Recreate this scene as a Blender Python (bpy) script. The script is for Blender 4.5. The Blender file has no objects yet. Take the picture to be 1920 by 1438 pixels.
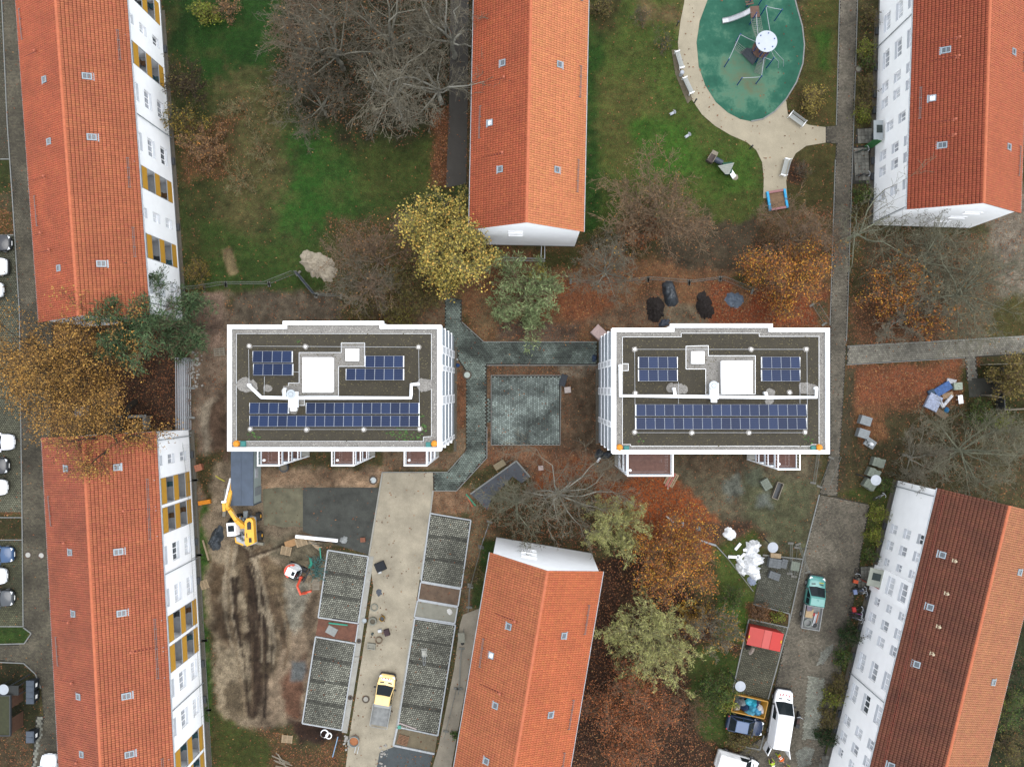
import bpy, bmesh, math, random
import numpy as np
from mathutils import Vector, Matrix
RND = random.Random(11)
NR = np.random.default_rng(11)
scene = bpy.context.scene
COL = scene.collection
# ---------------------------------------------------------------- camera, sky, sun, exposure
S, NX, NY, CH = 17.0, 985.0, 727.0, 85.0        # ground scale (photo px per metre), nadir of the drone, drone height
cam_data = bpy.data.cameras.new("camera")
cam = bpy.data.objects.new("camera", cam_data)
COL.objects.link(cam)
cam.location = (0, 0, CH)
cam.rotation_euler = (0, 0, 0)
cam_data.sensor_width = 36.0
cam_data.lens = S * CH / 1920.0 * 36.0
cam_data.shift_x = -25.0 / 1920.0
cam_data.shift_y = 8.0 / 1920.0
cam_data.clip_start = 1.0
cam_data.clip_end = 3000.0
scene.camera = cam
SUN_EL, SUN_AZ = math.radians(78), math.radians(85)     # azimuth clockwise from +Y (north)
world = bpy.data.worlds.new("World")
scene.world = world
world.use_nodes = True
wn = world.node_tree
wn.nodes.clear()
sky = wn.nodes.new("ShaderNodeTexSky")
sky.sky_type = 'NISHITA'
sky.sun_disc = False
sky.sun_elevation = SUN_EL
sky.sun_rotation = SUN_AZ
sky.air_density = 1.0
sky.dust_density = 0.5
sky.ozone_density = 1.0
hs = wn.nodes.new("ShaderNodeHueSaturation")            # cloud cover: the blue washes out to a cool grey
hs.inputs['Saturation'].default_value = 0.22
bg = wn.nodes.new("ShaderNodeBackground")
bg.inputs['Strength'].default_value = 0.15
wo = wn.nodes.new("ShaderNodeOutputWorld")
wn.links.new(sky.outputs[0], hs.inputs['Color'])
wn.links.new(hs.outputs[0], bg.inputs['Color'])
wn.links.new(bg.outputs[0], wo.inputs['Surface'])
sun_data = bpy.data.lights.new("sun", 'SUN')
sun_data.energy = 0.6
sun_data.angle = math.radians(50)
sun_data.color = (1.0, 0.97, 0.93)
sun = bpy.data.objects.new("sun", sun_data)
COL.objects.link(sun)
sd = Vector((math.cos(SUN_EL) * math.sin(SUN_AZ), math.cos(SUN_EL) * math.cos(SUN_AZ), math.sin(SUN_EL)))
sun.rotation_euler = sd.to_track_quat('Z', 'Y').to_euler()
sun.location = (0, 0, 60)
vs = scene.view_settings
vs.view_transform = 'Standard'
vs.look = 'None'
vs.exposure = 1.82
vs.gamma = 1.0
vs.use_curve_mapping = False
scene.cycles.max_bounces = 5
scene.cycles.diffuse_bounces = 3
scene.cycles.use_denoising = True
try:
 scene.cycles.denoiser = 'OPENIMAGEDENOISE'
 scene.cycles.denoising_input_passes = 'RGB_ALBEDO_NORMAL'
except Exception:
 pass
ILL = 2.15      # photo-linear value / albedo for a flat surface under this sky
# ---------------------------------------------------------------- helpers
def s2l(c):
 c = c / 255.0
 return c / 12.92 if c <= 0.04045 else ((c + 0.055) / 1.055) ** 2.4
def C(r, g, b, k=1.0):
 """albedo of a surface that shows as sRGB r,g,b on level ground in the photograph"""
 return tuple(min(0.85, s2l(v) / ILL * k) for v in (r, g, b))
def G(px, py, h=0.0):
 """world point at height h that the drone sees at photo pixel px,py"""
 k = (CH - h) / CH / S
 return Vector(((px - NX) * k, (NY - py) * k, h))
def on_plane(px, py, p0, n):
 d = Vector(((px - NX) / S, (NY - py) / S, -CH))
 o = Vector((0, 0, CH))
 t = (Vector(p0) - o).dot(n) / d.dot(n)
 return o + d * t
MATS = {}
def M(name, col, rough=0.8, var=0.12, scale=2.0, bump=0.0, bscale=40.0, metal=0.0, spec=0.3,
  attr=None, coat=0.0, fine=0.0, fscale=25.0, trans=0.0, streak=0.0):
 if name in MATS:
  return MATS[name]
 m = bpy.data.materials.new(name)
 m.use_nodes = True
 nt = m.node_tree
 b = nt.nodes['Principled BSDF']
 b.inputs['Roughness'].default_value = rough
 b.inputs['Metallic'].default_value = metal
 b.inputs['Specular IOR Level'].default_value = spec
 if coat:
  b.inputs['Coat Weight'].default_value = coat
  b.inputs['Coat Roughness'].default_value = 0.06
 geo = nt.nodes.new('ShaderNodeNewGeometry')
 def noise(sc, det=4.0):
  n = nt.nodes.new('ShaderNodeTexNoise')
  n.inputs['Scale'].default_value = sc
  n.inputs['Detail'].default_value = det
  n.inputs['Roughness'].default_value = 0.6
  nt.links.new(geo.outputs['Position'], n.inputs['Vector'])
  return n.outputs['Fac']
 def mathn(op, a, b_):
  n = nt.nodes.new('ShaderNodeMath')
  n.operation = op
  for i, v in enumerate((a, b_)):
   if isinstance(v, (int, float)):
    n.inputs[i].default_value = v
   else:
    nt.links.new(v, n.inputs[i])
  return n.outputs[0]
 fac = None
 if var:
  fac = mathn('MULTIPLY_ADD', noise(scale), 0)
  fac.node.inputs[1].default_value = 3.6 * var
  fac.node.inputs[2].default_value = 1.0 - 1.8 * var
 if fine:
  f2 = mathn('MULTIPLY_ADD', noise(fscale, 2.0), 0)
  f2.node.inputs[1].default_value = 3.6 * fine
  f2.node.inputs[2].default_value = 1.0 - 1.8 * fine
  fac = f2 if fac is None else mathn('MULTIPLY', fac, f2)
 src = None
 if attr:
  a = nt.nodes.new('ShaderNodeAttribute')
  a.attribute_name = attr
  src = a.outputs['Color']
 if fac is not None:
  vm = nt.nodes.new('ShaderNodeVectorMath')
  vm.operation = 'SCALE'
  if src is None:
   vm.inputs[0].default_value = col
  else:
   nt.links.new(src, vm.inputs[0])
  nt.links.new(fac, vm.inputs['Scale'])
  nt.links.new(vm.outputs[0], b.inputs['Base Color'])
 elif src is not None:
  nt.links.new(src, b.inputs['Base Color'])
 else:
  b.inputs['Base Color'].default_value = (*col, 1)
 if bump:
  bn = nt.nodes.new('ShaderNodeBump')
  bn.inputs['Strength'].default_value = 1.0
  bn.inputs['Distance'].default_value = bump
  nt.links.new(noise(bscale, 3.0), bn.inputs['Height'])
  nt.links.new(bn.outputs[0], b.inputs['Normal'])
 MATS[name] = m
 return m
def chain_loc(o):
 l = Vector((0, 0, 0))
 while o is not None:
  l += o.location
  o = o.parent
 return l
class MB:
 """collects shapes; build() links them as ONE mesh object"""
 def __init__(self):
  self.v, self.f, self.mi, self.cur = [], [], [], 0
  self.cols = None
 def add(self, verts, faces):
  o = len(self.v)
  self.v.extend([tuple(x) for x in verts])
  self.f.extend([tuple(i + o for i in f) for f in faces])
  self.mi.extend([self.cur] * len(faces))
  return self
 def box(self, c, s, rz=0.0, M4=None):
  hx, hy, hz = s[0] / 2, s[1] / 2, s[2] / 2
  vs_ = [Vector((x, y, z)) for z in (-hz, hz) for y in (-hy, hy) for x in (-hx, hx)]
  if M4 is not None:
   vs_ = [M4 @ v for v in vs_]
  elif rz:
   r = Matrix.Rotation(rz, 3, 'Z')
   vs_ = [r @ v for v in vs_]
  c = Vector(c)
  return self.add([v + c for v in vs_],
      [(0, 2, 3, 1), (4, 5, 7, 6), (0, 1, 5, 4), (2, 6, 7, 3), (0, 4, 6, 2), (1, 3, 7, 5)])
 def beam(self, a, b, w, h, up=(0, 0, 1)):
  a, b = Vector(a), Vector(b)
  d = b - a
  L = d.length
  if L < 1e-6:
   return self
  x = d / L
  z = Vector(up)
  y = z.cross(x)
  if y.length < 1e-4:
   y = Vector((1, 0, 0)).cross(x)
   if y.length < 1e-4:
    y = Vector((0, 1, 0)).cross(x)
  y.normalize()
  z = x.cross(y)
  vs_ = []
  for e in (a, b):
   for sy, sz in ((-1, -1), (1, -1), (1, 1), (-1, 1)):
    vs_.append(e + y * (sy * w / 2) + z * (sz * h / 2))
  return self.add(vs_, [(3, 2, 1, 0), (4, 5, 6, 7), (0, 1, 5, 4), (1, 2, 6, 5), (2, 3, 7, 6), (3, 0, 4, 7)])
 def tube(self, pts, r, n=8, caps=True):
  pts = [Vector(p) for p in pts]
  rs = r if isinstance(r, (list, tuple)) else [r] * len(pts)
  rings = []
  ref = None
  for i, p in enumerate(pts):
   if i == 0:
    t = pts[1] - p
   elif i == len(pts) - 1:
    t = p - pts[i - 1]
   else:
    t = (pts[i + 1] - p).normalized() + (p - pts[i - 1]).normalized()
   t.normalize()
   if ref is None:
    ref = Vector((0, 0, 1)) if abs(t.z) < 0.9 else Vector((1, 0, 0))
   y = ref.cross(t)
   y.normalize()
   x = t.cross(y)
   ref = x
   rings.append([p + (y * math.cos(2 * math.pi * k / n) + x * math.sin(2 * math.pi * k / n)) * rs[i] for k in range(n)])
  vs_ = [v for rg in rings for v in rg]
  fs = []
  for i in range(len(pts) - 1):
   for k in range(n):
    a, b = i * n + k, i * n + (k + 1) % n
    fs.append((a, b, b + n, a + n))
  if caps:
   fs.append(tuple(range(n - 1, -1, -1)))
   fs.append(tuple(range((len(pts) - 1) * n, len(pts) * n)))
  return self.add(vs_, fs)
 def cyl(self, c, r, h, n=16, r2=None):
  c = Vector(c)
  return self.tube([c, c + Vector((0, 0, h))], [r, r if r2 is None else r2], n)
 def ring(self, c, r0, r1, h, n=24):
  c = Vector(c)
  vs_, fs = [], []
  for k in range(n):
   a = 2 * math.pi * k / n
   e = Vector((math.cos(a), math.sin(a), 0))
   vs_ += [c + e * r0, c + e * r1, c + e * r1 + Vector((0, 0, h)), c + e * r0 + Vector((0, 0, h))]
  for k in range(n):
   o, q = 4 * k, 4 * ((k + 1) % n)
   for i in range(4):
    j = (i + 1) % 4
    fs.append((o + i, o + j, q + j, q + i))
  return self.add(vs_, [tuple(reversed(f)) for f in fs])
 def prism(self, poly, z0, z1):
  """poly: list of (x,y); any orientation"""
  a = sum(poly[i][0] * poly[(i + 1) % len(poly)][1] - poly[(i + 1) % len(poly)][0] * poly[i][1] for i in range(len(poly)))
  if a < 0:
   poly = poly[::-1]
  n = len(poly)
  vs_ = [(p[0], p[1], z0) for p in poly] + [(p[0], p[1], z1) for p in poly]
  fs = [tuple(range(n - 1, -1, -1)), tuple(range(n, 2 * n))]
  for i in range(n):
   j = (i + 1) % n
   fs.append((i, j, j + n, i + n))
  return self.add(vs_, fs)
 def ball(self, c, r, nu=14, nv=9, sz=1.0):
  c = Vector(c)
  vs_, fs = [c + Vector((0, 0, r * sz))], []
  for i in range(1, nv):
   th = math.pi * i / nv
   for k in range(nu):
    a = 2 * math.pi * k / nu
    vs_.append(c + Vector((r * math.sin(th) * math.cos(a), r * math.sin(th) * math.sin(a), r * sz * math.cos(th))))
  vs_.append(c - Vector((0, 0, r * sz)))
  for k in range(nu):
   fs.append((0, 1 + k, 1 + (k + 1) % nu))
  for i in range(nv - 2):
   for k in range(nu):
    a, b = 1 + i * nu + k, 1 + i * nu + (k + 1) % nu
    fs.append((a, a + nu, b + nu, b))
  last = len(vs_) - 1
  for k in range(nu):
   fs.append((last, 1 + (nv - 2) * nu + (k + 1) % nu, 1 + (nv - 2) * nu + k))
  return self.add(vs_, fs)
 def build(self, name, mat, parent=None, smooth=False, world=True, kind=None):
  me = bpy.data.meshes.new(name)
  vs_ = self.v
  if parent is not None and world:
   l = chain_loc(parent)
   vs_ = [(v[0] - l.x, v[1] - l.y, v[2] - l.z) for v in vs_]
  me.from_pydata(vs_, [], self.f)
  mats = mat if isinstance(mat, (list, tuple)) else [mat]
  for m in mats:
   me.materials.append(m)
  if len(mats) > 1:
   me.polygons.foreach_set('material_index', self.mi)
  if smooth:
   me.polygons.foreach_set('use_smooth', [True] * len(me.polygons))
  o = bpy.data.objects.new(name, me)
  COL.objects.link(o)
  if parent is not None:
   o.parent = parent
  if kind:
   o['kind'] = kind
  return o
def np_mesh(name, verts, faces, mat, parent=None, smooth=False, kind=None, colors=None, world=True):
 """verts (N,3), faces (F,k) numpy; colors (N,3) per vertex -> attribute Col"""
 verts = np.asarray(verts, dtype=np.float32)
 if parent is not None and world:
  verts = verts - np.array(chain_loc(parent), dtype=np.float32)
 me = bpy.data.meshes.new(name)
 nf, k = faces.shape
 me.vertices.add(len(verts))
 me.vertices.foreach_set('co', np.ascontiguousarray(verts).ravel())
 me.loops.add(nf * k)
 me.loops.foreach_set('vertex_index', np.ascontiguousarray(faces, dtype=np.int32).ravel())
 me.polygons.add(nf)
 me.polygons.foreach_set('loop_start', np.arange(0, nf * k, k, dtype=np.int32))
 me.polygons.foreach_set('loop_total', np.full(nf, k, dtype=np.int32))
 if smooth:
  me.polygons.foreach_set('use_smooth', np.ones(nf, dtype=bool))
 me.update(calc_edges=True)
 if colors is not None:
  ca = me.color_attributes.new('Col', 'FLOAT_COLOR', 'POINT')
  c4 = np.ones((len(verts), 4), dtype=np.float32)
  c4[:, :3] = colors
  ca.data.foreach_set('color', c4.ravel())
 me.materials.append(mat)
 o = bpy.data.objects.new(name, me)
 COL.objects.link(o)
 if parent is not None:
  o.parent = parent
 if kind:
  o['kind'] = kind
 return o
def tag(o, label, cat, group=None):
 o['label'] = label
 o['category'] = cat
 if group:
  o['group'] = group
 return o
def thing(name, label, cat, loc=(0, 0, 0), rz=0.0, group=None):
 o = bpy.data.objects.new(name, None)
 o.empty_display_size = 0.2
 COL.objects.link(o)
 o.location = loc
 o.rotation_euler = (0, 0, rz)
 return tag(o, label, cat, group)
def struct(o):
 o['kind'] = 'structure'
 return o
def dup(root, loc, rz=0.0, label=None):
 def cp(o, par):
  c = o.copy()
  COL.objects.link(c)
  if par is not None:
   c.parent = par
  for ch in o.children:
   cp(ch, c)
  return c
 r = cp(root, None)
 r.location = loc
 r.rotation_euler = (0, 0, rz)
 if label:
  r['label'] = label
 return r
def poly_w(pts, h=0.0):
 return [tuple(G(x, y, h)[:2]) for x, y in pts]
def inside(poly, X, Y):
 """vectorised point in polygon, poly in the same units as X,Y"""
 res = np.zeros(X.shape, dtype=bool)
 n = len(poly)
 for i in range(n):
  x0, y0 = poly[i]
  x1, y1 = poly[(i + 1) % n]
  if y0 == y1:
   continue
  c = ((y0 > Y) != (y1 > Y)) & (X < (x1 - x0) * (Y - y0) / (y1 - y0) + x0)
  res ^= c
 return res
def sdist(poly, X, Y):
 """signed distance (positive inside)"""
 d = np.full(X.shape, 1e9)
 n = len(poly)
 for i in range(n):
  x0, y0 = poly[i]
  x1, y1 = poly[(i + 1) % n]
  dx, dy = x1 - x0, y1 - y0
  L2 = dx * dx + dy * dy + 1e-9
  t = np.clip(((X - x0) * dx + (Y - y0) * dy) / L2, 0, 1)
  d = np.minimum(d, (X - x0 - t * dx) ** 2 + (Y - y0 - t * dy) ** 2)
 d = np.sqrt(d)
 return np.where(inside(poly, X, Y), d, -d)
def vnoise(X, Y, scale, seed, octaves=4):
 """fractal value noise in numpy, about -1..1"""
 out = np.zeros(X.shape)
 amp, tot = 1.0, 0.0
 rg = np.random.default_rng(seed)
 tab = rg.random((256, 256))
 for o in range(octaves):
  x, y = X / scale * (2 ** o) + 37.3 * o + 1000, Y / scale * (2 ** o) + 91.7 * o + 1000
  xi, yi = np.floor(x).astype(int), np.floor(y).astype(int)
  fx, fy = x - xi, y - yi
  fx, fy = fx * fx * (3 - 2 * fx), fy * fy * (3 - 2 * fy)
  a = tab[xi & 255, yi & 255]
  b = tab[(xi + 1) & 255, yi & 255]
  c = tab[xi & 255, (yi + 1) & 255]
  d = tab[(xi + 1) & 255, (yi + 1) & 255]
  out += amp * ((a * (1 - fx) + b * fx) * (1 - fy) + (c * (1 - fx) + d * fx) * fy)
  tot += amp
  amp *= 0.55
 return (out / tot - 0.5) * 2.6
# ---------------------------------------------------------------- ground
LG, LB, LO, SO, SD, MU = 'lg', 'lb', 'lo', 'so', 'sd', 'mu'
# photo-pixel polygons: (poly, rgb as it looks, feather m, edge noise m, grass, leaf)
ZONES = [
 ([(300, -80), (900, -80), (900, 560), (340, 560)], (60, 68, 38), 2.0, 2.5, .8, .1),
 ([(310, -80), (540, -80), (560, 60), (540, 110), (470, 150), (425, 190), (360, 150), (325, 100)], (40, 70, 28), 2.6, 3.5, 1, 0),
 ([(315, 0), (350, 0), (345, 150), (325, 150)], (34, 58, 24), 1.0, 1, 1, 0),
 ([(420, 150), (530, 150), (560, 300), (540, 420), (430, 460), (380, 360), (400, 250)], (86, 82, 52), 3.2, 4.5, .6, .1),
 ([(545, 225), (640, 215), (720, 250), (740, 380), (640, 450), (540, 450), (500, 420), (560, 330)], (54, 82, 36), 3.0, 4.0, 1, .03),
 ([(545, 230), (600, 240), (620, 420), (570, 430), (545, 330)], (52, 88, 36), 2.0, 3.0, 1, 0),
 ([(640, 260), (820, 230), (830, 345), (740, 400), (680, 350)], (66, 76, 38), 2.0, 2.0, .9, .06),
 ([(520, -80), (895, -80), (885, 235), (700, 265), (560, 240), (530, 120)], (48, 46, 31), 2.5, 2.5, .5, .2),
 ([(812, 215), (846, 200), (846, 350), (808, 350)], (99, 66, 42), .8, .8, .1, .75),
 ([(872, 120), (892, 120), (886, 350), (868, 350)], (75, 66, 44), .6, .6, .3, .4),
 ([(340, 380), (400, 420), (600, 470), (640, 520), (600, 550), (345, 545)], (58, 76, 36), 2.0, 2.0, 1, .05),
 ([(620, 420), (780, 400), (850, 560), (830, 605), (620, 600)], (84, 78, 50), 2.0, 2.0, .4, .3),
 ([(415, 468), (432, 465), (447, 512), (430, 518)], (127, 112, 82), .25, .25, .1, .05),
 ([(432, 548), (590, 545), (640, 560), (640, 612), (430, 612)], (94, 84, 70), .7, .9, .05, .1),
 ([(700, 570), (835, 560), (840, 612), (690, 612)], (105, 88, 69), .8, 1.0, .05, .3),
 # playground lawn
 ([(1100, -80), (1300, -80), (1290, 100), (1330, 220), (1430, 290), (1440, 420), (1250, 420), (1095, 440)], (74, 88, 42), 1.0, 1.5, 1, .06),
 ([(1100, -80), (1132, -80), (1122, 440), (1092, 440)], (46, 74, 30), 1.0, .8, 1, .03),
 ([(1110, 0), (1160, 0), (1150, 60), (1120, 60)], (60, 58, 32), 1.2, 1.2, .6, .2),
 ([(1125, 150), (1200, 140), (1240, 260), (1200, 330), (1130, 300)], (86, 88, 48), 2.0, 2.0, .9, .1),
 ([(1180, 220), (1290, 240), (1320, 330), (1200, 330)], (66, 98, 38), 1.6, 1.6, 1, .02),
 ([(1200, 0), (1285, 0), (1280, 60), (1210, 40)], (105, 92, 64), 1.5, 1.5, .6, .25),
 ([(1290, 270), (1410, 285), (1425, 350), (1330, 400)], (70, 96, 40), 1.2, 1.2, 1, .03),
 ([(1240, 410), (1300, 400), (1360, 380), (1440, 400), (1445, 530), (1240, 530)], (77, 68, 54), 1.5, 1.5, .2, .15),
 ([(1320, 380), (1420, 350), (1430, 400), (1340, 420)], (74, 84, 42), 1.0, 1.5, .9, .1),
 ([(1430, 400), (1570, 380), (1560, 560), (1430, 530)], (90, 77, 51), 1.5, 1.5, .3, .4),
 ([(1495, -80), (1580, -80), (1568, 238), (1530, 238), (1478, 200), (1510, 110)], (78, 78, 42), 1.0, 1.0, 1, .06),
 ([(1525, 60), (1558, 60), (1556, 130), (1535, 130)], (56, 84, 32), 1.0, 1.0, 1, 0),
 ([(1480, 170), (1560, 150), (1560, 236), (1500, 232)], (79, 72, 42), 1.0, 1.0, .6, .3),
 ([(1485, 300), (1520, 272), (1565, 270), (1560, 380), (1440, 400), (1470, 360)], (72, 68, 40), .6, .8, .8, .2),
 ([(1470, 300), (1510, 310), (1505, 345), (1475, 345)], (71, 52, 40), .8, .6, .2, .2),
 # strip along the right houses
 ([(1606, -80), (1652, -80), (1636, 430), (1590, 430)], (78, 74, 48), .3, .4, .6, .35),
 ([(1590, 420), (1640, 428), (1640, 640), (1580, 640)], (76, 70, 44), 1.0, 1.0, .5, .3),
 ([(1630, 430), (1850, 440), (1920, 400), (1990, 400), (1990, 640), (1590, 650)], (92, 83, 64), 1.5, 1.5, .2, .3),
 ([(1590, 560), (1760, 560), (1760, 645), (1590, 650)], (90, 68, 49), 1.2, 1.2, .1, .55),
 ([(1850, 410), (1990, 300), (1990, 600), (1880, 590)], (122, 112, 98), 1.5, 1.0, .05, .15),
 ([(1860, 570), (1990, 540), (1990, 640), (1850, 640)], (76, 72, 42), 1.2, 1.2, .8, .1),
 # leaf litter north of the new buildings
 ([(845, 470), (1090, 465), (1420, 520), (1570, 520), (1560, 618), (1150, 640), (905, 640), (866, 600)], (120, 90, 64), 1.2, 1.5, .1, .5),
 ([(1045, 520), (1150, 520), (1160, 575), (1100, 600), (1010, 600)], (144, 90, 60), 1.0, 1.5, 0, .85),
 ([(900, 560), (990, 560), (960, 630), (905, 630), (880, 600)], (112, 94, 69), 1.0, 1.2, .1, .4),
 ([(930, 600), (1090, 605), (1080, 640), (930, 640)], (99, 83, 69), .8, 1.0, 0, .25),
 ([(1100, 600), (1180, 560), (1250, 550), (1250, 612), (1120, 632)], (116, 96, 76), 1.0, 1.2, 0, .3),
 ([(1240, 570), (1330, 580), (1335, 610), (1240, 612)], (118, 105, 85), .8, .8, 0, .2),
 ([(1330, 560), (1400, 570), (1420, 540), (1560, 545), (1556, 614), (1330, 614)], (138, 70, 42), .9, 1.2, 0, .95),
 ([(1330, 530), (1380, 530), (1360, 565), (1330, 565)], (144, 77, 47), .7, .8, 0, .9),
 ([(1370, 520), (1450, 500), (1460, 530), (1400, 545)], (80, 74, 44), .8, 1, .6, .3),
 ([(1515, 560), (1556, 560), (1556, 612), (1535, 612)], (84, 76, 54), .6, .6, .3, .4),
 ([(1000, 470), (1090, 465), (1085, 500), (1010, 510)], (70, 70, 40), .8, 1.0, .7, .3),
 # left edge
 ([(-60, -80), (60, -80), (75, 600), (60, 900), (-60, 900)], (70, 66, 48), .5, .5, .4, .25),
 ([(-60, 560), (42, 560), (42, 960), (-60, 960)], (105, 83, 53), 1.0, 1.2, .2, .7),
 ([(100, 595), (350, 598), (360, 812), (80, 812)], (71, 55, 44), .8, 1.0, .05, .45),
 ([(75, 600), (230, 640), (215, 800), (80, 800)], (116, 92, 62), 1.0, 1.0, .1, .6),
 ([(345, 545), (385, 545), (375, 640), (348, 640)], (84, 72, 51), .8, .8, .4, .4),
 ([(310, 100), (350, 120), (350, 400), (345, 540), (372, 540), (375, 420), (430, 330), (420, 230), (360, 200)], (62, 66, 36), 1.5, 1.5, .8, .25),
 ([(340, 230), (430, 230), (430, 330), (345, 340)], (88, 70, 44), 2.4, 3.0, .3, .4),
 # corridor and building site
 ([(350, 560), (432, 545), (430, 1010), (372, 1010), (360, 800)], (120, 103, 87), .8, 1.0, .05, .12),
 ([(382, 548), (418, 548), (418, 650), (380, 650)], (131, 110, 94), .3, .4, 0, .05),
 ([(372, 680), (390, 670), (395, 760), (375, 760)], (112, 96, 80), .6, .6, 0, .1),
 ([(372, 760), (412, 740), (412, 850), (385, 870)], (140, 128, 110), .7, .9, 0, 0),
 ([(395, 770), (425, 700), (428, 880), (400, 880)], (90, 72, 58), .8, 1.0, 0, 0),
 ([(365, 850), (415, 850), (410, 960), (392, 960), (370, 900)], (66, 62, 38), .6, .8, .5, .2),
 ([(378, 940), (392, 950), (400, 1438), (404, 1510), (390, 1510), (372, 1030)], (58, 86, 36), .5, .5, 1, .02),
 ([(405, 870), (700, 880), (700, 920), (600, 1010), (620, 1030), (580, 1360), (420, 1370), (395, 1200), (388, 980)], (131, 116, 96), .9, 1.3, 0, 0),
 ([(480, 876), (720, 880), (710, 918), (488, 915)], (142, 118, 94), .6, .8, 0, .05),
 ([(488, 1000), (620, 1005), (600, 1060), (540, 1060), (490, 1040)], (104, 96, 78), .8, .8, 0, 0),
 ([(400, 1040), (440, 1046), (475, 1100), (478, 1340), (420, 1350), (398, 1240)], (151, 136, 112), 1.0, 1.6, 0, 0),
 ([(395, 1050), (435, 1060), (420, 1110), (400, 1120)], (95, 79, 60), .8, 1.0, 0, 0),
 ([(405, 1130), (450, 1130), (470, 1200), (420, 1220), (400, 1180)], (92, 77, 60), 1.0, 1.3, 0, 0),
 ([(420, 1290), (470, 1270), (480, 1330), (430, 1360)], (97, 85, 67), .8, 1.2, 0, 0),
 ([(430, 1020), (500, 1020), (520, 1110), (530, 1250), (500, 1340), (470, 1340), (490, 1180), (455, 1100)], (90, 77, 60), .8, 1.0, 0, 0),
 ([(490, 1040), (540, 1060), (545, 1170), (520, 1210), (505, 1130)], (105, 90, 69), .6, .8, 0, 0),
 ([(462, 1150), (482, 1140), (500, 1330), (474, 1345)], (58, 46, 36), .5, .6, 0, 0),
 ([(532, 1080), (578, 1095), (580, 1150), (560, 1220), (540, 1190)], (142, 136, 120), .7, .8, 0, 0),
 ([(570, 1130), (600, 1100), (592, 1160), (590, 1190), (560, 1300), (545, 1290)], (92, 79, 64), .6, .8, 0, 0),
 ([(540, 1190), (575, 1180), (560, 1260), (530, 1360), (480, 1370), (500, 1280)], (131, 114, 94), .8, 1.0, 0, 0),
 ([(525, 1270), (572, 1230), (566, 1350), (530, 1350)], (99, 72, 56), .7, .8, 0, 0),
 ([(548, 1240), (572, 1240), (568, 1275), (545, 1275)], (96, 98, 96), .5, .5, 0, 0),
 ([(530, 1340), (570, 1350), (640, 1372), (640, 1400), (560, 1395)], (52, 38, 30), .6, .9, 0, .05),
 ([(400, 1370), (530, 1370), (560, 1400), (640, 1400), (640, 1510), (400, 1510)], (88, 72, 49), 1.0, 1.2, .4, .5),
 ([(400, 1330), (470, 1370), (520, 1400), (500, 1470), (400, 1510)], (68, 74, 38), .9, 1.2, .9, .15),
 # around the drive and patio
 ([(808, 915), (880, 915), (905, 960), (806, 965)], (127, 101, 78), .5, .6, 0, .2),
 ([(880, 960), (945, 955), (940, 1010), (912, 1130), (868, 1160), (862, 1100)], (108, 94, 71), .7, .8, .15, .4),
 ([(905, 1010), (935, 1010), (905, 1140), (880, 1140)], (52, 70, 34), .5, .5, 1, .05),
 ([(850, 620), (876, 690), (874, 845), (840, 880), (720, 880), (720, 846), (850, 846)], (118, 99, 78), .3, .4, 0, .12),
 ([(856, 700), (874, 700), (872, 800), (856, 810)], (120, 85, 62), .4, .5, 0, .4),
 ([(908, 684), (1130, 680), (1140, 850), (1180, 900), (1100, 930), (1000, 900), (912, 870)], (108, 88, 69), .5, .6, 0, .2),
 ([(912, 684), (1050, 684), (1050, 704), (912, 704)], (103, 83, 64), .3, .5, 0, .4),
 ([(912, 836), (1120, 850), (1150, 900), (1010, 900), (960, 865), (900, 880)], (129, 96, 73), .8, 1.0, 0, .45),
 ([(1048, 684), (1118, 682), (1100, 712), (1052, 712)], (144, 129, 109), .5, .6, 0, .2),
 ([(1070, 700), (1118, 700), (1118, 840), (1075, 840)], (92, 77, 60), .8, 1.0, 0, .1),
 ([(1000, 880), (1100, 870), (1170, 900), (1300, 920), (1370, 1000), (1330, 1050), (1250, 1060), (1120, 960), (1000, 950)], (142, 79, 44), 1.2, 1.6, 0, .8),
 ([(1180, 890), (1300, 900), (1350, 960), (1330, 1010), (1240, 1000), (1180, 950)], (166, 85, 42), 1.0, 1.5, 0, .95),
 ([(1110, 860), (1160, 860), (1180, 900), (1130, 910)], (105, 90, 73), .8, .8, 0, .2),
 ([(880, 940), (1120, 900), (1130, 1040), (940, 1010)], (71, 63, 44), 1.2, 1.2, .3, .4),
 ([(1150, 852), (1540, 852), (1536, 925), (1512, 1040), (1400, 1020), (1330, 960), (1270, 900)], (98, 90, 72), .8, 1.2, .15, .1),
 ([(1265, 852), (1400, 852), (1390, 890), (1300, 890)], (92, 79, 62), .8, 1.0, .1, .1),
 ([(1390, 900), (1530, 900), (1510, 1040), (1410, 1010)], (92, 92, 70), 1.2, 1.2, .35, .03),
 ([(1362, 905), (1385, 880), (1390, 920), (1365, 935)], (106, 108, 98), .7, 1.1, .1, 0),
 ([(1415, 930), (1440, 925), (1445, 948), (1420, 948)], (108, 112, 104), .7, 1.1, .1, 0),
 ([(1395, 888), (1425, 880), (1425, 905), (1400, 910)], (92, 96, 80), .7, 1.1, .2, 0),
 ([(1290, 980), (1400, 980), (1440, 1000), (1420, 1030), (1350, 1030)], (90, 72, 58), .8, .8, .1, .3),
 ([(1330, 1020), (1420, 1000), (1440, 1070), (1420, 1180), (1370, 1200), (1350, 1150)], (74, 86, 42), 1.0, 1.2, .9, .1),
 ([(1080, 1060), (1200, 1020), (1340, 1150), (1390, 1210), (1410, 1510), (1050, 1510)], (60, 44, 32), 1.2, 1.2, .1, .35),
 ([(1095, 1040), (1160, 1050), (1150, 1200), (1090, 1510), (1040, 1510)], (58, 40, 30), .8, 1.0, .05, .35),
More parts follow.
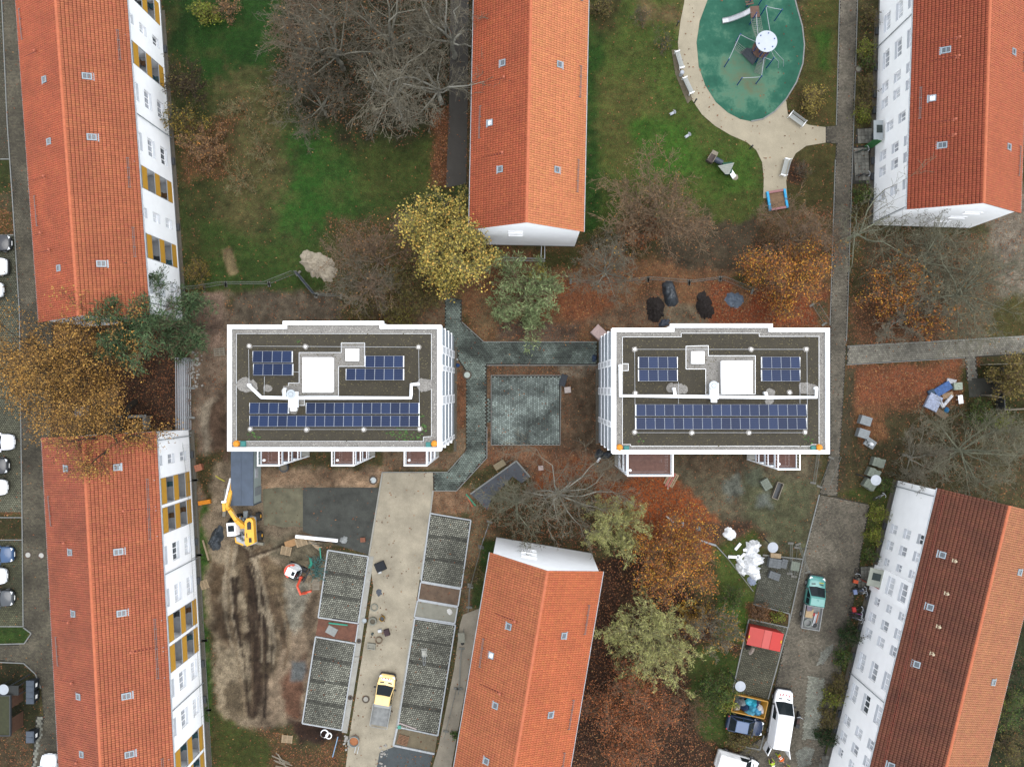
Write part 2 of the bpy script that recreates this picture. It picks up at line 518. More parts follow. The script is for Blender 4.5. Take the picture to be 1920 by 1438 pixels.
 ([(1310, 1210), (1390, 1230), (1400, 1290), (1380, 1400), (1310, 1380), (1290, 1290)], (60, 74, 34), 1.0, 1.2, .9, .1),
 ([(1340, 1120), (1420, 1130), (1400, 1210), (1350, 1190)], (70, 92, 38), 1.0, 1.2, 1, .05),
 ([(1370, 1370), (1435, 1375), (1425, 1400), (1370, 1400)], (79, 72, 40), .5, .5, .5, .3),
 ([(1400, 1130), (1480, 1130), (1478, 1160), (1404, 1160)], (90, 68, 44), .4, .5, .4, .4),
 # right of the path, lower half
 ([(1586, 684), (1830, 670), (1840, 780), (1700, 800), (1590, 800)], (112, 77, 53), 1.2, 1.3, .1, .7),
 ([(1600, 690), (1800, 680), (1740, 740), (1610, 760)], (136, 79, 53), 1.2, 1.4, 0, .85),
 ([(1586, 770), (1900, 760), (1990, 780), (1990, 960), (1760, 915), (1640, 900), (1570, 930)], (72, 66, 46), 1.5, 1.6, .5, .15),
 ([(1586, 690), (1606, 690), (1600, 800), (1582, 920), (1570, 920)], (72, 66, 50), .5, .6, .4, .15),
 ([(1600, 760), (1660, 770), (1660, 820), (1620, 830)], (118, 83, 56), .8, 1.0, .1, .5),
 ([(1800, 690), (1990, 670), (1990, 800), (1820, 800)], (60, 62, 36), .8, 1.0, .6, .3),
 ([(1570, 925), (1650, 900), (1680, 900), (1650, 1000), (1620, 1060), (1590, 1160), (1560, 1440), (1500, 1510), (1540, 1300), (1612, 1000), (1630, 945)], (70, 78, 40), .3, .5, .7, .25),
 ([(1840, 940), (1990, 960), (1990, 1510), (1780, 1510)], (48, 52, 32), 1.0, 1.0, .7, .2),
 ([(-60, 1170), (48, 1176), (60, 1187), (44, 1207), (-60, 1210)], (52, 72, 32), .2, .2, 1, .05),
 ([(-60, 1238), (45, 1243), (68, 1265), (78, 1290), (60, 1440), (-60, 1510)], (54, 54, 36), .3, .3, .7, .2),
 ([(-60, 1360), (60, 1370), (58, 1440), (-60, 1440)], (77, 66, 49), .8, .8, .3, .3),
 ([(-60, 965), (42, 970), (42, 1012), (-60, 1012)], (58, 56, 36), .2, .2, .7, .2),
 ([(-60, 370), (22, 400), (26, 438), (-60, 440)], (86, 72, 42), .3, .3, .5, .5),
 ([(-60, 300), (18, 300), (20, 360), (-60, 372)], (60, 66, 36), .2, .2, .8, .1),
]
# hard surfaces: name -> polygons (px)
ROAD_W = [(-60, -80), (0, -80), (14, 230), (23, 360), (37, 585), (42, 970), (44, 1174), (59, 1187), (46, 1206), (0, 1209), (-60, 1209), (-60, 1238), (0, 1238), (45, 1243), (67, 1263), (77, 1290), (82, 1343), (62, 1440), (55, 1510), (135, 1510), (115, 1060), (95, 820), (100, 600), (60, -80)]
PATH_N = [(1576, -80), (1610, -80), (1604, 130), (1597, 340), (1587, 640), (1583, 720), (1570, 931), (1536, 927), (1556, 850), (1556, 610), (1566, 300), (1568, 270), (1548, 268), (1548, 238), (1568, 236)]
ROAD_E = [(1536, 928), (1570, 932), (1631, 946), (1614, 1040), (1612, 1060), (1592, 1180), (1570, 1300), (1540, 1440), (1530, 1510), (1340, 1510), (1345, 1440), (1400, 1400), (1436, 1378), (1452, 1290), (1480, 1160), (1506, 1046)]
PATH_EW = [(1588, 649), (1720, 642), (1990, 626), (1990, 660), (1830, 670), (1834, 712), (1813, 714), (1809, 671), (1587, 684)]
COURT = [(834, 556), (866, 562), (866, 604), (907, 641), (1120, 641), (1120, 684), (913, 684), (913, 858), (856, 920), (813, 920), (812, 886), (839, 884), (869, 850), (874, 838), (874, 700), (858, 672), (850, 640), (834, 614)]
PATIO = [(921, 704), (1052, 704), (1050, 834), (921, 834)]
LINK = [(913, 747), (921, 747), (921, 792), (913, 792)]
DRIVE = [(717, 886), (812, 886), (812, 920), (807, 962), (787, 1085), (776, 1158), (738, 1396), (745, 1510), (640, 1510), (655, 1380), (700, 1100), (692, 1041)]
MATTE = [(568, 914), (710, 914), (700, 985), (691, 1040), (640, 1024), (568, 996)]
MATTE2 = [(493, 917), (520, 914), (545, 916), (568, 914), (568, 988), (550, 986), (532, 989), (512, 984), (495, 985)]
PATH_MID = [(846, -80), (880, -80), (876, 250), (874, 345), (836, 352), (842, 200)]
SANDWALK = [(868, 1152), (900, 1140), (880, 1250), (846, 1440), (840, 1510), (790, 1510), (822, 1400), (838, 1320), (852, 1250), (862, 1172)]
PLAY = [(1330, -80), (1327, 0), (1312, 40), (1306, 80), (1310, 125), (1322, 160), (1342, 192), (1365, 212), (1388, 224), (1408, 228), (1430, 224), (1452, 210), (1474, 186), (1493, 155), (1505, 120), (1508, 85), (1504, 50), (1494, 15), (1488, -10), (1470, -80)]
PLAYPATH = [(1288, -80), (1283, 5), (1276, 40), (1271, 80), (1274, 130), (1284, 160), (1297, 187), (1316, 215), (1340, 236), (1370, 254), (1400, 267), (1418, 282), (1429, 305), (1432, 335), (1431, 372), (1476, 372), (1474, 340), (1479, 312), (1492, 288), (1512, 274), (1548, 268), (1548, 239), (1518, 235), (1494, 226), (1477, 214), (1474, 190), (1420, 150), (1380, -80)]
PLAYKERB = None
LOT_A = [(615, 1031), (691, 1043), (672, 1168), (597, 1157)]
LOT_B = [(592, 1193), (667, 1206), (641, 1368), (567, 1355)]
LOT_C = [(807, 962), (883, 975), (865, 1102), (790, 1089)]
LOT_D = [(778, 1159), (854, 1171), (821, 1378), (746, 1362)]
BED_C = [(789, 1091), (864, 1104), (859, 1136), (784, 1123)]
PAD_C = [(783, 1125), (858, 1138), (853, 1168), (777, 1156)]
BED_D = [(745, 1364), (820, 1380), (815, 1412), (738, 1396)]
BED_A = [(597, 1160), (672, 1170), (667, 1203), (592, 1191)]
LOT_E = [(1404, 1160), (1480, 1175), (1440, 1310), (1372, 1300)]       # turf pavers by the red dumpster
LOT_F = [(1430, 1040), (1506, 1048), (1480, 1150), (1412, 1132)]       # cobbles by the white bags
BAYS_W = [(-60, 440), (26, 440), (37, 585), (42, 960), (-60, 960)]
BAYS_W2 = [(-60, 1013), (43, 1013), (44, 1174), (-60, 1174)]
BAYS_W3 = [(-60, -80), (-2, -80), (14, 230), (18, 300), (-60, 300)]
FSTRIP_A = [(303, 20), (345, 600), (351, 600), (309, 20)]
FSTRIP_B = [(357, 806), (393, 1510), (400, 1510), (364, 806)]
ENTRY_D = [(1605, 242), (1640, 238), (1637, 268), (1602, 270)]
BIKE_D = [(1601, 275), (1634, 272), (1632, 345), (1597, 345)]
ENTRY_F = [(1612, 1062), (1645, 1060), (1636, 1102), (1602, 1104)]
ENTRY_F2 = [(1538, 1412), (1570, 1412), (1560, 1470), (1530, 1470)]
PATCH_E = [(1514, 1264), (1548, 1270), (1538, 1390), (1502, 1385)]
SMALL_W = [(68, 1342), (83, 1342), (80, 1380), (68, 1440), (60, 1440), (66, 1365)]
HARD = [ROAD_W, PATH_N, ROAD_E, PATH_EW, COURT, PATIO, LINK, DRIVE, MATTE, MATTE2, PATH_MID, SANDWALK, PLAY, PLAYPATH,
  LOT_A, LOT_B, LOT_C, LOT_D, BED_C, PAD_C, BED_D, BED_A, LOT_E, LOT_F, BAYS_W, BAYS_W2, BAYS_W3, ENTRY_D, BIKE_D, ENTRY_F, ENTRY_F2, PATCH_E]
def ruts():
 rg = random.Random(5)
 for base, n, sp in (([(428, 1012), (450, 1030), (468, 1060), (480, 1090), (486, 1130), (490, 1180), (488, 1240), (484, 1345)], 13, 30), ([(500, 1010), (492, 1040), (498, 1080), (512, 1130), (524, 1170), (528, 1215), (520, 1260)], 9, 34), ([(440, 1020), (432, 1080), (436, 1150), (450, 1230), (466, 1340)], 6, 22), ([(712, 948), (640, 930), (570, 940), (500, 990)], 7, 26), ([(712, 990), (640, 1010), (560, 1008), (470, 1040)], 6, 18)):
  for k in range(n):
   o = (k / (n - 1) - .5) * sp + rg.uniform(-2, 2)
   w = rg.uniform(1.2, 3.4)
   pts = [(x + o * rg.uniform(.6, 1.4) + rg.uniform(-2, 2), y + (o * .4 if base[0][0] > 600 else 0)) for x, y in base]
   if base[0][0] > 600:
    pts = [(x, y + o + rg.uniform(-1, 1)) for x, y in base]
   pts = pts[rg.randint(0, max(1, len(pts) // 2 - 1)):]
   pts = pts[:max(3, len(pts) - rg.randint(0, 2))]
   v = (0, w) if base[0][0] > 600 else (w, 0)
   poly = [(x - v[0], y - v[1]) for x, y in pts] + [(x + v[0], y + v[1]) for x, y in reversed(pts)]
   c = rg.choice(((60, 49, 39), (72, 58, 46), (150, 136, 114), (98, 82, 64), (54, 44, 36), (128, 112, 90)))
   ZONES.append((poly, c, .22, .34, 0, 0))
ruts()
HEAPS = [  # x,y px, rx,ry px, height m : soil and sand heaps
 (440, 1150, 40, 90, .35), (485, 1120, 16, 60, .25), (430, 1330, 40, 40, .3), (400, 790, 14, 50, .3),
 (520, 1090, 22, 40, .2), (560, 1080, 26, 40, .25), (575, 1380, 40, 18, .25), (640, 900, 60, 12, .15),
]
def build_ground():
 x0, x1, y0, y1, st = -61.0, 58.0, -45.5, 47.0, 0.21
 nx, ny = int((x1 - x0) / st) + 1, int((y1 - y0) / st) + 1
 xs, ys = np.linspace(x0, x1, nx), np.linspace(y0, y1, ny)
 X, Y = np.meshgrid(xs, ys)
 col = np.empty(X.shape + (3,))
 col[:] = C(74, 70, 46)
 grass = np.full(X.shape, .6)
 leaf = np.full(X.shape, .15)
 n1 = vnoise(X, Y, 3.0, 1, 5)
 n2 = vnoise(X, Y, 1.1, 2, 4)
 n3 = vnoise(X, Y, 0.6, 5, 3)
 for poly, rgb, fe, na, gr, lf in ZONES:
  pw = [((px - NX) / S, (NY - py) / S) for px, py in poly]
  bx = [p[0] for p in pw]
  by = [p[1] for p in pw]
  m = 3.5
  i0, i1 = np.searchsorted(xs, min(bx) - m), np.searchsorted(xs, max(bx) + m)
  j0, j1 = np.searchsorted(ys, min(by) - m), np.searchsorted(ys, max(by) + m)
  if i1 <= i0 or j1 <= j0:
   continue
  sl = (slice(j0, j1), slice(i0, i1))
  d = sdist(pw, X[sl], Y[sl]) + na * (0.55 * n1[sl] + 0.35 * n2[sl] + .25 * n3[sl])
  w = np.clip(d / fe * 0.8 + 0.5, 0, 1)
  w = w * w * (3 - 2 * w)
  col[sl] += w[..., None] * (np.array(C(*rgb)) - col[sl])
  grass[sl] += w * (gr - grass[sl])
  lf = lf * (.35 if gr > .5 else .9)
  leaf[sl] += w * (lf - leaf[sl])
 # broad mottling of the ground itself
 bare = np.clip(1 - grass - leaf, 0, 1)
 mott = 1.0 + (.22 + .3 * bare) * vnoise(X, Y, 2.2, 9, 5) + (.16 + .22 * bare) * vnoise(X, Y, .7, 10, 4)
 col *= np.clip(mott, .42, 1.7)[..., None]
 dry = np.clip(vnoise(X, Y, 1.6, 21, 4), 0, 1) * grass
 col += (dry * .35)[..., None] * (np.array(C(98, 90, 58)) - col)
 z = 0.05 * n2 * (1 - .5 * grass) + .02 * n3
 rough = np.clip(1 - grass - leaf, 0, 1)
 z += rough * .07 * vnoise(X, Y, .5, 12, 3)
 for hx, hy, rx, ry, hh in HEAPS:
  c = G(hx, hy)
  q = ((X - c.x) / (rx / S)) ** 2 + ((Y - c.y) / (ry / S)) ** 2
  z += hh * np.exp(-q * 1.2) * (1 + .5 * n2)
 hd = np.full(X.shape, -9.0)
 for poly in HARD + [MATS_FLAT for MATS_FLAT in FLAT_EXTRA]:
  pw = [((px - NX) / S, (NY - py) / S) for px, py in poly]
  hd = np.maximum(hd, sdist(pw, X, Y))
 k = np.clip((hd + .55) / .5, 0, 1)
 z = z * (1 - k) - .02 * k
 z = np.where(hd > .25, -.12, z)
 verts = np.stack([X, Y, z], -1).reshape(-1, 3)
 idx = np.arange(nx * ny).reshape(ny, nx)
 faces = np.stack([idx[:-1, :-1], idx[:-1, 1:], idx[1:, 1:], idx[1:, :-1]], -1).reshape(-1, 4)
 o = np_mesh("lawn_and_soil", verts, faces, ground_mat(), colors=col.reshape(-1, 3), smooth=True)
 struct(o)
 ca = o.data.color_attributes.new('Msk', 'FLOAT_COLOR', 'POINT')
 m4 = np.ones((nx * ny, 4), dtype=np.float32)
 m4[:, 0] = grass.ravel()
 m4[:, 1] = leaf.ravel()
 m4[:, 2] = rough.ravel()
 ca.data.foreach_set('color', m4.ravel())
 # far ground out to the horizon
 mb = MB()
 mb.add([(-900, -900, -.3), (900, -900, -.3), (900, 900, -.3), (-900, 900, -.3)], [(0, 1, 2, 3)])
 struct(mb.build("ground", M("far_ground", C(76, 76, 50), var=.3, scale=.3, fine=.3, fscale=4)))
 return X, Y, z, grass, leaf, hd, col
def ground_mat():
 m = bpy.data.materials.new("ground")
 m.use_nodes = True
 nt = m.node_tree
 L = nt.links.new
 b = nt.nodes['Principled BSDF']
 b.inputs['Roughness'].default_value = .95
 b.inputs['Specular IOR Level'].default_value = .15
 geo = nt.nodes.new('ShaderNodeNewGeometry')
 a = nt.nodes.new('ShaderNodeAttribute'); a.attribute_name = 'Col'
 k = nt.nodes.new('ShaderNodeAttribute'); k.attribute_name = 'Msk'
 sep = nt.nodes.new('ShaderNodeSeparateColor')
 L(k.outputs['Color'], sep.inputs[0])
 def noise(sc, det, rough=.65):
  n = nt.nodes.new('ShaderNodeTexNoise')
  n.inputs['Scale'].default_value = sc
  n.inputs['Detail'].default_value = det
  n.inputs['Roughness'].default_value = rough
  L(geo.outputs['Position'], n.inputs['Vector'])
  return n
 def ma(op, x, y=None, z=None):
  n = nt.nodes.new('ShaderNodeMath'); n.operation = op
  for i, v in enumerate((x, y, z)):
   if v is None:
    continue
   if isinstance(v, (int, float)):
    n.inputs[i].default_value = v
   else:
    L(v, n.inputs[i])
  return n.outputs[0]
 f = ma('MULTIPLY_ADD', noise(9, 6, .78).outputs['Fac'], 3.6, -.72)
 f2 = ma('MULTIPLY_ADD', noise(1.4, 5).outputs['Fac'], 1.9, .12)
 ff = ma('MAXIMUM', ma('MULTIPLY', f, f2), .15)
 vm = nt.nodes.new('ShaderNodeVectorMath'); vm.operation = 'SCALE'
 L(a.outputs['Color'], vm.inputs[0]); L(ff, vm.inputs['Scale'])
 # hue wander of the turf
 mx = nt.nodes.new('ShaderNodeMix'); mx.data_type = 'RGBA'; mx.blend_type = 'MULTIPLY'
 ng = noise(4, 5)
 cr = nt.nodes.new('ShaderNodeValToRGB')
 cr.color_ramp.elements[0].position = .35; cr.color_ramp.elements[0].color = (1.25, .95, .9, 1)
 cr.color_ramp.elements[1].position = .65; cr.color_ramp.elements[1].color = (.8, 1.08, .8, 1)
 L(ng.outputs['Fac'], cr.inputs[0])
 L(sep.outputs['Red'], mx.inputs['Factor'])
 L(vm.outputs[0], mx.inputs['A']); L(cr.outputs[0], mx.inputs['B'])
 # fallen leaves lying flat in the turf
 vo = nt.nodes.new('ShaderNodeTexVoronoi'); vo.inputs['Scale'].default_value = 8.0
 L(geo.outputs['Position'], vo.inputs['Vector'])
 s2 = nt.nodes.new('ShaderNodeSeparateColor'); L(vo.outputs['Color'], s2.inputs[0])
 lr = nt.nodes.new('ShaderNodeValToRGB')
 els = lr.color_ramp.elements
 els[0].position = 0; els[0].color = (*C(92, 64, 46), 1)
 els[1].position = 1; els[1].color = (*C(190, 124, 74), 1)
 e = els.new(.5); e.color = (*C(146, 92, 58), 1)
 L(s2.outputs['Green'], lr.inputs[0])
 near = ma('LESS_THAN', vo.outputs['Distance'], .5)
 hit = ma('LESS_THAN', s2.outputs['Red'], ma('MULTIPLY', sep.outputs['Green'], .62))
 fac = ma('MULTIPLY', ma('MULTIPLY', near, hit), .62)
 m2 = nt.nodes.new('ShaderNodeMix'); m2.data_type = 'RGBA'
 L(fac, m2.inputs['Factor']); L(mx.outputs['Result'], m2.inputs['A']); L(lr.outputs[0], m2.inputs['B'])
 L(m2.outputs['Result'], b.inputs['Base Color'])
 bn = nt.nodes.new('ShaderNodeBump'); bn.inputs['Distance'].default_value = .12
 L(noise(7, 5, .7).outputs['Fac'], bn.inputs['Height'])
 L(bn.outputs[0], b.inputs['Normal'])
 return m
FLAT_EXTRA = []
def sheet(name, poly, mat, z=0.02, under=.25):
 mb = MB()
 mb.prism(poly_w(poly), z - under, z)
 return struct(mb.build(name, mat))
def pavers(name, poly, mat, w, l, gap, z0, z1, ang, parent, bond=.5, jit=.004, tint=(.75, 1.25), base=(.2, .2, .19), drop=0.0, skip=None, inset=0.0, weather=None):
 """individual paving stones laid in a running bond inside poly, joined"""
 pw = np.array(poly_w(poly))
 c = pw.mean(0)
 ca, sa = math.cos(ang), math.sin(ang)
 loc = (pw - c) @ np.array([[ca, -sa], [sa, ca]])
 mn, mx = loc.min(0), loc.max(0)
 us = np.arange(mn[0] - l, mx[0] + l, l)
 vs_ = np.arange(mn[1], mx[1], w)
 U, V = np.meshgrid(us, vs_)
 U = U + (np.arange(len(vs_)) % 2)[:, None] * bond * l
 U, V = U.ravel() + l / 2, V.ravel() + w / 2
 ok = np.ones(U.shape, dtype=bool)
 lp = [tuple(p) for p in loc]
 for du, dv in ((-.42, -.42), (.42, -.42), (.42, .42), (-.42, .42)):
  ok &= inside(lp, U + du * l, V + dv * w)
 if drop:
  ok &= NR.random(U.shape) > drop
 U, V = U[ok], V[ok]
 n = len(U)
 hz = z1 + NR.normal(0, jit, n)
 b = .012
 du, dv = (l - gap) / 2, (w - gap) / 2
 off = np.array([[-du, -dv], [du, -dv], [du, dv], [-du, dv]])
 off2 = off * np.array([(du - b) / du, (dv - b) / dv])
 P = np.zeros((n, 12, 3))
 for q in range(4):
  for lay, of, zz in ((0, off, np.full(n, z0)), (4, off, hz - b), (8, off2, hz)):
   P[:, lay + q, 0] = U + of[q, 0]
   P[:, lay + q, 1] = V + of[q, 1]
   P[:, lay + q, 2] = zz
 XY = P[..., :2] @ np.array([[ca, sa], [-sa, ca]]) + c
 P[..., :2] = XY
 fs = []
 for base_i in (0, 4):
  for q in range(4):
   r = (q + 1) % 4
   fs.append([base_i + q, base_i + r, base_i + 4 + r, base_i + 4 + q])
 fs.append([8, 9, 10, 11])
 F = (np.array(fs)[None] + (np.arange(n) * 12)[:, None, None]).reshape(-1, 4)
 t = NR.uniform(tint[0], tint[1], n)
 cx, cy = XY[:, 8, 0], XY[:, 8, 1]
 if weather is not None:
  t = t * weather(cx, cy)
 colr = (np.array(base)[None] * t[:, None])
 colr = np.repeat(colr, 12, axis=0)
 return np_mesh(name, P.reshape(-1, 3), F, mat, parent, kind='stuff', colors=colr)
def kerb(mb, pts, w=.12, z0=-.1, z1=.1, h=None):
 p = [G(x, y) for x, y in pts]
 for a, b in zip(p[:-1], p[1:]):
  d = (b - a)
  d.normalize()
  # individual kerb stones about a metre long
  L = (b - a).length
  n = max(1, int(L / 1.0 + .5))
  for i in range(n):
   s, e = a + d * (L * i / n + .008), a + d * (L * (i + 1) / n - .008)
   zz = z1 + RND.uniform(-.006, .006)
   s = Vector((s.x, s.y, (z0 + zz) / 2)); e = Vector((e.x, e.y, (z0 + zz) / 2))
   mb.beam(s, e, w, zz - z0)
 return mb
GX, GY, GZ, GGRASS, GLEAF, GHARD, GCOL = build_ground()
m_pav = M("paver_grey", (1, 1, 1), rough=.9, var=.2, scale=1.2, fine=.25, fscale=18, attr='Col')
m_joint = M("joint_soil", C(52, 50, 42), var=.3, scale=6, fine=.3)
m_cob = M("cobble_brown", (1, 1, 1), rough=.9, var=.25, scale=.9, fine=.3, fscale=14, attr='Col')
m_kerb = M("kerb_concrete", C(150, 152, 148), var=.18, scale=3, fine=.15)
m_kerbw = M("kerb_new", C(196, 200, 202), var=.12, scale=3, fine=.1)
m_conc = M("concrete", C(176, 174, 164), var=.18, scale=1.2, fine=.15, bump=.005)
m_sandy = M("drive_grit", C(178, 168, 146), var=.34, scale=.5, fine=.22, fscale=20, bump=.01, bscale=25)
m_sand2 = M("walk_grit", C(160, 150, 132), var=.25, scale=.7, fine=.2, fscale=20, bump=.01)
m_play = M("path_grit", C(186, 175, 150), var=.16, scale=.6, fine=.2, fscale=30, bump=.008)
m_asph = M("asphalt", C(76, 72, 66), var=.2, scale=.8, fine=.15, bump=.006)
w_wet = lambda x, y: np.clip(1.05 + 1.5 * vnoise(x, y, 2.0, 31, 5), .5, 1.6)
w_soft = lambda x, y: np.clip(1 + .55 * vnoise(x, y, 2.6, 33, 5), .55, 1.5)
# the west service road, small brown cobbles
r = sheet("west_road", ROAD_W, m_joint, .01)
pavers("cobble", ROAD_W, m_cob, .17, .2, .018, 0, .045, .03, r, base=C(100, 94, 79), weather=w_soft)
r = sheet("north_path", PATH_N, m_joint, .012)
pavers("cobble", PATH_N, m_cob, .17, .2, .016, 0, .047, .03, r, base=C(122, 115, 101), weather=w_soft)
r = sheet("east_road", ROAD_E, m_joint, .008)
pavers("cobble", ROAD_E, m_cob, .17, .2, .016, 0, .043, -.2, r, base=C(118, 111, 97), weather=w_soft)
r = sheet("cross_path", PATH_EW, m_joint, .016)
pavers("paving_slab", PATH_EW, m_pav, .24, .24, .016, 0, .052, .06, r, base=C(134, 130, 118), weather=w_soft)
r = sheet("court_path", COURT, m_joint, .02)
pavers("paver", COURT, m_pav, .2, .26, .024, 0, .055, .0, r, base=C(108, 118, 110), tint=(.7, 1.35), weather=w_wet)
r = sheet("patio", PATIO, m_joint, .024)
pavers("paver", PATIO, m_pav, .2, .26, .024, 0, .06, math.pi / 2, r, base=C(124, 134, 128), tint=(.7, 1.35), weather=w_wet)
r = sheet("patio_link", LINK, m_joint, .028)
pavers("paver", LINK, m_pav, .2, .26, .024, 0, .064, 0, r, base=C(108, 118, 110), weather=w_wet)
sheet("site_drive", DRIVE, m_sandy, .02)
sheet("weed_mat", MATTE, M("weed_mat", C(72, 74, 68), var=.55, scale=.7, fine=.25, fscale=12, bump=.01), .025)
sheet("old_weed_mat", MATTE2, M("old_weed_mat", C(112, 108, 86), var=.45, scale=.9, fine=.25), .021)
sheet("asphalt_path", PATH_MID, m_asph, .015)
sheet("grit_walk", SANDWALK, m_sand2, .022)
sheet("playground_path", PLAYPATH, m_play, .02)
def play_mat():
 m = M("play_surface", C(52, 112, 92), rough=.9, var=.0)
 nt = m.node_tree
 b = nt.nodes['Principled BSDF']
 geo = nt.nodes.new('ShaderNodeNewGeometry')
 n = nt.nodes.new('ShaderNodeTexNoise'); n.inputs['Scale'].default_value = .35; n.inputs['Detail'].default_value = 9; n.inputs['Roughness'].default_value = .72
 nt.links.new(geo.outputs['Position'], n.inputs['Vector'])
 # worn, sanded patch under the climbing frame
 c = G(1395, 150)
 vd = nt.nodes.new('ShaderNodeVectorMath'); vd.operation = 'DISTANCE'
 vd.inputs[1].default_value = (c.x, c.y, .03)
 nt.links.new(geo.outputs['Position'], vd.inputs[0])
 mr = nt.nodes.new('ShaderNodeMapRange')
 mr.inputs['From Min'].default_value = 0.4; mr.inputs['From Max'].default_value = 4.2
 mr.inputs['To Min'].default_value = .26; mr.inputs['To Max'].default_value = 0
 nt.links.new(vd.outputs['Value'], mr.inputs['Value'])
 ad = nt.nodes.new('ShaderNodeMath'); ad.operation = 'ADD'
 nt.links.new(n.outputs['Fac'], ad.inputs[0]); nt.links.new(mr.outputs[0], ad.inputs[1])
 cr = nt.nodes.new('ShaderNodeValToRGB')
 e = cr.color_ramp.elements
 e[0].position = .3; e[0].color = (*C(26, 84, 66), 1)
 e[1].position = .86; e[1].color = (*C(118, 118, 88), 1)
 k = e.new(.52); k.color = (*C(48, 110, 88), 1)
 k = e.new(.64); k.color = (*C(92, 138, 112), 1)
 nt.links.new(ad.outputs[0], cr.inputs[0])
 nt.links.new(cr.outputs[0], b.inputs['Base Color'])
 return m
sheet("play_surface", PLAY, play_mat(), .05)
turf_base = C(54, 54, 44)
for nm, lot, z in (("parking_bay", LOT_A, .02), ("parking_bay", LOT_B, .02), ("parking_bay", LOT_C, .024), ("parking_bay", LOT_D, .024)):
 r = sheet(nm, lot, M("bay_base", C(62, 62, 54), var=.25, scale=1.5, fine=.25), z)
 ang = math.atan2(-(lot[1][1] - lot[0][1]), lot[1][0] - lot[0][0])
 def wl(x, y, lot=lot):
  # darker stones mark the bay lines
  a, d = G(*lot[0]), G(*lot[3])
  L = (d - a).length
  u = ((x - a.x) * (d.x - a.x) + (y - a.y) * (d.y - a.y)) / L
  nb = max(2, round(L / 2.55))
  ph = (u / L * nb) % 1.0
  e = np.minimum(ph, 1 - ph) * L / nb
  return np.where((e < .2) & (u > .5) & (u < L - .5), .42, 1.0) * w_soft(x, y)
 pavers("turf_paver", lot, m_pav, .21, .235, .06, 0, z + .035, ang, r, base=C(146, 146, 132), tint=(.6, 1.35), weather=wl)
for nm, lot, base, z in (("dumpster_bay", LOT_E, C(106, 104, 88), .03), ("storage_bay", LOT_F, C(98, 98, 88), .03),
       ("west_bay", BAYS_W, C(110, 110, 92), .016), ("west_bay", BAYS_W2, C(92, 92, 70), .016), ("west_bay", BAYS_W3, C(92, 86, 72), .016)):
 r = sheet(nm, lot, M("bay_moss", C(62, 62, 44), var=.3, scale=2, fine=.3), z)
 pavers("turf_paver", lot, m_pav, .2, .24, .05, 0, z + .03, .2 if nm[0] != 'w' else 0, r, base=base, tint=(.7, 1.3), weather=w_soft)
m_bedsoil = M("bed_soil", C(120, 80, 62), var=.35, scale=1.6, fine=.3, bump=.03, bscale=14)
sheet("planting_bed", BED_A, m_bedsoil, .03)
sheet("planting_bed", BED_C, M("bed_soil_b", C(112, 92, 74), var=.4, scale=1.3, fine=.3, bump=.03, bscale=14), .03)
sheet("planting_bed", BED_D, M("bed_soil_c", C(128, 116, 92), var=.25, scale=1.5, fine=.2, bump=.02), .03)
sheet("concrete_bay", PAD_C, M("pad_conc", C(148, 146, 132), var=.15, scale=1.3, fine=.12), .03)
for nm, pl, z in (("entrance_slab", ENTRY_D, .03), ("bike_stand_slab", BIKE_D, .026), ("entrance_slab", ENTRY_F, .03), ("entrance_slab", ENTRY_F2, .03)):
 r = sheet(nm, pl, m_joint, z)
 pavers("paving_slab", pl, m_pav, .4, .4, .014, 0, z + .03, .05, r, base=C(134, 132, 122), weather=w_soft, bond=0)
r = sheet("cable_trench_patch", PATCH_E, m_joint, .03)
pavers("paver", PATCH_E, m_pav, .18, .24, .02, 0, .058, -.16, r, base=C(138, 140, 128), weather=w_soft)
for pl, a in (([(1538, 1222), (1560, 1204), (1566, 1212), (1546, 1246), (1528, 1248)], .5), ([(1490, 1408), (1510, 1396), (1530, 1404), (1520, 1436), (1496, 1438)], .2),
    ([(1562, 1004 - 0), (1563, 1004), (1562, 1005)], 0)):
 if len(pl) > 3:
  r = sheet("relaid_patch", pl, m_joint, .032)
  pavers("paver", pl, m_pav, .16, .2, .02, 0, .06, a, r, base=C(136, 138, 128), weather=w_soft)
r = sheet("bin_stand", SMALL_W, m_joint, .03)
pavers("paving_slab", SMALL_W, m_pav, .3, .3, .014, 0, .06, 0, r, base=C(142, 142, 130), weather=w_soft)
m_grav = M("drip_gravel", C(104, 98, 86), var=.2, scale=2, fine=.4, fscale=16, bump=.02, bscale=20)
sheet("drip_strip", FSTRIP_A, m_grav, .05)
sheet("drip_strip", FSTRIP_B, m_grav, .05)
sheet("drip_strip", [(1640, 20), (1628, 425), (1634, 425), (1647, 20)], m_grav, .05)
sheet("drip_strip", [(1675, 898), (1681, 900), (1550, 1438), (1543, 1438)], m_grav, .05)
sheet("drip_strip", [(851, 640), (857, 640), (856, 846), (851, 846)], m_grav, .05)
sheet("drip_strip", [(1117, 690), (1123, 690), (1123, 832), (1117, 832)], m_grav, .05)
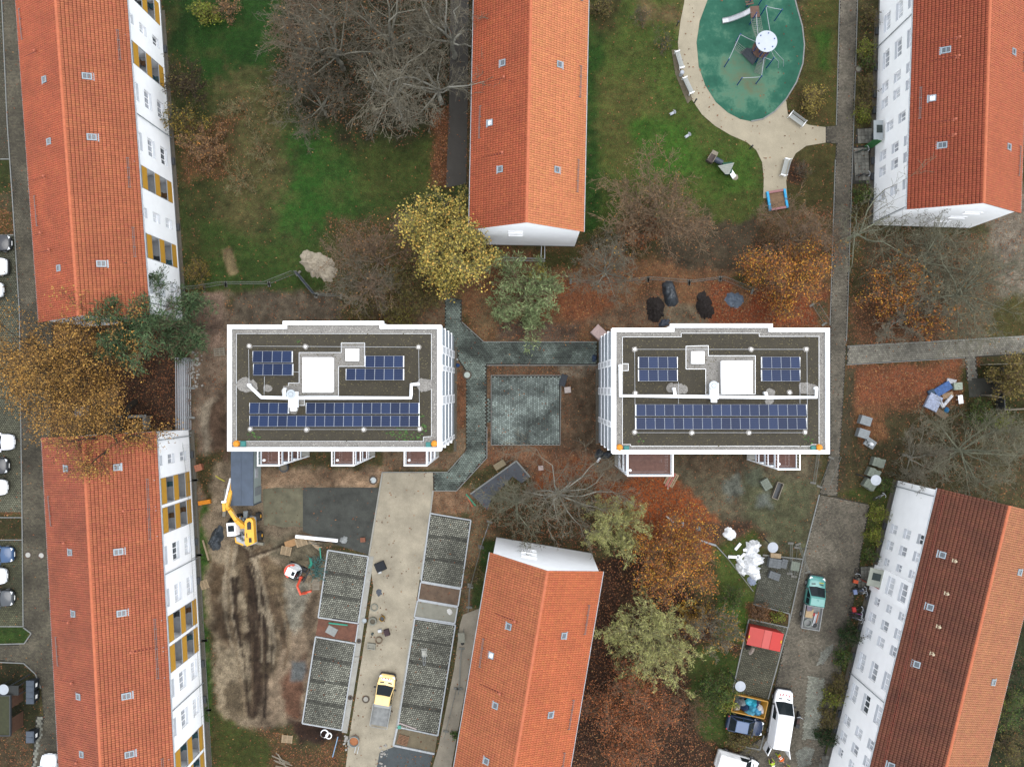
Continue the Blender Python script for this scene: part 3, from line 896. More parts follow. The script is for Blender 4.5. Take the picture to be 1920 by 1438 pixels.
# concrete channel between bays and drive
sheet("concrete_channel", [(691, 1042), (701, 1043), (674, 1230), (664, 1230)], m_conc, .05)
sheet("concrete_channel", [(664, 1231), (674, 1231), (651, 1374), (641, 1372)], m_conc, .05)
sheet("wet_gravel", [(742, 1398), (790, 1404), (812, 1412), (798, 1470), (700, 1470), (712, 1410)], M("wet_gravel", C(70, 78, 80), rough=.35, var=.3, scale=1.2, fine=.3), .035)
sheet("patio_path", [(882, 926), (968, 864), (994, 894), (978, 906), (961, 893), (922, 934), (914, 956)], M("bitumen_dark", C(88, 92, 98), var=.18, scale=1.2, fine=.1), .03)
mb = MB()
for pl in ([(813, 920), (856, 920), (913, 858), (913, 800)], [(716, 885), (839, 885), (870, 850)], [(1120, 641), (907, 641), (866, 604)],
   [(1120, 685), (913, 685)]):
 kerb(mb, pl, .08, z1=.075)
struct(mb.build("court_kerb", m_kerb))
mb = MB()
for pl in ([(717, 886), (692, 1041)], [(812, 920), (807, 962), (788, 1086)], [(777, 1158), (738, 1396)]):
 kerb(mb, pl, .16, z1=.09)
struct(mb.build("drive_kerb", m_conc))
mb = MB()
for lot in (LOT_A, LOT_B, LOT_C, LOT_D, BED_C, PAD_C):
 kerb(mb, lot + [lot[0]], .14, z1=.11)
kerb(mb, [BED_D[0], BED_D[3], BED_D[2]], .2, z1=.16)
kerb(mb, [BED_A[1], BED_A[2]], .14, z1=.11)
struct(mb.build("bay_kerb", m_kerbw))
mb = MB()
for pl in ([(0, -80), (14, 230), (23, 360), (37, 585), (42, 970), (44, 1174)], [(44, 1174), (-60, 1174)], [(-60, 970), (42, 970)], [(-60, 1012), (43, 1012)],
   [(-60, 441), (26, 441)], [(-60, 299), (18, 299)], [(44, 1176), (59, 1187), (46, 1206), (-60, 1209)], [(-60, 1238), (45, 1243), (67, 1263), (77, 1290)]):
 kerb(mb, pl, .1, z1=.08)
struct(mb.build("road_kerb", m_kerb))
mb = MB()
for pl in ([(1536, 927), (1506, 1046), (1480, 1165), (1440, 1310)], [(1430, 1040), (1506, 1048)], [(1412, 1132), (1480, 1150), (1478, 1176), (1404, 1160), (1372, 1300)],
   [(1432, 1378), (1425, 1405), (1380, 1396)]):
 kerb(mb, pl, .12, z1=.08)
kerb(mb, [PATH_N[i] for i in (0, 14)], .07, z1=.06)
kerb(mb, [PATH_N[i] for i in (1, 2, 3, 4)], .07, z1=.06)
kerb(mb, [PATH_N[i] for i in (10, 9)], .07, z1=.06)
kerb(mb, [PATH_EW[0], PATH_EW[1], PATH_EW[2]], .07, z1=.06)
kerb(mb, [PATH_EW[9 - 1], PATH_EW[7]], .07, z1=.06)
struct(mb.build("road_kerb", m_kerb))
mb = MB()
kerb(mb, PLAY[9:19], .14, z1=.085)
struct(mb.build("playground_kerb", m_kerb))
mb = MB()
for pl in (PATIO + [PATIO[0]],):
 kerb(mb, pl, .07, z1=.07)
kerb(mb, [(882, 926), (968, 864), (994, 894)], .16, z1=.16)
struct(mb.build("patio_kerb", m_kerb))
# fallen leaves and grass tufts as loose geometry
def scatter_litter():
 gx, gy = GX.ravel(), GY.ravel()
 ok = GHARD.ravel() < .1
 p = GLEAF.ravel() ** 1.3 * ok
 n = 70000
 i = NR.choice(len(gx), n, p=p / p.sum())
 x = gx[i] + NR.uniform(-.12, .12, n)
 y = gy[i] + NR.uniform(-.12, .12, n)
 z = np.maximum(GZ.ravel()[i], -.02) + NR.uniform(.015, .06, n)
 # some leaves blown on to the paving
 n2 = 1300
 j = NR.choice(np.nonzero((GHARD.ravel() > .1) & (GHARD.ravel() < 2.5))[0], n2)
 x = np.concatenate([x, gx[j] + NR.uniform(-.1, .1, n2)])
 y = np.concatenate([y, gy[j] + NR.uniform(-.1, .1, n2)])
 z = np.concatenate([z, np.full(n2, .085)])
 n += n2
 s = NR.uniform(.05, .12, n)
 a = NR.uniform(0, 6.28, n)
 tl = NR.normal(0, .25, (n, 2))
 P = np.zeros((n, 4, 3))
 for q, (u, v) in enumerate(((-1, -.1), (0, -.62), (1, .1), (0, .62))):
  P[:, q, 0] = x + s * (u * np.cos(a) - v * np.sin(a))
  P[:, q, 1] = y + s * (u * np.sin(a) + v * np.cos(a))
  P[:, q, 2] = z + s * (u * tl[:, 0] + v * tl[:, 1])
 pal = np.array([C(150, 94, 62), C(122, 80, 56), C(164, 112, 72), C(98, 70, 52), C(138, 106, 80), C(178, 136, 86)])
 c = pal[NR.choice(len(pal), n, p=[.3, .25, .15, .15, .1, .05])] * NR.uniform(.7, 1.25, (n, 1))
 F = np.arange(n * 4).reshape(n, 4)
 o = np_mesh("fallen_leaves", P.reshape(-1, 3), F, M("leaf_litter", (1, 1, 1), var=0, rough=.9, attr='Col'), colors=np.repeat(c, 4, 0), kind='stuff')
 tag(o, "brown and orange fallen leaves scattered over lawn, soil and paving", "leaves")
 ok = GHARD.ravel() < .0
 p = GGRASS.ravel() ** 1.2 * ok
 n = 120000
 i = NR.choice(len(gx), n, p=p / p.sum())
 x = gx[i] + NR.uniform(-.12, .12, n)
 y = gy[i] + NR.uniform(-.12, .12, n)
 z = GZ.ravel()[i] - .01
 h = NR.uniform(.06, .16, n)
 a = NR.uniform(0, 6.28, n)
 lx, ly = NR.normal(0, .08, n), NR.normal(0, .08, n)
 w = NR.uniform(.02, .05, n)
 P = np.zeros((n, 3, 3))
 P[:, 0] = np.stack([x + w * np.cos(a), y + w * np.sin(a), z], 1)
 P[:, 1] = np.stack([x - w * np.cos(a), y - w * np.sin(a), z], 1)
 P[:, 2] = np.stack([x + lx, y + ly, z + h], 1)
 c = GCOL.reshape(-1, 3)[i] * NR.uniform(.6, 1.9, (n, 1)) * np.array([1, 1.08, .9])
 o = np_mesh("grass", P.reshape(-1, 3), np.arange(n * 3).reshape(n, 3), M("grass_blade", (1, 1, 1), var=0, rough=.8, attr='Col'), colors=np.repeat(c, 3, 0), kind='stuff')
 tag(o, "short green and straw coloured grass of the lawns", "grass")
scatter_litter()
# ---------------------------------------------------------------- tiled apartment houses
m_white = M("white_render", (.84, .85, .85), rough=.85, var=.05, scale=.7, fine=.03)
m_plinth = M("grey_plinth", C(150, 150, 146), var=.15)
m_frame = M("window_frame", (.82, .82, .82), rough=.4, var=0)
m_sill = M("sill_metal", (.46, .48, .50), rough=.5, var=.1)
m_pane = [M("pane_light", (.58, .60, .62), rough=.12, var=.35, scale=1.1, spec=.5),
   M("pane_mid", (.32, .34, .36), rough=.08, var=.4, scale=1.3, spec=.5),
   M("pane_dark", (.035, .045, .05), rough=.06, var=.3, spec=.5)]
m_zinc = M("zinc", (.30, .33, .35), rough=.45, metal=.4, var=.15)
m_galv = M("galvanised", (.42, .44, .46), rough=.4, metal=.5, var=.1)
m_ochre = M("ochre_panel", (.44, .235, .03), rough=.6, var=.08, scale=3, fine=.06)
m_slab = M("loggia_concrete", (.30, .31, .32), var=.15)
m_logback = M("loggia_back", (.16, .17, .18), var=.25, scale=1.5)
m_deckwood = M("roof_batten", C(92, 42, 28), var=.2)
m_dark = M("dark_metal", (.03, .033, .036), rough=.5, var=.1)
m_clay = M("clay_vent", C(206, 120, 92), var=.1)
m_stain = M("tile_soot", C(120, 50, 34), var=.3, scale=3)
def tile_mat(name, dirt, dirtcol, scale=.35, thr=.5):
 m = bpy.data.materials.new(name)
 m.use_nodes = True
 nt = m.node_tree
 b = nt.nodes['Principled BSDF']
 b.inputs['Roughness'].default_value = .75
 b.inputs['Specular IOR Level'].default_value = .3
 a = nt.nodes.new('ShaderNodeAttribute'); a.attribute_name = 'Col'
 geo = nt.nodes.new('ShaderNodeNewGeometry')
 n = nt.nodes.new('ShaderNodeTexNoise'); n.inputs['Scale'].default_value = scale; n.inputs['Detail'].default_value = 7; n.inputs['Roughness'].default_value = .65
 nt.links.new(geo.outputs['Position'], n.inputs['Vector'])
 mr = nt.nodes.new('ShaderNodeMapRange')
 mr.inputs['From Min'].default_value = thr - .16; mr.inputs['From Max'].default_value = thr + .22
 mr.inputs['To Min'].default_value = 0; mr.inputs['To Max'].default_value = dirt
 nt.links.new(n.outputs['Fac'], mr.inputs['Value'])
 mx = nt.nodes.new('ShaderNodeMix'); mx.data_type = 'RGBA'
 nt.links.new(mr.outputs[0], mx.inputs['Factor'])
 nt.links.new(a.outputs['Color'], mx.inputs['A'])
 mx.inputs['B'].default_value = (*dirtcol, 1)
 nt.links.new(mx.outputs['Result'], b.inputs['Base Color'])
 return m
def tile_field(u0, u1, v1, org, eu, ev, en, col, tint, tw=.22, ex=.335, lift=.085, roll=.034, rowband=.02):
 """double-roman clay tiles as real relief: u along the eave, v up the slope; returns verts, faces, colours"""
 nu = int(round((u1 - u0) / tw))
 tw = (u1 - u0) / nu
 nv = int(round(v1 / ex))
 ex = v1 / nv
 prof = np.array([(.05, -.4), (.14, .75), (.4, 1), (.6, .9), (.84, 1), (.92, .7), (.97, -.4)])
 k = len(prof)
 I, J = np.meshgrid(np.arange(nu), np.arange(nv))
 I, J = I.ravel(), J.ravel()
 n = len(I)
 P = np.zeros((n, 3 * k, 3))
 jit = NR.normal(0, .004, (n, 2))
 for q, (f, hh) in enumerate(prof):
  uu = u0 + (I + f) * tw
  lo = lift + hh * roll + jit[:, 0]
  hi = .008 + hh * roll
  for lay, (vv, nn) in enumerate(((J * ex + .005, np.zeros(n)), (J * ex + .005 + jit[:, 1] * .8, lo), ((J + 1) * ex - .03, np.full(n, hi)))):
   P[:, lay * k + q, 0] = uu
   P[:, lay * k + q, 1] = vv
   P[:, lay * k + q, 2] = nn
 W3 = np.array(org)[None, None] + P[..., 0:1] * np.array(eu) + P[..., 1:2] * np.array(ev) + P[..., 2:3] * np.array(en)
 fs = []
 flip = Vector(eu).cross(Vector(ev)).dot(Vector(en)) < 0
 for lay in range(2):
  for q in range(k - 1):
   f = [lay * k + q, lay * k + q + 1, (lay + 1) * k + q + 1, (lay + 1) * k + q]
   fs.append(f[::-1] if flip else f)
 F = (np.array(fs)[None] + (np.arange(n) * 3 * k)[:, None, None]).reshape(-1, 4)
 t = NR.normal(1, tint, n) * (1 + NR.normal(0, rowband, nv)[J]) * (1 + NR.normal(0, rowband * .8, nu)[I])
 c = np.array(col)[None] * np.clip(t, .45, 1.6)[:, None]
 c[:, 1] *= NR.normal(1, .04, n)
 return W3.reshape(-1, 3), F, np.repeat(c, 3 * k, 0)
def rect_holes(mb, L, z0, z1, holes, depth, y=0.0):
 """front wall in the plane y with rectangular openings; reveals run back by depth"""
 ts = sorted({0.0, L} | {h[0] for h in holes} | {h[1] for h in holes})
 zs = sorted({z0, z1} | {h[2] for h in holes} | {h[3] for h in holes})
 ts = [t for t in ts if 0 <= t <= L]
 zs = [z for z in zs if z0 <= z <= z1]
 for i in range(len(ts) - 1):
  for j in range(len(zs) - 1):
   tc, zc = (ts[i] + ts[i + 1]) / 2, (zs[j] + zs[j + 1]) / 2
   if any(h[0] < tc < h[1] and h[2] < zc < h[3] for h in holes):
    continue
   mb.add([(ts[i], y, zs[j]), (ts[i + 1], y, zs[j]), (ts[i + 1], y, zs[j + 1]), (ts[i], y, zs[j + 1])], [(0, 1, 2, 3)])
 for h in holes:
  a, b, c, d = h[:4]
  e = y + (h[4] if len(h) > 4 else depth)
  mb.add([(a, y, c), (b, y, c), (b, e, c), (a, e, c)], [(0, 1, 2, 3)])
  mb.add([(a, y, d), (b, y, d), (b, e, d), (a, e, d)], [(3, 2, 1, 0)])
  mb.add([(a, y, c), (a, e, c), (a, e, d), (a, y, d)], [(0, 1, 2, 3)])
  mb.add([(b, y, c), (b, e, c), (b, e, d), (b, y, d)], [(3, 2, 1, 0)])
def add_window(root, t, h, w, hh, y=0.0, depth=.28, kind=None):
 """recessed window: frame (part) with panes and an outside sill"""
 d = y + depth - .05
 fb = MB()
 x0, x1, z0, z1 = t - w / 2, t + w / 2, h - hh / 2, h + hh / 2
 fw = .07
 fb.box(((x0 + x1) / 2, d, z0 + fw / 2), (w, .06, fw))
 fb.box(((x0 + x1) / 2, d, z1 - fw / 2), (w, .06, fw))
 nm = 2 if w < 1.5 else 3
 for i in range(nm + 1):
  fb.box((x0 + fw / 2 + (w - fw) * i / nm, d, h), (fw if i in (0, nm) else .09, .058, hh - 2 * fw))
 if w > 1.5:
  fb.box((x0 + w / 6, d, h + .25), (w / 3 - .1, .056, .05))
 f = fb.build('window', m_frame, root, world=False)
 pb = MB()
 pb.add([(x0 + .03, d + .015, z0 + .03), (x1 - .03, d + .015, z0 + .03), (x1 - .03, d + .015, z1 - .03), (x0 + .03, d + .015, z1 - .03)], [(0, 1, 2, 3)])
 pb.build('pane', m_pane[RND.choices((0, 1, 2), (9, 3, .6))[0]] if kind is None else m_pane[kind], f, world=False)
 sb = MB()
 sb.box(((x0 + x1) / 2, y + depth / 2 - .06, z0 + .012), (w - .01, depth - .02, .03))
 sb.build('sill', m_sill, f, world=False)
 return f
def facade_t(root, L, px, py):
 """distance along the facade base for a base-line photo pixel"""
 p = G(px, py)
 a = root.rotation_euler.z
 d = p - root.location
 return d.x * math.cos(a) + d.y * math.sin(a)
def house(name, label, P0, P1, W, He, Hr, cols=(), tcol=None, tcol2=None, dirt=(.5, .5), windows=(), vents=(), guards=(), pipes=(), loggias=(), ov=.3, og=.2,
   niches=(), bay=None, base_line=None, storeys=(2.05, 4.85, 7.55), front=True, darkcol=None, stain=True):
 a, b = G(*P0), G(*P1)
 L = (b - a).length
 ang = math.atan2(b.y - a.y, b.x - a.x)
 root = thing(name, label, 'apartment house', (a.x, a.y, 0), ang)
 sl = (Hr - He) / (W / 2 + ov)
 zw = He + ov * sl - .12                      # wall top under the roof
 ca = math.cos(ang)
 def T(py):                                   # base-line px y -> t
  if abs(b.y - a.y) < 1e-6:
   return 0
  return ((NY - py) / S - a.y) / (b.y - a.y) * L
 holes, wins = [], []
 for c in cols:
  py, kind = c[0], c[1]
  t = T(py)
  if not (0 < t < L):
   continue
  hs_ = storeys if kind in 'st' else c[2]
  for h in hs_:
   w, hh = (1.02, 1.35) if kind in 'sS' else (1.85, 1.4)
   if len(c) > 3:
    w, hh = c[3]
   if h + hh / 2 > zw - .1:
    hh2 = (zw - .12) - (h - hh / 2)
    h = h - hh / 2 + hh2 / 2
    hh = hh2
   yb = 0.0
   if bay and bay[0] < py < bay[1]:
    yb = -.3
   wins.append((t, h, w, hh, yb))
   if yb == 0:
    holes.append((t - w / 2, t + w / 2, h - hh / 2, h + hh / 2))
 for l0, l1 in loggias:
  t0, t1 = sorted((T(l0), T(l1)))
  t0, t1 = max(t0, .05), min(t1, L - .05)
  holes.append((t0, t1, .55, zw - .3, 1.5))
 wb = MB()
 rect_holes(wb, L, .35, zw, holes, .28)
 # back and gables
 wb.add([(0, W, .35), (L, W, .35), (L, W, zw), (0, W, zw)], [(3, 2, 1, 0)])
 for x, fl in ((0, 1), (L, 0)):
  f = (0, 1, 2, 3, 4)
  wb.add([(x, 0, .35), (x, W, .35), (x, W, zw), (x, W / 2, Hr - .15), (x, 0, zw)], [f[::-1] if fl else f])
 wall = wb.build('wall', m_white, root, world=False)
 pb = MB()
 pb.box((L / 2, W / 2, .17), (L - .04, W - .04, .38))
 pb.build('plinth', m_plinth, root, world=False)
 for w in wins:
  add_window(root, *w)
 if bay:
  t0, t1 = sorted((T(bay[0]), T(bay[1])))
  bb = MB()
  hol = [(w[0] - w[2] / 2 - t0, w[0] + w[2] / 2 - t0, w[1] - w[3] / 2, w[1] + w[3] / 2) for w in wins if w[4] < 0]
  rect_holes(bb, t1 - t0, .35, zw, hol, .28, y=-.3)
  bb.v = [(v[0] + t0, v[1], v[2]) for v in bb.v]
  for x, f in ((t0, (0, 1, 2, 3)), (t1, (3, 2, 1, 0))):
   bb.add([(x, 0, .35), (x, -.3, .35), (x, -.3, zw), (x, 0, zw)], [f[::-1]])
  bb.build('stair_bay', m_white, root, world=False)
 # loggias
 for l0, l1 in loggias:
  t0, t1 = sorted((T(l0), T(l1)))
  t0, t1 = max(t0, .05), min(t1, L - .05)
  if t1 - t0 < .4:
   continue
  lb = MB()
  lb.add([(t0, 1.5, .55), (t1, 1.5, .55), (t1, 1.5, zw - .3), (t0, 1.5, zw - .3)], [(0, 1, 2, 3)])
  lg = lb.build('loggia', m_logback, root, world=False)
  tc, tw = (t0 + t1) / 2, t1 - t0
  for k, hb in enumerate((.72, 3.5, 6.25)):
   fb = MB()
   fb.box((tc, .75, hb - .08), (tw - .02, 1.44, .16))
   fb.build('balcony_floor', m_slab, lg, world=False)
   qb = MB()
   qb.box((tc, .02, hb + .5), (tw - .1, .06, 1.12))
   qb.build('parapet_panel', m_ochre, lg, world=False)
   rb = MB()
   rb.beam((t0 + .06, .0, hb + 1.1), (t1 - .06, .0, hb + 1.1), .07, .05)
   rb.beam((t0 + .05, .02, hb), (t0 + .05, .02, hb + 2.4), .05, .05)
   rb.beam((t1 - .05, .02, hb), (t1 - .05, .02, hb + 2.4), .05, .05)
   rb.build('railing', m_galv, lg, world=False)
   db = MB()
   db.box((tc + tw * .15, 1.46, hb + 1.05), (min(.95, tw * .4), .05, 2.05))
   db.build('balcony_door', m_pane[1], lg, world=False)
   # small balcony furniture fixed in the recess
   if RND.random() < .75:
    kb = MB()
    x = t0 + tw * RND.uniform(.2, .8)
    kb.box((x, .55, hb + .42), (.5, .45, .05))
    kb.box((x, .76, hb + .65), (.5, .05, .45))
    for dx in (-.2, .2):
     for dy in (.37, .73):
      kb.box((x + dx, dy, hb + .2), (.04, .04, .4))
    kb.build('balcony_seat', RND.choice((m_dark, M('seat_teal', C(70, 110, 120)), M('seat_wood', C(120, 90, 60)))), lg, world=False)
 # roof
 rb = MB()
 tk = .1
 for s in (0, 1):
  y0, y1 = (-ov, W / 2) if s == 0 else (W + ov, W / 2)
  q = [(-og, y0, He), (L + og, y0, He), (L + og, y1, Hr), (-og, y1, Hr)]
  lo = [(x, y, z - tk) for x, y, z in q]
  f = [(0, 1, 2, 3), (7, 6, 5, 4), (0, 4, 5, 1), (1, 5, 6, 2), (3, 7, 4, 0)]
  rb.add(q + lo, f if s == 0 else [g[::-1] for g in f])
 roof = rb.build('roof', m_deckwood, root, world=False)
 hyp = math.hypot(W / 2 + ov, Hr - He)
 for s in (0, 1):
  sy = 1 if s == 0 else -1
  org = (0, -ov if s == 0 else W + ov, He)
  ev = Vector((0, sy * (W / 2 + ov) / hyp, (Hr - He) / hyp))
  en = Vector((0, -sy * (Hr - He) / hyp, (W / 2 + ov) / hyp))
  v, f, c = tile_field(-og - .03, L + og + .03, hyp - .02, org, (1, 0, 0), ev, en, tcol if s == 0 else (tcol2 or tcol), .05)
  np_mesh('roof_tiles', v, f, tile_mat('clay_tiles', dirt[s], darkcol or C(112, 58, 42), scale=.4, thr=.52), roof, colors=c, kind='stuff', world=False)
 rt = MB()
 n = int((L + 2 * og) / .42)
 for i in range(n):
  x = -og + (i + .5) * (L + 2 * og) / n
  pts = []
  ll = (L + 2 * og) / n
  for e, rr in ((x - ll / 2, .15), (x + ll / 2 + .03, .135)):
   for q in range(6):
    aa = math.pi * q / 5
    pts.append((e, W / 2 + rr * math.cos(aa), Hr - .02 + rr * math.sin(aa) * .9))
  rt.add(pts, [(q, q + 6, q + 7, q + 1) for q in range(5)] + [(0, 1, 2, 3, 4, 5), (11, 10, 9, 8, 7, 6)])
 rt.build('ridge_tiles', M('ridge_clay', C(214, 122, 84), var=.15, scale=2), roof, world=False, kind='stuff')
 # gutters and verge
 for s in (0, 1):
  gb = MB()
  y = -ov - .06 if s == 0 else W + ov + .06
  gb.tube([(-og, y, He - .03), (L + og, y, He - .03)], .075, 6)
  gb.build('gutter', m_zinc, root, world=False)
 for py in pipes:
  t = T(py)
  if .1 < t < L - .1:
   db = MB()
   yb = -.3 if (bay and bay[0] < py < bay[1]) else 0
   db.tube([(t, -ov - .05, He - .1), (t, -.08 + yb, He - .55), (t, -.08 + yb, .1)], .05, 6)
   db.build('downpipe', m_zinc, root, world=False)
 # cellar lights at the foot of the facade
 if front:
  for c in cols:
   t = T(c[0])
   if 0.5 < t < L - .5 and c[1] in 'stST':
    cb = MB()
    cb.box((t, -.14, .12), (.75, .36, .34))
    cb.build('cellar_light', m_dark, root, world=False)
 # roof furniture, each found on its slope from where the drone sees it
 Mw = Matrix.Translation(root.location) @ Matrix.Rotation(ang, 4, 'Z')
 Mi = Mw.inverted()
 def slope_pt(px, py, lift=.0):
  best = None
  for s in (0, 1):
   sy = 1 if s == 0 else -1
   n_l = Vector((0, -sy * (Hr - He) / hyp, (W / 2 + ov) / hyp))
   o_l = Vector((0, -ov if s == 0 else W + ov, He))
   n_w = Mw.to_3x3() @ n_l
   p = on_plane(px, py, Mw @ o_l, n_w)
   q = Mi @ p
   if -ov - .2 <= (q.y if s == 0 else W - q.y) <= W / 2 + .2:
    return q + n_l * lift, n_l, Vector((0, sy * (W / 2 + ov) / hyp, (Hr - He) / hyp))
  return None
 for w in windows:
  r = slope_pt(w[0], w[1], .08)
  if not r:
   continue
  q, n_l, v_l = r
  big = len(w) > 2 and w[2] == 'd'
  ww, hh = (.62, .85) if big else (.62, .6)
  R3 = Matrix((Vector((1, 0, 0)), v_l, n_l)).transposed().to_4x4()
  R3s = R3.to_3x3()
  fb = MB()
  x_s = Vector((1, 0, 0))
  for sx in (-1, 1):
   fb.box(q + x_s * sx * (ww / 2 - .04), (.09, hh, .14), M4=R3s)
  for sv in (-1, 1):
   fb.box(q + v_l * sv * (hh / 2 - .045), (ww - .17, .09, .135), M4=R3s)
  fb.box(q - v_l * (hh / 2 + .1) - n_l * .02, (ww + .14, .2, .03), M4=R3s)
  if big:
   fb.box(q, (ww - .17, .06, .13), M4=R3s)
  f = fb.build('roof_window', M('roof_window_alu', C(176, 190, 198), rough=.4, metal=.2, var=.08), root, world=False)
  pb = MB()
  pb.box(q + n_l * .02, (ww - .16, hh - .17, .02), M4=R3s)
  pb.build('pane', M('roof_pane', C(96, 106, 112), rough=.1, spec=.5, var=.3, scale=2) if len(w) < 3 or w[2] != 'o' else m_pane[0], f, world=False)
 for w in vents:
  r = slope_pt(w[0], w[1], .0)
  if not r:
   continue
  q, n_l, v_l = r
  vb = MB()
  vb.tube([q, q + Vector((0, 0, .34))], .075, 9)
  vb.tube([q + Vector((0, 0, .34)), q + Vector((0, 0, .42))], [.13, .09], 9)
  R3s = Matrix((Vector((1, 0, 0)), v_l, n_l)).transposed()
  vb.box(q + n_l * .06, (.34, .36, .03), M4=R3s)
  vp = vb.build('vent_pipe', m_clay if len(w) < 3 else M('pale_vent', C(224, 208, 176)), root, world=False)
  if stain:
   sb = MB()
   Ls = min(3.0, (q.y + ov) if v_l.y > 0 else (W + ov - q.y)) * .8
   p0, p1 = q - v_l * .1 + n_l * .088, q - v_l * Ls + n_l * .088
   sb.add([p0 - x_(.07), p0 + x_(.07), p1 + x_(.03), p1 - x_(.03)], [(0, 1, 2, 3) if v_l.y < 0 else (3, 2, 1, 0)])
   sb.build('soot_streak', m_stain, vp, world=False)
 for g in guards:
  r0, r1 = slope_pt(g[0], g[1], .17), slope_pt(g[2], g[3], .17)
  if not r0 or not r1:
   continue
  gb = MB()
  p, q = r0[0], r1[0]
  n_l, v_l = r0[1], r0[2]
  mt = M('guard_zinc', C(150, 136, 132), rough=.6) if len(g) < 5 else M('guard_red', C(150, 74, 54), rough=.5)
  for o in ((-.07, .0), (.07, .03)):
   gb.tube([p + v_l * o[0] + n_l * o[1], q + v_l * o[0] + n_l * o[1]], .02, 6)
  nn = max(2, int((q - p).length / .9))
  for i in range(nn + 1):
   e = p.lerp(q, i / nn)
   gb.beam(e - v_l * .14 - n_l * .06, e + v_l * .14 - n_l * .06, .04, .1, up=n_l)
  gb.build('snow_guard', mt, root, world=False)
 for e, yc, h, w_, h_ in niches:
  nb = MB()
  x = -.0 if e == 0 else L
  sgn = -1 if e == 0 else 1
  nb.box((x + sgn * .06, yc, h - h_ / 2), (.14, w_, .07))
  nb.box((x + sgn * .03, yc, h + h_ / 2), (.06, w_, .05))
  for dy in (-w_ / 2 + .03, w_ / 2 - .03):
   nb.box((x + sgn * .03, yc + dy, h), (.06, .06, h_ - .05))
  f = nb.build('gable_window', m_frame, root, world=False)
  qb = MB()
  qb.box((x + sgn * .012, yc, h), (.024, w_ - .1, h_ - .05))
  qb.build('pane', m_pane[0], f, world=False)
 return root
def x_(d):
 return Vector((d, 0, 0))
CT = lambda r, g, b: C(r * .96, g * 1.04, b * .98, 1.06)
house('apartment_house', 'long orange roofed apartment house with yellow loggia panels, north one of the west row', (345, 600), (296, -80), 10.4, 8.4, 11.2,
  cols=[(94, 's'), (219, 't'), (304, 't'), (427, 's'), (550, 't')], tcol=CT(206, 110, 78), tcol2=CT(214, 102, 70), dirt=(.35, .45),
  loggias=[(-35, 8), (12, 55), (132, 172), (345, 385), (462, 505)], pipes=[259, 582],
  windows=[(163, 144, 'd'), (172, 258, 'd'), (190, 495, 'd'), (85, 150), (94, 266), (112, 503)], vents=[(68, 98), (85, 332), (79, 438), (95, 469)],
  guards=[(220, 58, 225, 113), (239, 297, 243, 352), (249, 427, 253, 482), (38, 18, 44, 75), (67, 368, 72, 424)])
house('apartment_house', 'long orange roofed apartment house partly under the golden tree, south one of the west row', (393, 1512), (356, 805), 10.8, 8.3, 11.1,
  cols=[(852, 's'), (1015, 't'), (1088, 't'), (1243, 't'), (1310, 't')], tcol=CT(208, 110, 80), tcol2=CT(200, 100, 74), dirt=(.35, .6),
  loggias=[(882, 928), (933, 978), (1118, 1165), (1170, 1216), (1352, 1397), (1402, 1447)], pipes=[817, 1046, 1279],
  windows=[(222, 1034, 'd'), (228, 1149, 'd'), (237, 1304, 'd'), (243, 1413, 'd'), (219, 876), (133, 1035), (139, 1150), (149, 1305), (155, 1413), (125, 878)],
  vents=[(123, 1017), (131, 1165), (137, 1278), (146, 1427), (234, 957), (248, 1221)],
  guards=[(276, 898, 281, 1011), (290, 1160, 296, 1271), (304, 1421, 307, 1470), (93, 930, 98, 985), (107, 1193, 111, 1247)])
house('apartment_house', 'orange roofed house end with white gable beside the yellow maple and play lawn', (1077, 463), (1088, -80), 10.6, 9.2, 13.0,
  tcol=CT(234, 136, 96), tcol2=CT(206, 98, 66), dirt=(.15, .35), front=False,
  windows=[(944, 119), (920, 231, 'o'), (939, 318), (1048, 122), (1043, 319)], vents=[(945, 147), (942, 288)],
  guards=[(902, 200, 900, 260), (1088, 125, 1086, 183), (1083, 300, 1081, 360), (1091, -40, 1090, 3)],
  niches=[(0, 6.4, 7.6, 1.5, .5), (0, 6.4, 6.2, 1.5, .5)])
house('apartment_house', 'white fronted house with orange roof east of the playground, northeast one', (1650, -80), (1634, 423), 10.65, 8.5, 11.9,
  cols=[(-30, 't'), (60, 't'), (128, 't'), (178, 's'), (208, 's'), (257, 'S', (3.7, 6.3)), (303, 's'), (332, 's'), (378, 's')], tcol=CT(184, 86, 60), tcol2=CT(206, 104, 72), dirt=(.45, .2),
  pipes=[91, 419], windows=[(1774, 95, 'd'), (1767, 273, 'd'), (1749, 185, 'o'), (1899, 98), (1890, 276)], vents=[(1796, 72), (1795, 107), (1789, 225), (1788, 254)],
  guards=[(1727, 165, 1725, 223), (1918, 100, 1917, 135), (1911, 275, 1908, 330)], storeys=(2.3, 5.0, 7.6), darkcol=C(140, 62, 42),
  niches=[(1, 7.0, 7.2, 1.8, .5), (1, 6.6, 5.2, 1.8, .5), (1, 6.0, 3.3, 1.8, .5)])
house('apartment_house', 'orange roofed house with white gable facing north beside the construction drive', (931, 1006), (838, 1560), 10.6, 9.3, 13.0,
  tcol=CT(216, 118, 82), tcol2=CT(220, 112, 74), dirt=(.3, .25), front=False,
  windows=[(964, 1163), (955, 1174), (922, 1228, 'o'), (930, 1322), (913, 1426), (1056, 1191), (1031, 1339)][1:], vents=[(937, 1298), (965, 1163)],
  guards=[(908, 1197, 901, 1250), (1103, 1134, 1095, 1188), (1074, 1311, 1065, 1366), (1057, 1410, 1050, 1460)],
  niches=[(0, 3.6, 7.9, 1.6, .45), (0, 3.6, 6.2, 1.6, .45), (0, 3.6, 4.5, 1.6, .45)])
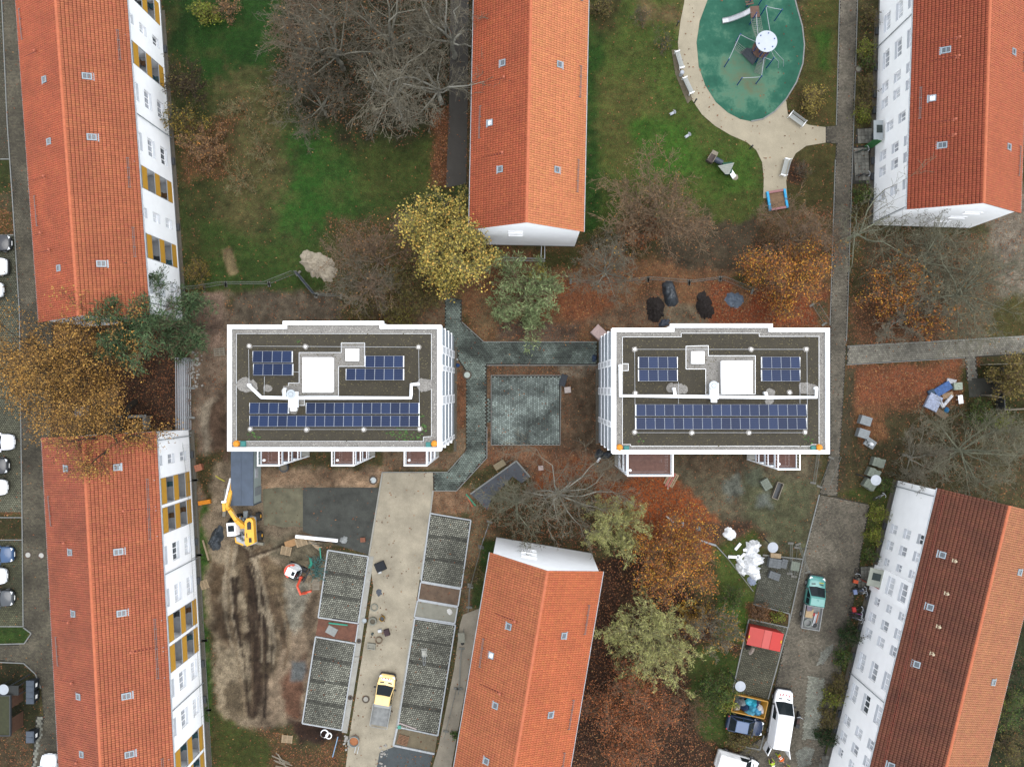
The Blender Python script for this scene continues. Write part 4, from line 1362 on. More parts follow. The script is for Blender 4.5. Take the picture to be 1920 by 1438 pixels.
house('apartment_house', 'white fronted house with dark weathered brown tiled roof, southeast one', (1681, 900), (1532, 1513), 10.6, 8.9, 11.6,
  cols=[(986, 's'), (1016, 's'), (1046, 'S', (2.2, 4.9, 7.5), (.8, .95)), (1080, 'T', (4.6, 7.3), (1.9, 1.45)), (1118, 'S', (2.2, 4.9, 7.5), (.8, .95)), (1148, 's'), (1177, 's'), (1229, 't'),
   (1286, 't'), (1337, 's'), (1366, 's'), (1393, 'S', (2.2, 4.9, 7.5), (.8, .95))],
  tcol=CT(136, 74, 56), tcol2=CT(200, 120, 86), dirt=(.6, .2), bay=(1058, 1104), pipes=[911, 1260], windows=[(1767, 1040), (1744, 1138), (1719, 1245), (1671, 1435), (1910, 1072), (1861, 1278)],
  vents=[(1789, 1051, 1), (1774, 1112, 1), (1759, 1174, 1), (1747, 1225, 1)], guards=[(1770, 928, 1655, 1440, 1)], storeys=(2.0, 4.85, 7.7), darkcol=C(70, 44, 36), stain=False)
# ---------------------------------------------------------------- two new flat roofed blocks
HR = 13.4
m_parapet = M("parapet_coping", (.80, .81, .82), rough=.5, var=.1, scale=1.1, fine=.04)
m_gravelr = M("roof_gravel", C(158, 154, 147), var=.15, scale=.8, fine=.7, fscale=14, bump=.03, bscale=22)
m_subst = M("roof_substrate", C(72, 66, 52), var=.25, scale=1.1, fine=.45, fscale=10, bump=.03, bscale=16)
m_clad = M("cladding_grey", (.25, .285, .315), rough=.5, var=.08)
m_pipew = M("vent_duct_white", (.82, .84, .86), rough=.4, var=.03)
m_hatch = M("roof_hatch_white", (.84, .84, .84), rough=.5, var=.02)
m_skyl = M("skylight_glass", (.36, .45, .58), rough=.15, var=.03, spec=.5)
m_alu = M("alu", (.62, .64, .66), rough=.35, metal=.5, var=.05)
m_deck = M("deck_board", C(112, 78, 66), rough=.7, var=.3, scale=3, fine=.2)
m_weed = M("roof_weed", (1, 1, 1), var=0, rough=.8, attr='Col')
def solar_mat():
 m = bpy.data.materials.new("solar_cells")
 m.use_nodes = True
 nt = m.node_tree
 b = nt.nodes['Principled BSDF']
 b.inputs['Roughness'].default_value = .3
 b.inputs['Specular IOR Level'].default_value = .12
 tc = nt.nodes.new('ShaderNodeTexCoord')
 sp = nt.nodes.new('ShaderNodeSeparateXYZ')
 nt.links.new(tc.outputs['Generated'], sp.inputs[0])
 def lines(sock, n, width):
  a = nt.nodes.new('ShaderNodeMath'); a.operation = 'MULTIPLY'; a.inputs[1].default_value = n
  nt.links.new(sock, a.inputs[0])
  f = nt.nodes.new('ShaderNodeMath'); f.operation = 'FRACT'
  nt.links.new(a.outputs[0], f.inputs[0])
  l = nt.nodes.new('ShaderNodeMath'); l.operation = 'LESS_THAN'; l.inputs[1].default_value = width
  nt.links.new(f.outputs[0], l.inputs[0])
  return l.outputs[0]
 l1, l2 = lines(sp.outputs['Y'], 6, .09), lines(sp.outputs['X'], 10, .07)
 oi = nt.nodes.new('ShaderNodeObjectInfo')
 cr = nt.nodes.new('ShaderNodeValToRGB')
 cr.color_ramp.elements[0].color = (*C(26, 40, 72), 1)
 cr.color_ramp.elements[1].color = (*C(40, 58, 96), 1)
 nt.links.new(oi.outputs['Random'], cr.inputs[0])
 m1 = nt.nodes.new('ShaderNodeMix'); m1.data_type = 'RGBA'
 m1.inputs['B'].default_value = (*C(96, 114, 146), 1)
 mm = nt.nodes.new('ShaderNodeMath'); mm.operation = 'MULTIPLY'; mm.inputs[1].default_value = .8
 nt.links.new(l1, mm.inputs[0])
 nt.links.new(mm.outputs[0], m1.inputs['Factor']); nt.links.new(cr.outputs[0], m1.inputs['A'])
 m2 = nt.nodes.new('ShaderNodeMix'); m2.data_type = 'RGBA'
 m2.inputs['B'].default_value = (*C(64, 84, 122), 1)
 m3 = nt.nodes.new('ShaderNodeMath'); m3.operation = 'MULTIPLY'; m3.inputs[1].default_value = .6
 nt.links.new(l2, m3.inputs[0])
 nt.links.new(m3.outputs[0], m2.inputs['Factor']); nt.links.new(m1.outputs['Result'], m2.inputs['A'])
 nt.links.new(m2.outputs['Result'], b.inputs['Base Color'])
 return m
m_solar = solar_mat()
_panel_me = {}
def solar_array(label, rects, hz):
 """rects: (px0,py0,px1,py1,ncols) rows of modules seen on the roof"""
 c = G((rects[0][0] + rects[0][2]) / 2, (rects[0][1] + rects[0][3]) / 2, hz)
 root = thing('solar_array', label, 'solar panels', (c.x, c.y, hz), 0, 'solar arrays on the flat roofs')
 for (x0, y0, x1, y1, n) in rects:
  a, b = G(x0, y1, hz + .25), G(x1, y0, hz + .25)
  pw, pl = (b.x - a.x) / n, b.y - a.y
  for i in range(n):
   key = (round(pw, 2), round(pl, 2))
   if key not in _panel_me:
    fb = MB()
    g = .016
    fb.box((0, 0, 0), (pw - g, pl - g, .04))
    q = fb.build('solar_panel', M('panel_frame', (.34, .36, .39), rough=.5), None)
    sb = MB()
    sb.box((0, 0, .024), (pw - g - .03, pl - g - .03, .012))
    s = sb.build('cell_sheet', m_solar, None)
    _panel_me[key] = (q.data, s.data)
    bpy.data.objects.remove(q); bpy.data.objects.remove(s)
   md, sd_ = _panel_me[key]
   o = bpy.data.objects.new('solar_panel', md)
   COL.objects.link(o)
   o.parent = root
   o.location = (a.x + (i + .5) * pw - c.x, (a.y + b.y) / 2 - c.y, .25)
   o.rotation_euler = (math.radians(-7 + RND.uniform(-.4, .4)), 0, 0)
   s = bpy.data.objects.new('cell_sheet', sd_)
   COL.objects.link(s)
   s.parent = o
  # mounting rails and ballast trays under the row
  rb = MB()
  for yy in (.22, .78):
   rb.beam((a.x - .05, a.y + pl * yy, hz + .18), (b.x + .05, a.y + pl * yy, hz + .18), .05, .05)
  for i in range(n + 1):
   rb.beam((a.x + i * pw, a.y + .02, hz + .1), (a.x + i * pw, b.y - .02, hz + .1), .12, .06)
  rb.build('mounting_rail', m_alu, root)
 return root
def block(label, x0, x1, y0, y1, bump, roofpts, sub, beds, hatch, skyl, pipe, stubs, unit, pads, rods, wires, arrays, balls, facade, segs, arr_labels, side):
 c = G((x0 + x1) / 2, (y0 + y1) / 2, HR)
 root = thing('flat_roof_block', label, 'apartment block', (c.x, c.y, 0))
 A, B = G(x0, y1, HR), G(x1, y0, HR)
 b0, b1 = G(bump[0], bump[2], HR), G(bump[1], bump[2], HR)
 out = [(A.x, A.y), (B.x, A.y), (B.x, B.y), (b1.x, B.y), (b1.x, b1.y), (b0.x, b0.y), (b0.x, B.y), (A.x, B.y)]
 ins = .12
 core = [(A.x + ins, A.y + ins), (B.x - ins, A.y + ins), (B.x - ins, B.y - ins), (b1.x - ins, B.y - ins), (b1.x - ins, b1.y - ins), (b0.x + ins, b0.y - ins), (b0.x + ins, B.y - ins), (A.x + ins, B.y - ins)]
 wb = MB()
 wb.prism(core, 0, HR - .42)
 wb.build('wall', m_white, root)
 # parapet coping: ring following the outline
 t = .36
 inn = [(A.x + t, A.y + t), (B.x - t, A.y + t), (B.x - t, B.y - t), (b1.x - t, B.y - t), (b1.x - t, b1.y - t), (b0.x + t, b0.y - t), (b0.x + t, B.y - t), (A.x + t, B.y - t)]
 pb = MB()
 n = len(out)
 vs_ = [(p[0], p[1], z) for z in (HR - .44, HR) for p in out] + [(p[0], p[1], z) for z in (HR - .44, HR) for p in inn]
 fs = []
 for i in range(n):
  j = (i + 1) % n
  fs += [(i, j, n + j, n + i), (n + i, n + j, 3 * n + j, 3 * n + i), (2 * n + j, 2 * n + i, 3 * n + i, 3 * n + j), (j, i, 2 * n + i, 2 * n + j)]
 pb.add(vs_, fs)
 pb.build('parapet', m_parapet, root)
 zg = HR - .25
 gb = MB()
 gb.prism(inn, zg - .2, zg)
 gr = gb.build('roof_gravel', m_gravelr, root)
 # loose pebbles of the gravel strip as relief
 n = 9000
 xs = NR.uniform(A.x + t, B.x - t, n); ys = NR.uniform(A.y + t, max(B.y, b0.y) - t, n)
 ok = inside(inn, xs, ys)
 sp = poly_w(sub, zg)
 ok &= sdist(sp, xs, ys) < .02
 xs, ys = xs[ok], ys[ok]
 n = len(xs)
 P = np.zeros((n, 5, 3)); s = NR.uniform(.03, .06, n); a0 = NR.uniform(0, 6.28, n)
 for q in range(4):
  P[:, q, 0] = xs + s * np.cos(a0 + q * 1.57); P[:, q, 1] = ys + s * np.sin(a0 + q * 1.57); P[:, q, 2] = zg
 P[:, 4, 0] = xs; P[:, 4, 1] = ys; P[:, 4, 2] = zg + s * .8
 F = (np.array([[0, 1, 4], [1, 2, 4], [2, 3, 4], [3, 0, 4]])[None] + (np.arange(n) * 5)[:, None, None]).reshape(-1, 3)
 cc = np.array(C(176, 172, 164))[None] * NR.uniform(.3, 1.75, (n, 1))
 np_mesh('pebbles', P.reshape(-1, 3), F, M("pebble", (1, 1, 1), var=0, attr='Col'), root, colors=np.repeat(cc, 5, 0), kind='stuff')
 sb = MB()
 sb.prism(sp, zg - .1, zg + .05)
 sb.build('green_roof_substrate', m_subst, root)
 eb = MB()
 for i in range(len(sp)):
  p, q = sp[i], sp[(i + 1) % len(sp)]
  eb.beam((p[0], p[1], zg + .02), (q[0], q[1], zg + .02), .022, .13)
 eb.build('edge_strip', m_alu, root)
 zs = zg + .05
 for bd in beds:
  bb = MB()
  pw = poly_w(bd, zs)
  bb.prism(pw, zs - .05, zs + .025)
  g = bb.build('gravel_bed', m_gravelr, root)
  kb = MB()
  for i in range(len(pw)):
   p, q = pw[i], pw[(i + 1) % len(pw)]
   kb.beam((p[0], p[1], zs + .0), (q[0], q[1], zs + .0), .03, .1)
  kb.build('edge_strip', m_alu, g)
 # moss, sedum and weeds
 nw = 2600
 xs = NR.uniform(min(p[0] for p in sp), max(p[0] for p in sp), nw); ys = NR.uniform(min(p[1] for p in sp), max(p[1] for p in sp), nw)
 ok = inside(sp, xs, ys)
 xs, ys = list(xs[ok]), list(ys[ok])
 sz = list(NR.uniform(.03, .09, len(xs)))
 colr = [np.array(C(104, 96, 70)) * NR.uniform(.5, 1.5) for _ in xs]
 for wx, wy, wr, cnt in side:
  for _ in range(cnt):
   q = G(wx + NR.normal(0, wr), wy + NR.normal(0, wr * .7), zs)
   if inside(sp, np.array([q.x]), np.array([q.y]))[0]:
    xs.append(q.x); ys.append(q.y); sz.append(NR.uniform(.05, .13)); colr.append(np.array(C(84, 122, 58)) * NR.uniform(.5, 1.3))
 n = len(xs)
 P = np.zeros((n, 4, 3)); a0 = NR.uniform(0, 6.28, n); xs = np.array(xs); ys = np.array(ys); sz = np.array(sz)
 for q in range(4):
  P[:, q, 0] = xs + sz * np.cos(a0 + q * 1.57); P[:, q, 1] = ys + sz * np.sin(a0 + q * 1.57) * .7; P[:, q, 2] = zs + .01 + sz * NR.uniform(0, .5, n)
 np_mesh('sedum', P.reshape(-1, 3), np.arange(n * 4).reshape(n, 4), m_weed, root, colors=np.repeat(np.array(colr), 4, 0), kind='stuff')
 # hatch and skylight
 h0, h1 = G(hatch[0], hatch[3], HR + .5), G(hatch[2], hatch[1], HR + .5)
 hb = MB()
 hb.box(((h0.x + h1.x) / 2, (h0.y + h1.y) / 2, (zs + HR + .5) / 2), (h1.x - h0.x, h1.y - h0.y, HR + .5 - zs))
 hb.box(((h0.x + h1.x) / 2, (h0.y + h1.y) / 2, HR + .52), (h1.x - h0.x + .08, h1.y - h0.y + .08, .06))
 hb.build('lift_overrun', m_hatch, root)
 h0, h1 = G(skyl[0], skyl[3], HR), G(skyl[2], skyl[1], HR)
 kb = MB()
 cx, cy, w, h = (h0.x + h1.x) / 2, (h0.y + h1.y) / 2, h1.x - h0.x, h1.y - h0.y
 for dx in (-1, 1):
  kb.box((cx + dx * (w / 2 - .05), cy, zs + .2), (.1, h, .42))
  kb.box((cx, cy + dx * (h / 2 - .05), zs + .2), (w - .2, .1, .418))
 k = kb.build('skylight', m_hatch, root)
 gb = MB()
 gb.box((cx, cy, zs + .33), (w - .19, h - .19, .06))
 gb.build('pane', m_skyl, k)
 # white duct with bends, stubs and fan
 hp = HR + .35
 db = MB()
 pts = [G(x, y, hp) for x, y in pipe]
 db.tube(pts, .155, 10)
 for p in (pts[0], pts[-1]):
  db.tube([p + Vector((0, 0, .02)), Vector((p.x, p.y, zs))], .15, 10)
 du = db.build('vent_duct', m_pipew, root, smooth=True)
 for s0, s1 in stubs:
  q = MB()
  a, b = G(*s0, hp), G(*s1, hp)
  q.tube([Vector((a.x, a.y, zs)), a, b], .15, 10)
  q.build('duct_branch', m_pipew, du, smooth=True)
 ux, uy = unit
 q = MB()
 u = G(ux, uy, HR + .7)
 q.box((u.x, u.y - .35, HR + .42), (.75, 1.45, .62))
 q.box((u.x, u.y - 1.2, HR + .36), (.5, .4, .4))
 fan = q.build('fan_unit', m_pipew, root)
 q = MB()
 q.ring((u.x - .12, u.y + .15, HR + .73), .22, .42, .18)
 q.cyl((u.x - .12, u.y + .15, HR + .74), .2, .2, 14)
 q.build('fan_cowl', m_zinc, fan)
 # lightning protection: gravel pads with rods, and wire
 for x, y, rr in pads:
  q = MB()
  p = G(x, y, zs)
  pl = []
  for k_ in range(14):
   a_ = k_ / 14 * 6.283
   r_ = rr / S * .84 * RND.uniform(.8, 1.15)
   pl.append((p.x + r_ * math.cos(a_), p.y + r_ * math.sin(a_)))
  q.prism(pl, zs - .02, zs + .045 + RND.uniform(0, .02))
  q.build('gravel_pad', m_gravelr, root)
 for x, y in rods:
  q = MB()
  p = G(x, y, zs)
  pl = []
  for k_ in range(12):
   a_ = k_ / 12 * 6.283
   r_ = .27 * RND.uniform(.85, 1.15)
   pl.append((p.x + r_ * math.cos(a_), p.y + r_ * math.sin(a_)))
  q.prism(pl, zs - .02, zs + .06)
  rd = q.build('rod_base', M('rod_gravel', C(168, 163, 154), var=.2, scale=4, fine=.5), root)
  q = MB()
  q.cyl((p.x, p.y, zs + .05), .12, .09, 10)
  q.tube([(p.x, p.y, zs + .1), (p.x, p.y, zs + .55)], .012, 5)
  q.build('lightning_rod', m_alu, rd)
 for ws in wires:
  q = MB()
  q.tube([G(x, y, zs + .12) for x, y in ws], .012, 5)
  q.build('lightning_wire', m_alu, root)
 # facade with ledges between storeys
 fx, sgn = facade
 X = A.x if sgn < 0 else B.x
 ya, yb = A.y + .1, B.y - .1
 HS = (HR - .45) / 4
 for k_ in range(4):
  z0, z1 = k_ * HS, (k_ + 1) * HS
  q = MB()
  q.box((X - sgn * .045, (ya + yb) / 2, z1 - .1), (.19, yb - ya + .1, .2))
  q.build('storey_ledge', m_parapet, root)
  prev = ya + .05
  ed = []
  for s0, s1 in segs:
   ed.append((ya + (yb - ya) * s0, ya + (yb - ya) * s1))
  for e0, e1 in ed + [(yb - .05, yb)]:
   if e0 - prev > .4:
    q = MB()
    q.box((X - sgn * .07, (prev + e0) / 2, (z0 + z1) / 2 - .1), (.1, e0 - prev - .02, HS - .3))
    q.build('cladding_panel', m_clad, root)
   if e1 - e0 > .2:
    q = MB()
    q.box((X - sgn * .05, (e0 + e1) / 2, (z0 + z1) / 2 - .1), (.2, e1 - e0, HS - .28))
    f = q.build('window_box', m_parapet, root)
    q = MB()
    q.box((X + sgn * .055, (e0 + e1) / 2, (z0 + z1) / 2 - .2), (.02, e1 - e0 - .25, HS - 1.1))
    q.build('pane', m_sill, f)
   prev = e1
 for lb, rects in zip(arr_labels, arrays):
  solar_array(lb, rects, zs)
 for (x, y, lb), (sx, sy) in balls:
  p = G(x, y, HR + .1)
  q = MB()
  q.ball((p.x, p.y, HR + .05), .29, sz=.8)
  q.ring((p.x, p.y, zg), .12, .3, .12, 16)
  tag(q.build('orange_ball', M('orange_plastic', C(244, 156, 30, 1.1), rough=.4, var=.05), smooth=True), lb, 'marker ball', 'orange balls at the roof corners')
  p = G(sx, sy, HR)
  q = MB()
  q.box((p.x, p.y, zg + .1), (.48, .5, .2))
  q.box((p.x, p.y, zg + .21), (.4, .42, .04))
  q.build('roof_drain_box', M('teal_plastic', C(66, 142, 136), rough=.6, var=.08), root)
 return root
def balcony(label, px0, px1, py0, py1, ywall, levels=(3.2, 6.3, 9.4)):
 """steel balcony tower seen from above: frame px at railing height of the top level"""
 ht = levels[-1] + 1.05
 a, b = G(px0, py1, ht), G(px1, py0, ht)
 y1 = ywall
 root = thing('balcony_tower', label, 'balcony', ((a.x + b.x) / 2, (a.y + y1) / 2, 0), 0, 'white balcony towers of the new blocks')
 w, d = b.x - a.x, y1 - a.y
 q = MB()
 for x in (a.x + .06, b.x - .06):
  for y in (a.y + .06, y1 - .1):
   q.box((x, y, ht / 2), (.11, .11, ht))
 q.build('post', m_parapet, root)
 for z in levels:
  f = MB()
  for x in (a.x + .06, b.x - .06):
   f.beam((x, a.y + .12, z - .1), (x, y1 - .02, z - .1), .1, .2)
  f.beam((a.x + .02, a.y + .05, z - .1), (b.x - .02, a.y + .05, z - .1), .1, .22)
  fr = f.build('deck_frame', m_clad, root)
  bd = MB()
  n = int((d - .2) / .145)
  for i in range(n):
   y = a.y + .12 + (i + .5) * (d - .22) / n
   bd.box(((a.x + b.x) / 2, y, z + .02 + RND.uniform(-.003, .003)), (w - .24, (d - .22) / n - .012, .035))
  bd.build('deck_boards', m_deck, fr, kind='stuff')
  r = MB()
  zt = z + 1.05
  r.beam((a.x + .06, a.y + .06, zt), (a.x + .06, y1 - .05, zt), .1, .05)
  r.beam((b.x - .06, a.y + .06, zt), (b.x - .06, y1 - .05, zt), .1, .05)
  r.beam((a.x + .0, a.y + .05, zt + .004), (b.x - .0, a.y + .05, zt + .004), .1, .05)
  for x in (a.x + .06, b.x - .06):
   r.beam((x, a.y + .1, z + .12), (x, y1 - .05, z + .12), .04, .03)
   m_ = int((y1 - a.y) / .3)
   for i in range(1, m_):
    r.box((x, a.y + .06 + i * (y1 - a.y) / m_, z + .58), (.014, .014, .93))
  m_ = int(w / .3)
  for i in range(1, m_):
   r.box((a.x + .06 + i * (w - .12) / m_, a.y + .05, z + .58), (.014, .014, .93))
  r.build('railing', m_parapet, root)
 p = MB()
 p.box(((a.x + b.x) / 2, (a.y + y1) / 2, .06), (w, d - .1, .16))
 p.build('terrace_slab', m_conc, root)
 l = MB()
 l.cyl((a.x + .4, a.y + .5, levels[-1] + .04), .12, .3, 10)
 l.build('planter', m_parapet, root)
 return root
G0 = block('west one of two new white flat roofed blocks with solar panels', 426, 827, 609, 846, (530, 719, 602), None,
   [(444, 626), (809, 626), (809, 818), (794, 819), (794, 827), (444, 827), ],
   [[(561, 661), (640, 661), (640, 643), (684, 643), (684, 687), (635, 687), (635, 742), (571, 742), (571, 760), (541, 760), (541, 718), (561, 718)]],
   (568, 671, 623, 735), (649, 654, 673, 677),
   [(466, 722), (490, 745), (533, 746), (650, 746), (770, 746), (771, 738), (771, 721), (783, 720)],
   [((533, 730), (533, 745))], (549, 742),
   [(458, 722, 14), (472, 724, 12), (793, 722, 13), (800, 722, 12), (502, 728, 8), (538, 732, 10), (551, 768, 9)],
   [(468, 649), (573, 650), (785, 651), (787, 804), (682, 805), (575, 805), (470, 804)],
   [[(474, 649), (780, 651)], [(466, 655), (467, 718)], [(785, 656), (787, 800)], [(475, 805), (783, 805)], [(496, 706), (495, 744)], [(548, 697), (561, 698)]],
   [[(474, 658, 547, 680, 4), (475, 682, 548, 704, 4)], [(685, 667, 756, 689, 4), (649, 691, 756, 713, 6)],
   [(468, 755, 540, 776, 4), (574, 755, 785, 776, 12), (468, 779, 785, 800, 18)]],
   [((442, 832, 'orange ball at the southwest roof corner of the west block'), (455, 832)), ((814, 832, 'orange ball at the southeast roof corner of the west block'), (803, 834))],
   (827, 1), [(.02, .06), (.36, .44), (.64, .69), (.78, .85)],
   ['small solar array of eight panels left of the white lift box, west block', 'stepped solar array right of the white lift box, west block', 'long notched solar array along the south edge of the west block'],
   [(760, 815, 9, 60), (795, 800, 5, 20), (788, 780, 4, 12), (735, 814, 4, 12), (783, 818, 6, 25), (484, 820, 3, 8), (560, 640, 3, 6), (475, 815, 5, 10)])
G1 = block('east one of two new white flat roofed blocks with solar panels', 1148, 1556, 615, 851, (1257, 1449, 607), None,
   [(1167, 632), (1277, 632), (1277, 625), (1423, 625), (1423, 631), (1535, 631), (1535, 833), (1520, 833), (1520, 836), (1182, 836), (1182, 833), (1167, 833)],
   [[(1286, 649), (1328, 648), (1328, 667), (1416, 667), (1416, 739), (1323, 739), (1323, 692), (1286, 692)], [(1167, 682), (1178, 682), (1178, 695), (1167, 695)]],
   (1354, 677, 1410, 738), (1296, 659, 1320, 682),
   [(1163, 686), (1163, 742), (1268, 743), (1340, 744), (1437, 745), (1530, 745), (1531, 728)],
   [((1264, 729), (1266, 743)), ((1436, 737), (1438, 745))], (1340, 726),
   [(1270, 729, 12), (1258, 727, 9), (1282, 730, 8), (1444, 737, 10), (1442, 752, 8), (1510, 728, 13), (1520, 730, 12)],
   [(1190, 655), (1408, 655), (1511, 655), (1191, 737), (1190, 810), (1297, 811), (1404, 811), (1509, 810), (1480, 736)],
   [[(1195, 655), (1506, 655)], [(1190, 660), (1191, 806)], [(1513, 660), (1514, 805)], [(1195, 811), (1505, 811)], [(1272, 716), (1272, 757)], [(1500, 717), (1500, 757)]],
   [[(1198, 669, 1270, 691, 4), (1198, 693, 1270, 715, 4)], [(1429, 669, 1500, 691, 4), (1429, 693, 1500, 715, 4)], [(1193, 758, 1512, 780, 18), (1193, 783, 1512, 805, 18)]],
   [((1162, 839, 'orange ball at the southwest roof corner of the east block'), (1175, 841)), ((1537, 839, 'orange ball at the southeast roof corner of the east block'), (1526, 841))],
   (1148, -1), [(.2, .25), (.46, .53), (.7, .76)],
   ['small solar array of eight panels at the northwest of the east block', 'small solar array of eight panels at the northeast of the east block', 'long unbroken solar array along the south edge of the east block'],
   [(1512, 823, 6, 14), (1200, 825, 5, 5)])
ys0, ys1 = G(600, 846, HR).y, G(1300, 851, HR).y
balcony('white balcony tower beside the grey container on the west block', 482, 524, 846, 874, ys0)
balcony('white balcony tower in the middle of the south side of the west block', 621, 664, 846, 874, ys0)
balcony('white balcony tower at the southeast corner of the west block', 757, 801, 846, 874, ys0)
balcony('wide white balcony tower with dark deck on the east block', 1176, 1263, 850, 893, ys1)
balcony('small white balcony tower near the road on the east block', 1458, 1501, 850, 881, ys1)
# ---------------------------------------------------------------- trees and shrubs
def rand_perp(d, rg):
 v = (rg.gauss(0, 1), rg.gauss(0, 1), rg.gauss(0, 1))
 k = v[0] * d[0] + v[1] * d[1] + v[2] * d[2]
 v = (v[0] - k * d[0], v[1] - k * d[1], v[2] - k * d[2])
 l = math.sqrt(v[0] ** 2 + v[1] ** 2 + v[2] ** 2) + 1e-9
 return (v[0] / l, v[1] / l, v[2] / l)
def norm3(v):
 l = math.sqrt(v[0] ** 2 + v[1] ** 2 + v[2] ** 2) + 1e-9
 return (v[0] / l, v[1] / l, v[2] / l)
def skeleton(rg, R, Ht, Htr, r0, nmain, lev, wig=.16, trop=.05, kids=(2, 2, 2, 2), lean=(0, 0), ratio=.56, spread=.95, rmin=.013, droop=0.0):
 """recursive branching; returns segments (p,q,ra,rb,level) and tips (p,dir,level)"""
 segs, tips = [], []
 def grow(p, d, Ln, r, lv):
  n = (6, 5, 4, 3, 2)[min(lv, 4)]
  st = Ln / n
  for i in range(n):
   w = (rg.gauss(0, wig), rg.gauss(0, wig), rg.gauss(0, wig * .8) + trop - (droop * i / n if lv >= 2 else 0))
   d = norm3((d[0] + w[0], d[1] + w[1], d[2] + w[2]))
   q = (p[0] + d[0] * st, p[1] + d[1] * st, max(.1, p[2] + d[2] * st))
   ra = max(rmin, r * (1 - .75 * i / n))
   rb = max(rmin * .7, r * (1 - .75 * (i + 1) / n))
   segs.append((p, q, ra, rb, lv))
   if lv < lev and (i > 0 or lv > 1):
    k = kids[min(lv, len(kids) - 1)]
    for _ in range(int(k + rg.random())):
     t = rg.random()
     s = (p[0] + (q[0] - p[0]) * t, p[1] + (q[1] - p[1]) * t, p[2] + (q[2] - p[2]) * t)
     u = rand_perp(d, rg)
     a = rg.uniform(.5, 1.1)
     nd = norm3((d[0] * math.cos(a) + u[0] * math.sin(a), d[1] * math.cos(a) + u[1] * math.sin(a), d[2] * math.cos(a) + u[2] * math.sin(a)))
     grow(s, nd, Ln * ratio * rg.uniform(.65, 1.15) * (1 - .35 * i / n), max(rmin, rb * .62), lv + 1)
   elif lv >= lev - 1:
    tips.append((q, d, lv))
   p = q
  tips.append((p, d, lv))
 # trunk
 p = (0, 0, 0)
 top = Htr
 n = 5
 for i in range(n):
  q = (lean[0] * ((i + 1) / n) ** 1.3 + rg.gauss(0, .06), lean[1] * ((i + 1) / n) ** 1.3 + rg.gauss(0, .06), top * (i + 1) / n)
  segs.append((p, q, r0 * (1.25 - .5 * i / n), r0 * (1.25 - .5 * (i + 1) / n), 0))
  p = q
 off = rg.uniform(0, 6.28)
 for k in range(nmain):
  a = off + k * 2.399 + rg.uniform(-.3, .3)
  el = (k + .5) / nmain                     # from outer to upright limbs
  inc = spread * (1.25 - 1.05 * el) + rg.uniform(-.12, .12)
  d = (math.cos(a) * math.sin(inc), math.sin(a) * math.sin(inc), math.cos(inc))
  Ln = min(R / max(.35, math.sin(inc)), (Ht - Htr) / max(.25, math.cos(inc))) * rg.uniform(.8, 1.02)
  s = (p[0] - (p[0]) * .25 * (1 - el), p[1] - p[1] * .25 * (1 - el), p[2] - top * .3 * (1 - el))
  grow(s, d, Ln, r0 * rg.uniform(.45, .62), 1)
 return segs, tips
def seg_mesh(segs, base, thick_sides=5):
 p = np.array([s[0] for s in segs]); q = np.array([s[1] for s in segs])
 ra = np.array([s[2] for s in segs]); rb = np.array([s[3] for s in segs])
 d = q - p
 d /= np.linalg.norm(d, axis=1, keepdims=True) + 1e-9
 ref = np.where(np.abs(d[:, 2:3]) < .9, np.array([[0, 0, 1.0]]), np.array([[1.0, 0, 0]]))
 x = np.cross(ref, d); x /= np.linalg.norm(x, axis=1, keepdims=True) + 1e-9
 y = np.cross(d, x)
 V, F, o = [], [], 0
 big = ra > .05
 for mask, k in ((big, thick_sides), (~big, 3)):
  n = int(mask.sum())
  if not n:
   continue
  P = np.zeros((n, 2 * k, 3))
  for e, (c, r) in enumerate(((p, ra), (q, rb))):
   for i in range(k):
    a = 2 * math.pi * i / k
    P[:, e * k + i] = c[mask] + (x[mask] * math.cos(a) + y[mask] * math.sin(a)) * r[mask][:, None]
  fs = np.array([[i, (i + 1) % k, k + (i + 1) % k, k + i] for i in range(k)])
  F.append((fs[None] + (np.arange(n) * 2 * k)[:, None, None]).reshape(-1, 4) + o)
  V.append(P.reshape(-1, 3))
  o += n * 2 * k
 return np.concatenate(V) + np.array(base)[None], np.concatenate(F)
def leaf_mesh(rg, tips, base, n, size, pal, pw, jit=.25, along=False, narrow=.55, flat=.5, hue=.16):
 t = np.array([x[0] for x in tips]); dd = np.array([x[1] for x in tips])
 i = rg.integers(0, len(t), n)
 # light and dark clumps belong to whole twigs
 ctw = rg.choice(len(pal), len(t), p=np.array(pw) / sum(pw))
 ttw = rg.normal(1, .2, len(t))
 c = t[i] + rg.normal(0, jit, (n, 3))
 c[:, 2] = np.maximum(c[:, 2], .08)
 s = rg.uniform(size[0], size[1], n)
 if along:
  u = dd[i] + rg.normal(0, .55, (n, 3))
 else:
  u = rg.normal(0, 1, (n, 3)); u[:, 2] *= flat
 u /= np.linalg.norm(u, axis=1, keepdims=True) + 1e-9
 w = rg.normal(0, 1, (n, 3)); w[:, 2] *= flat
 w -= (w * u).sum(1, keepdims=True) * u
 w /= np.linalg.norm(w, axis=1, keepdims=True) + 1e-9
 P = np.zeros((n, 4, 3))
 P[:, 0] = c - u * s[:, None]; P[:, 2] = c + u * s[:, None]
 P[:, 1] = c - w * (s * narrow)[:, None] + u * (s * .15)[:, None]; P[:, 3] = c + w * (s * narrow)[:, None] + u * (s * .15)[:, None]
 mixc = np.where(rg.random(n) < .3, rg.choice(len(pal), n, p=np.array(pw) / sum(pw)), ctw[i])
 col = np.array(pal)[mixc] * (ttw[i] * rg.normal(1, hue, n))[:, None].clip(.35, 1.7)
 return P.reshape(-1, 3) + np.array(base)[None], np.arange(n * 4).reshape(n, 4), np.repeat(col, 4, 0)
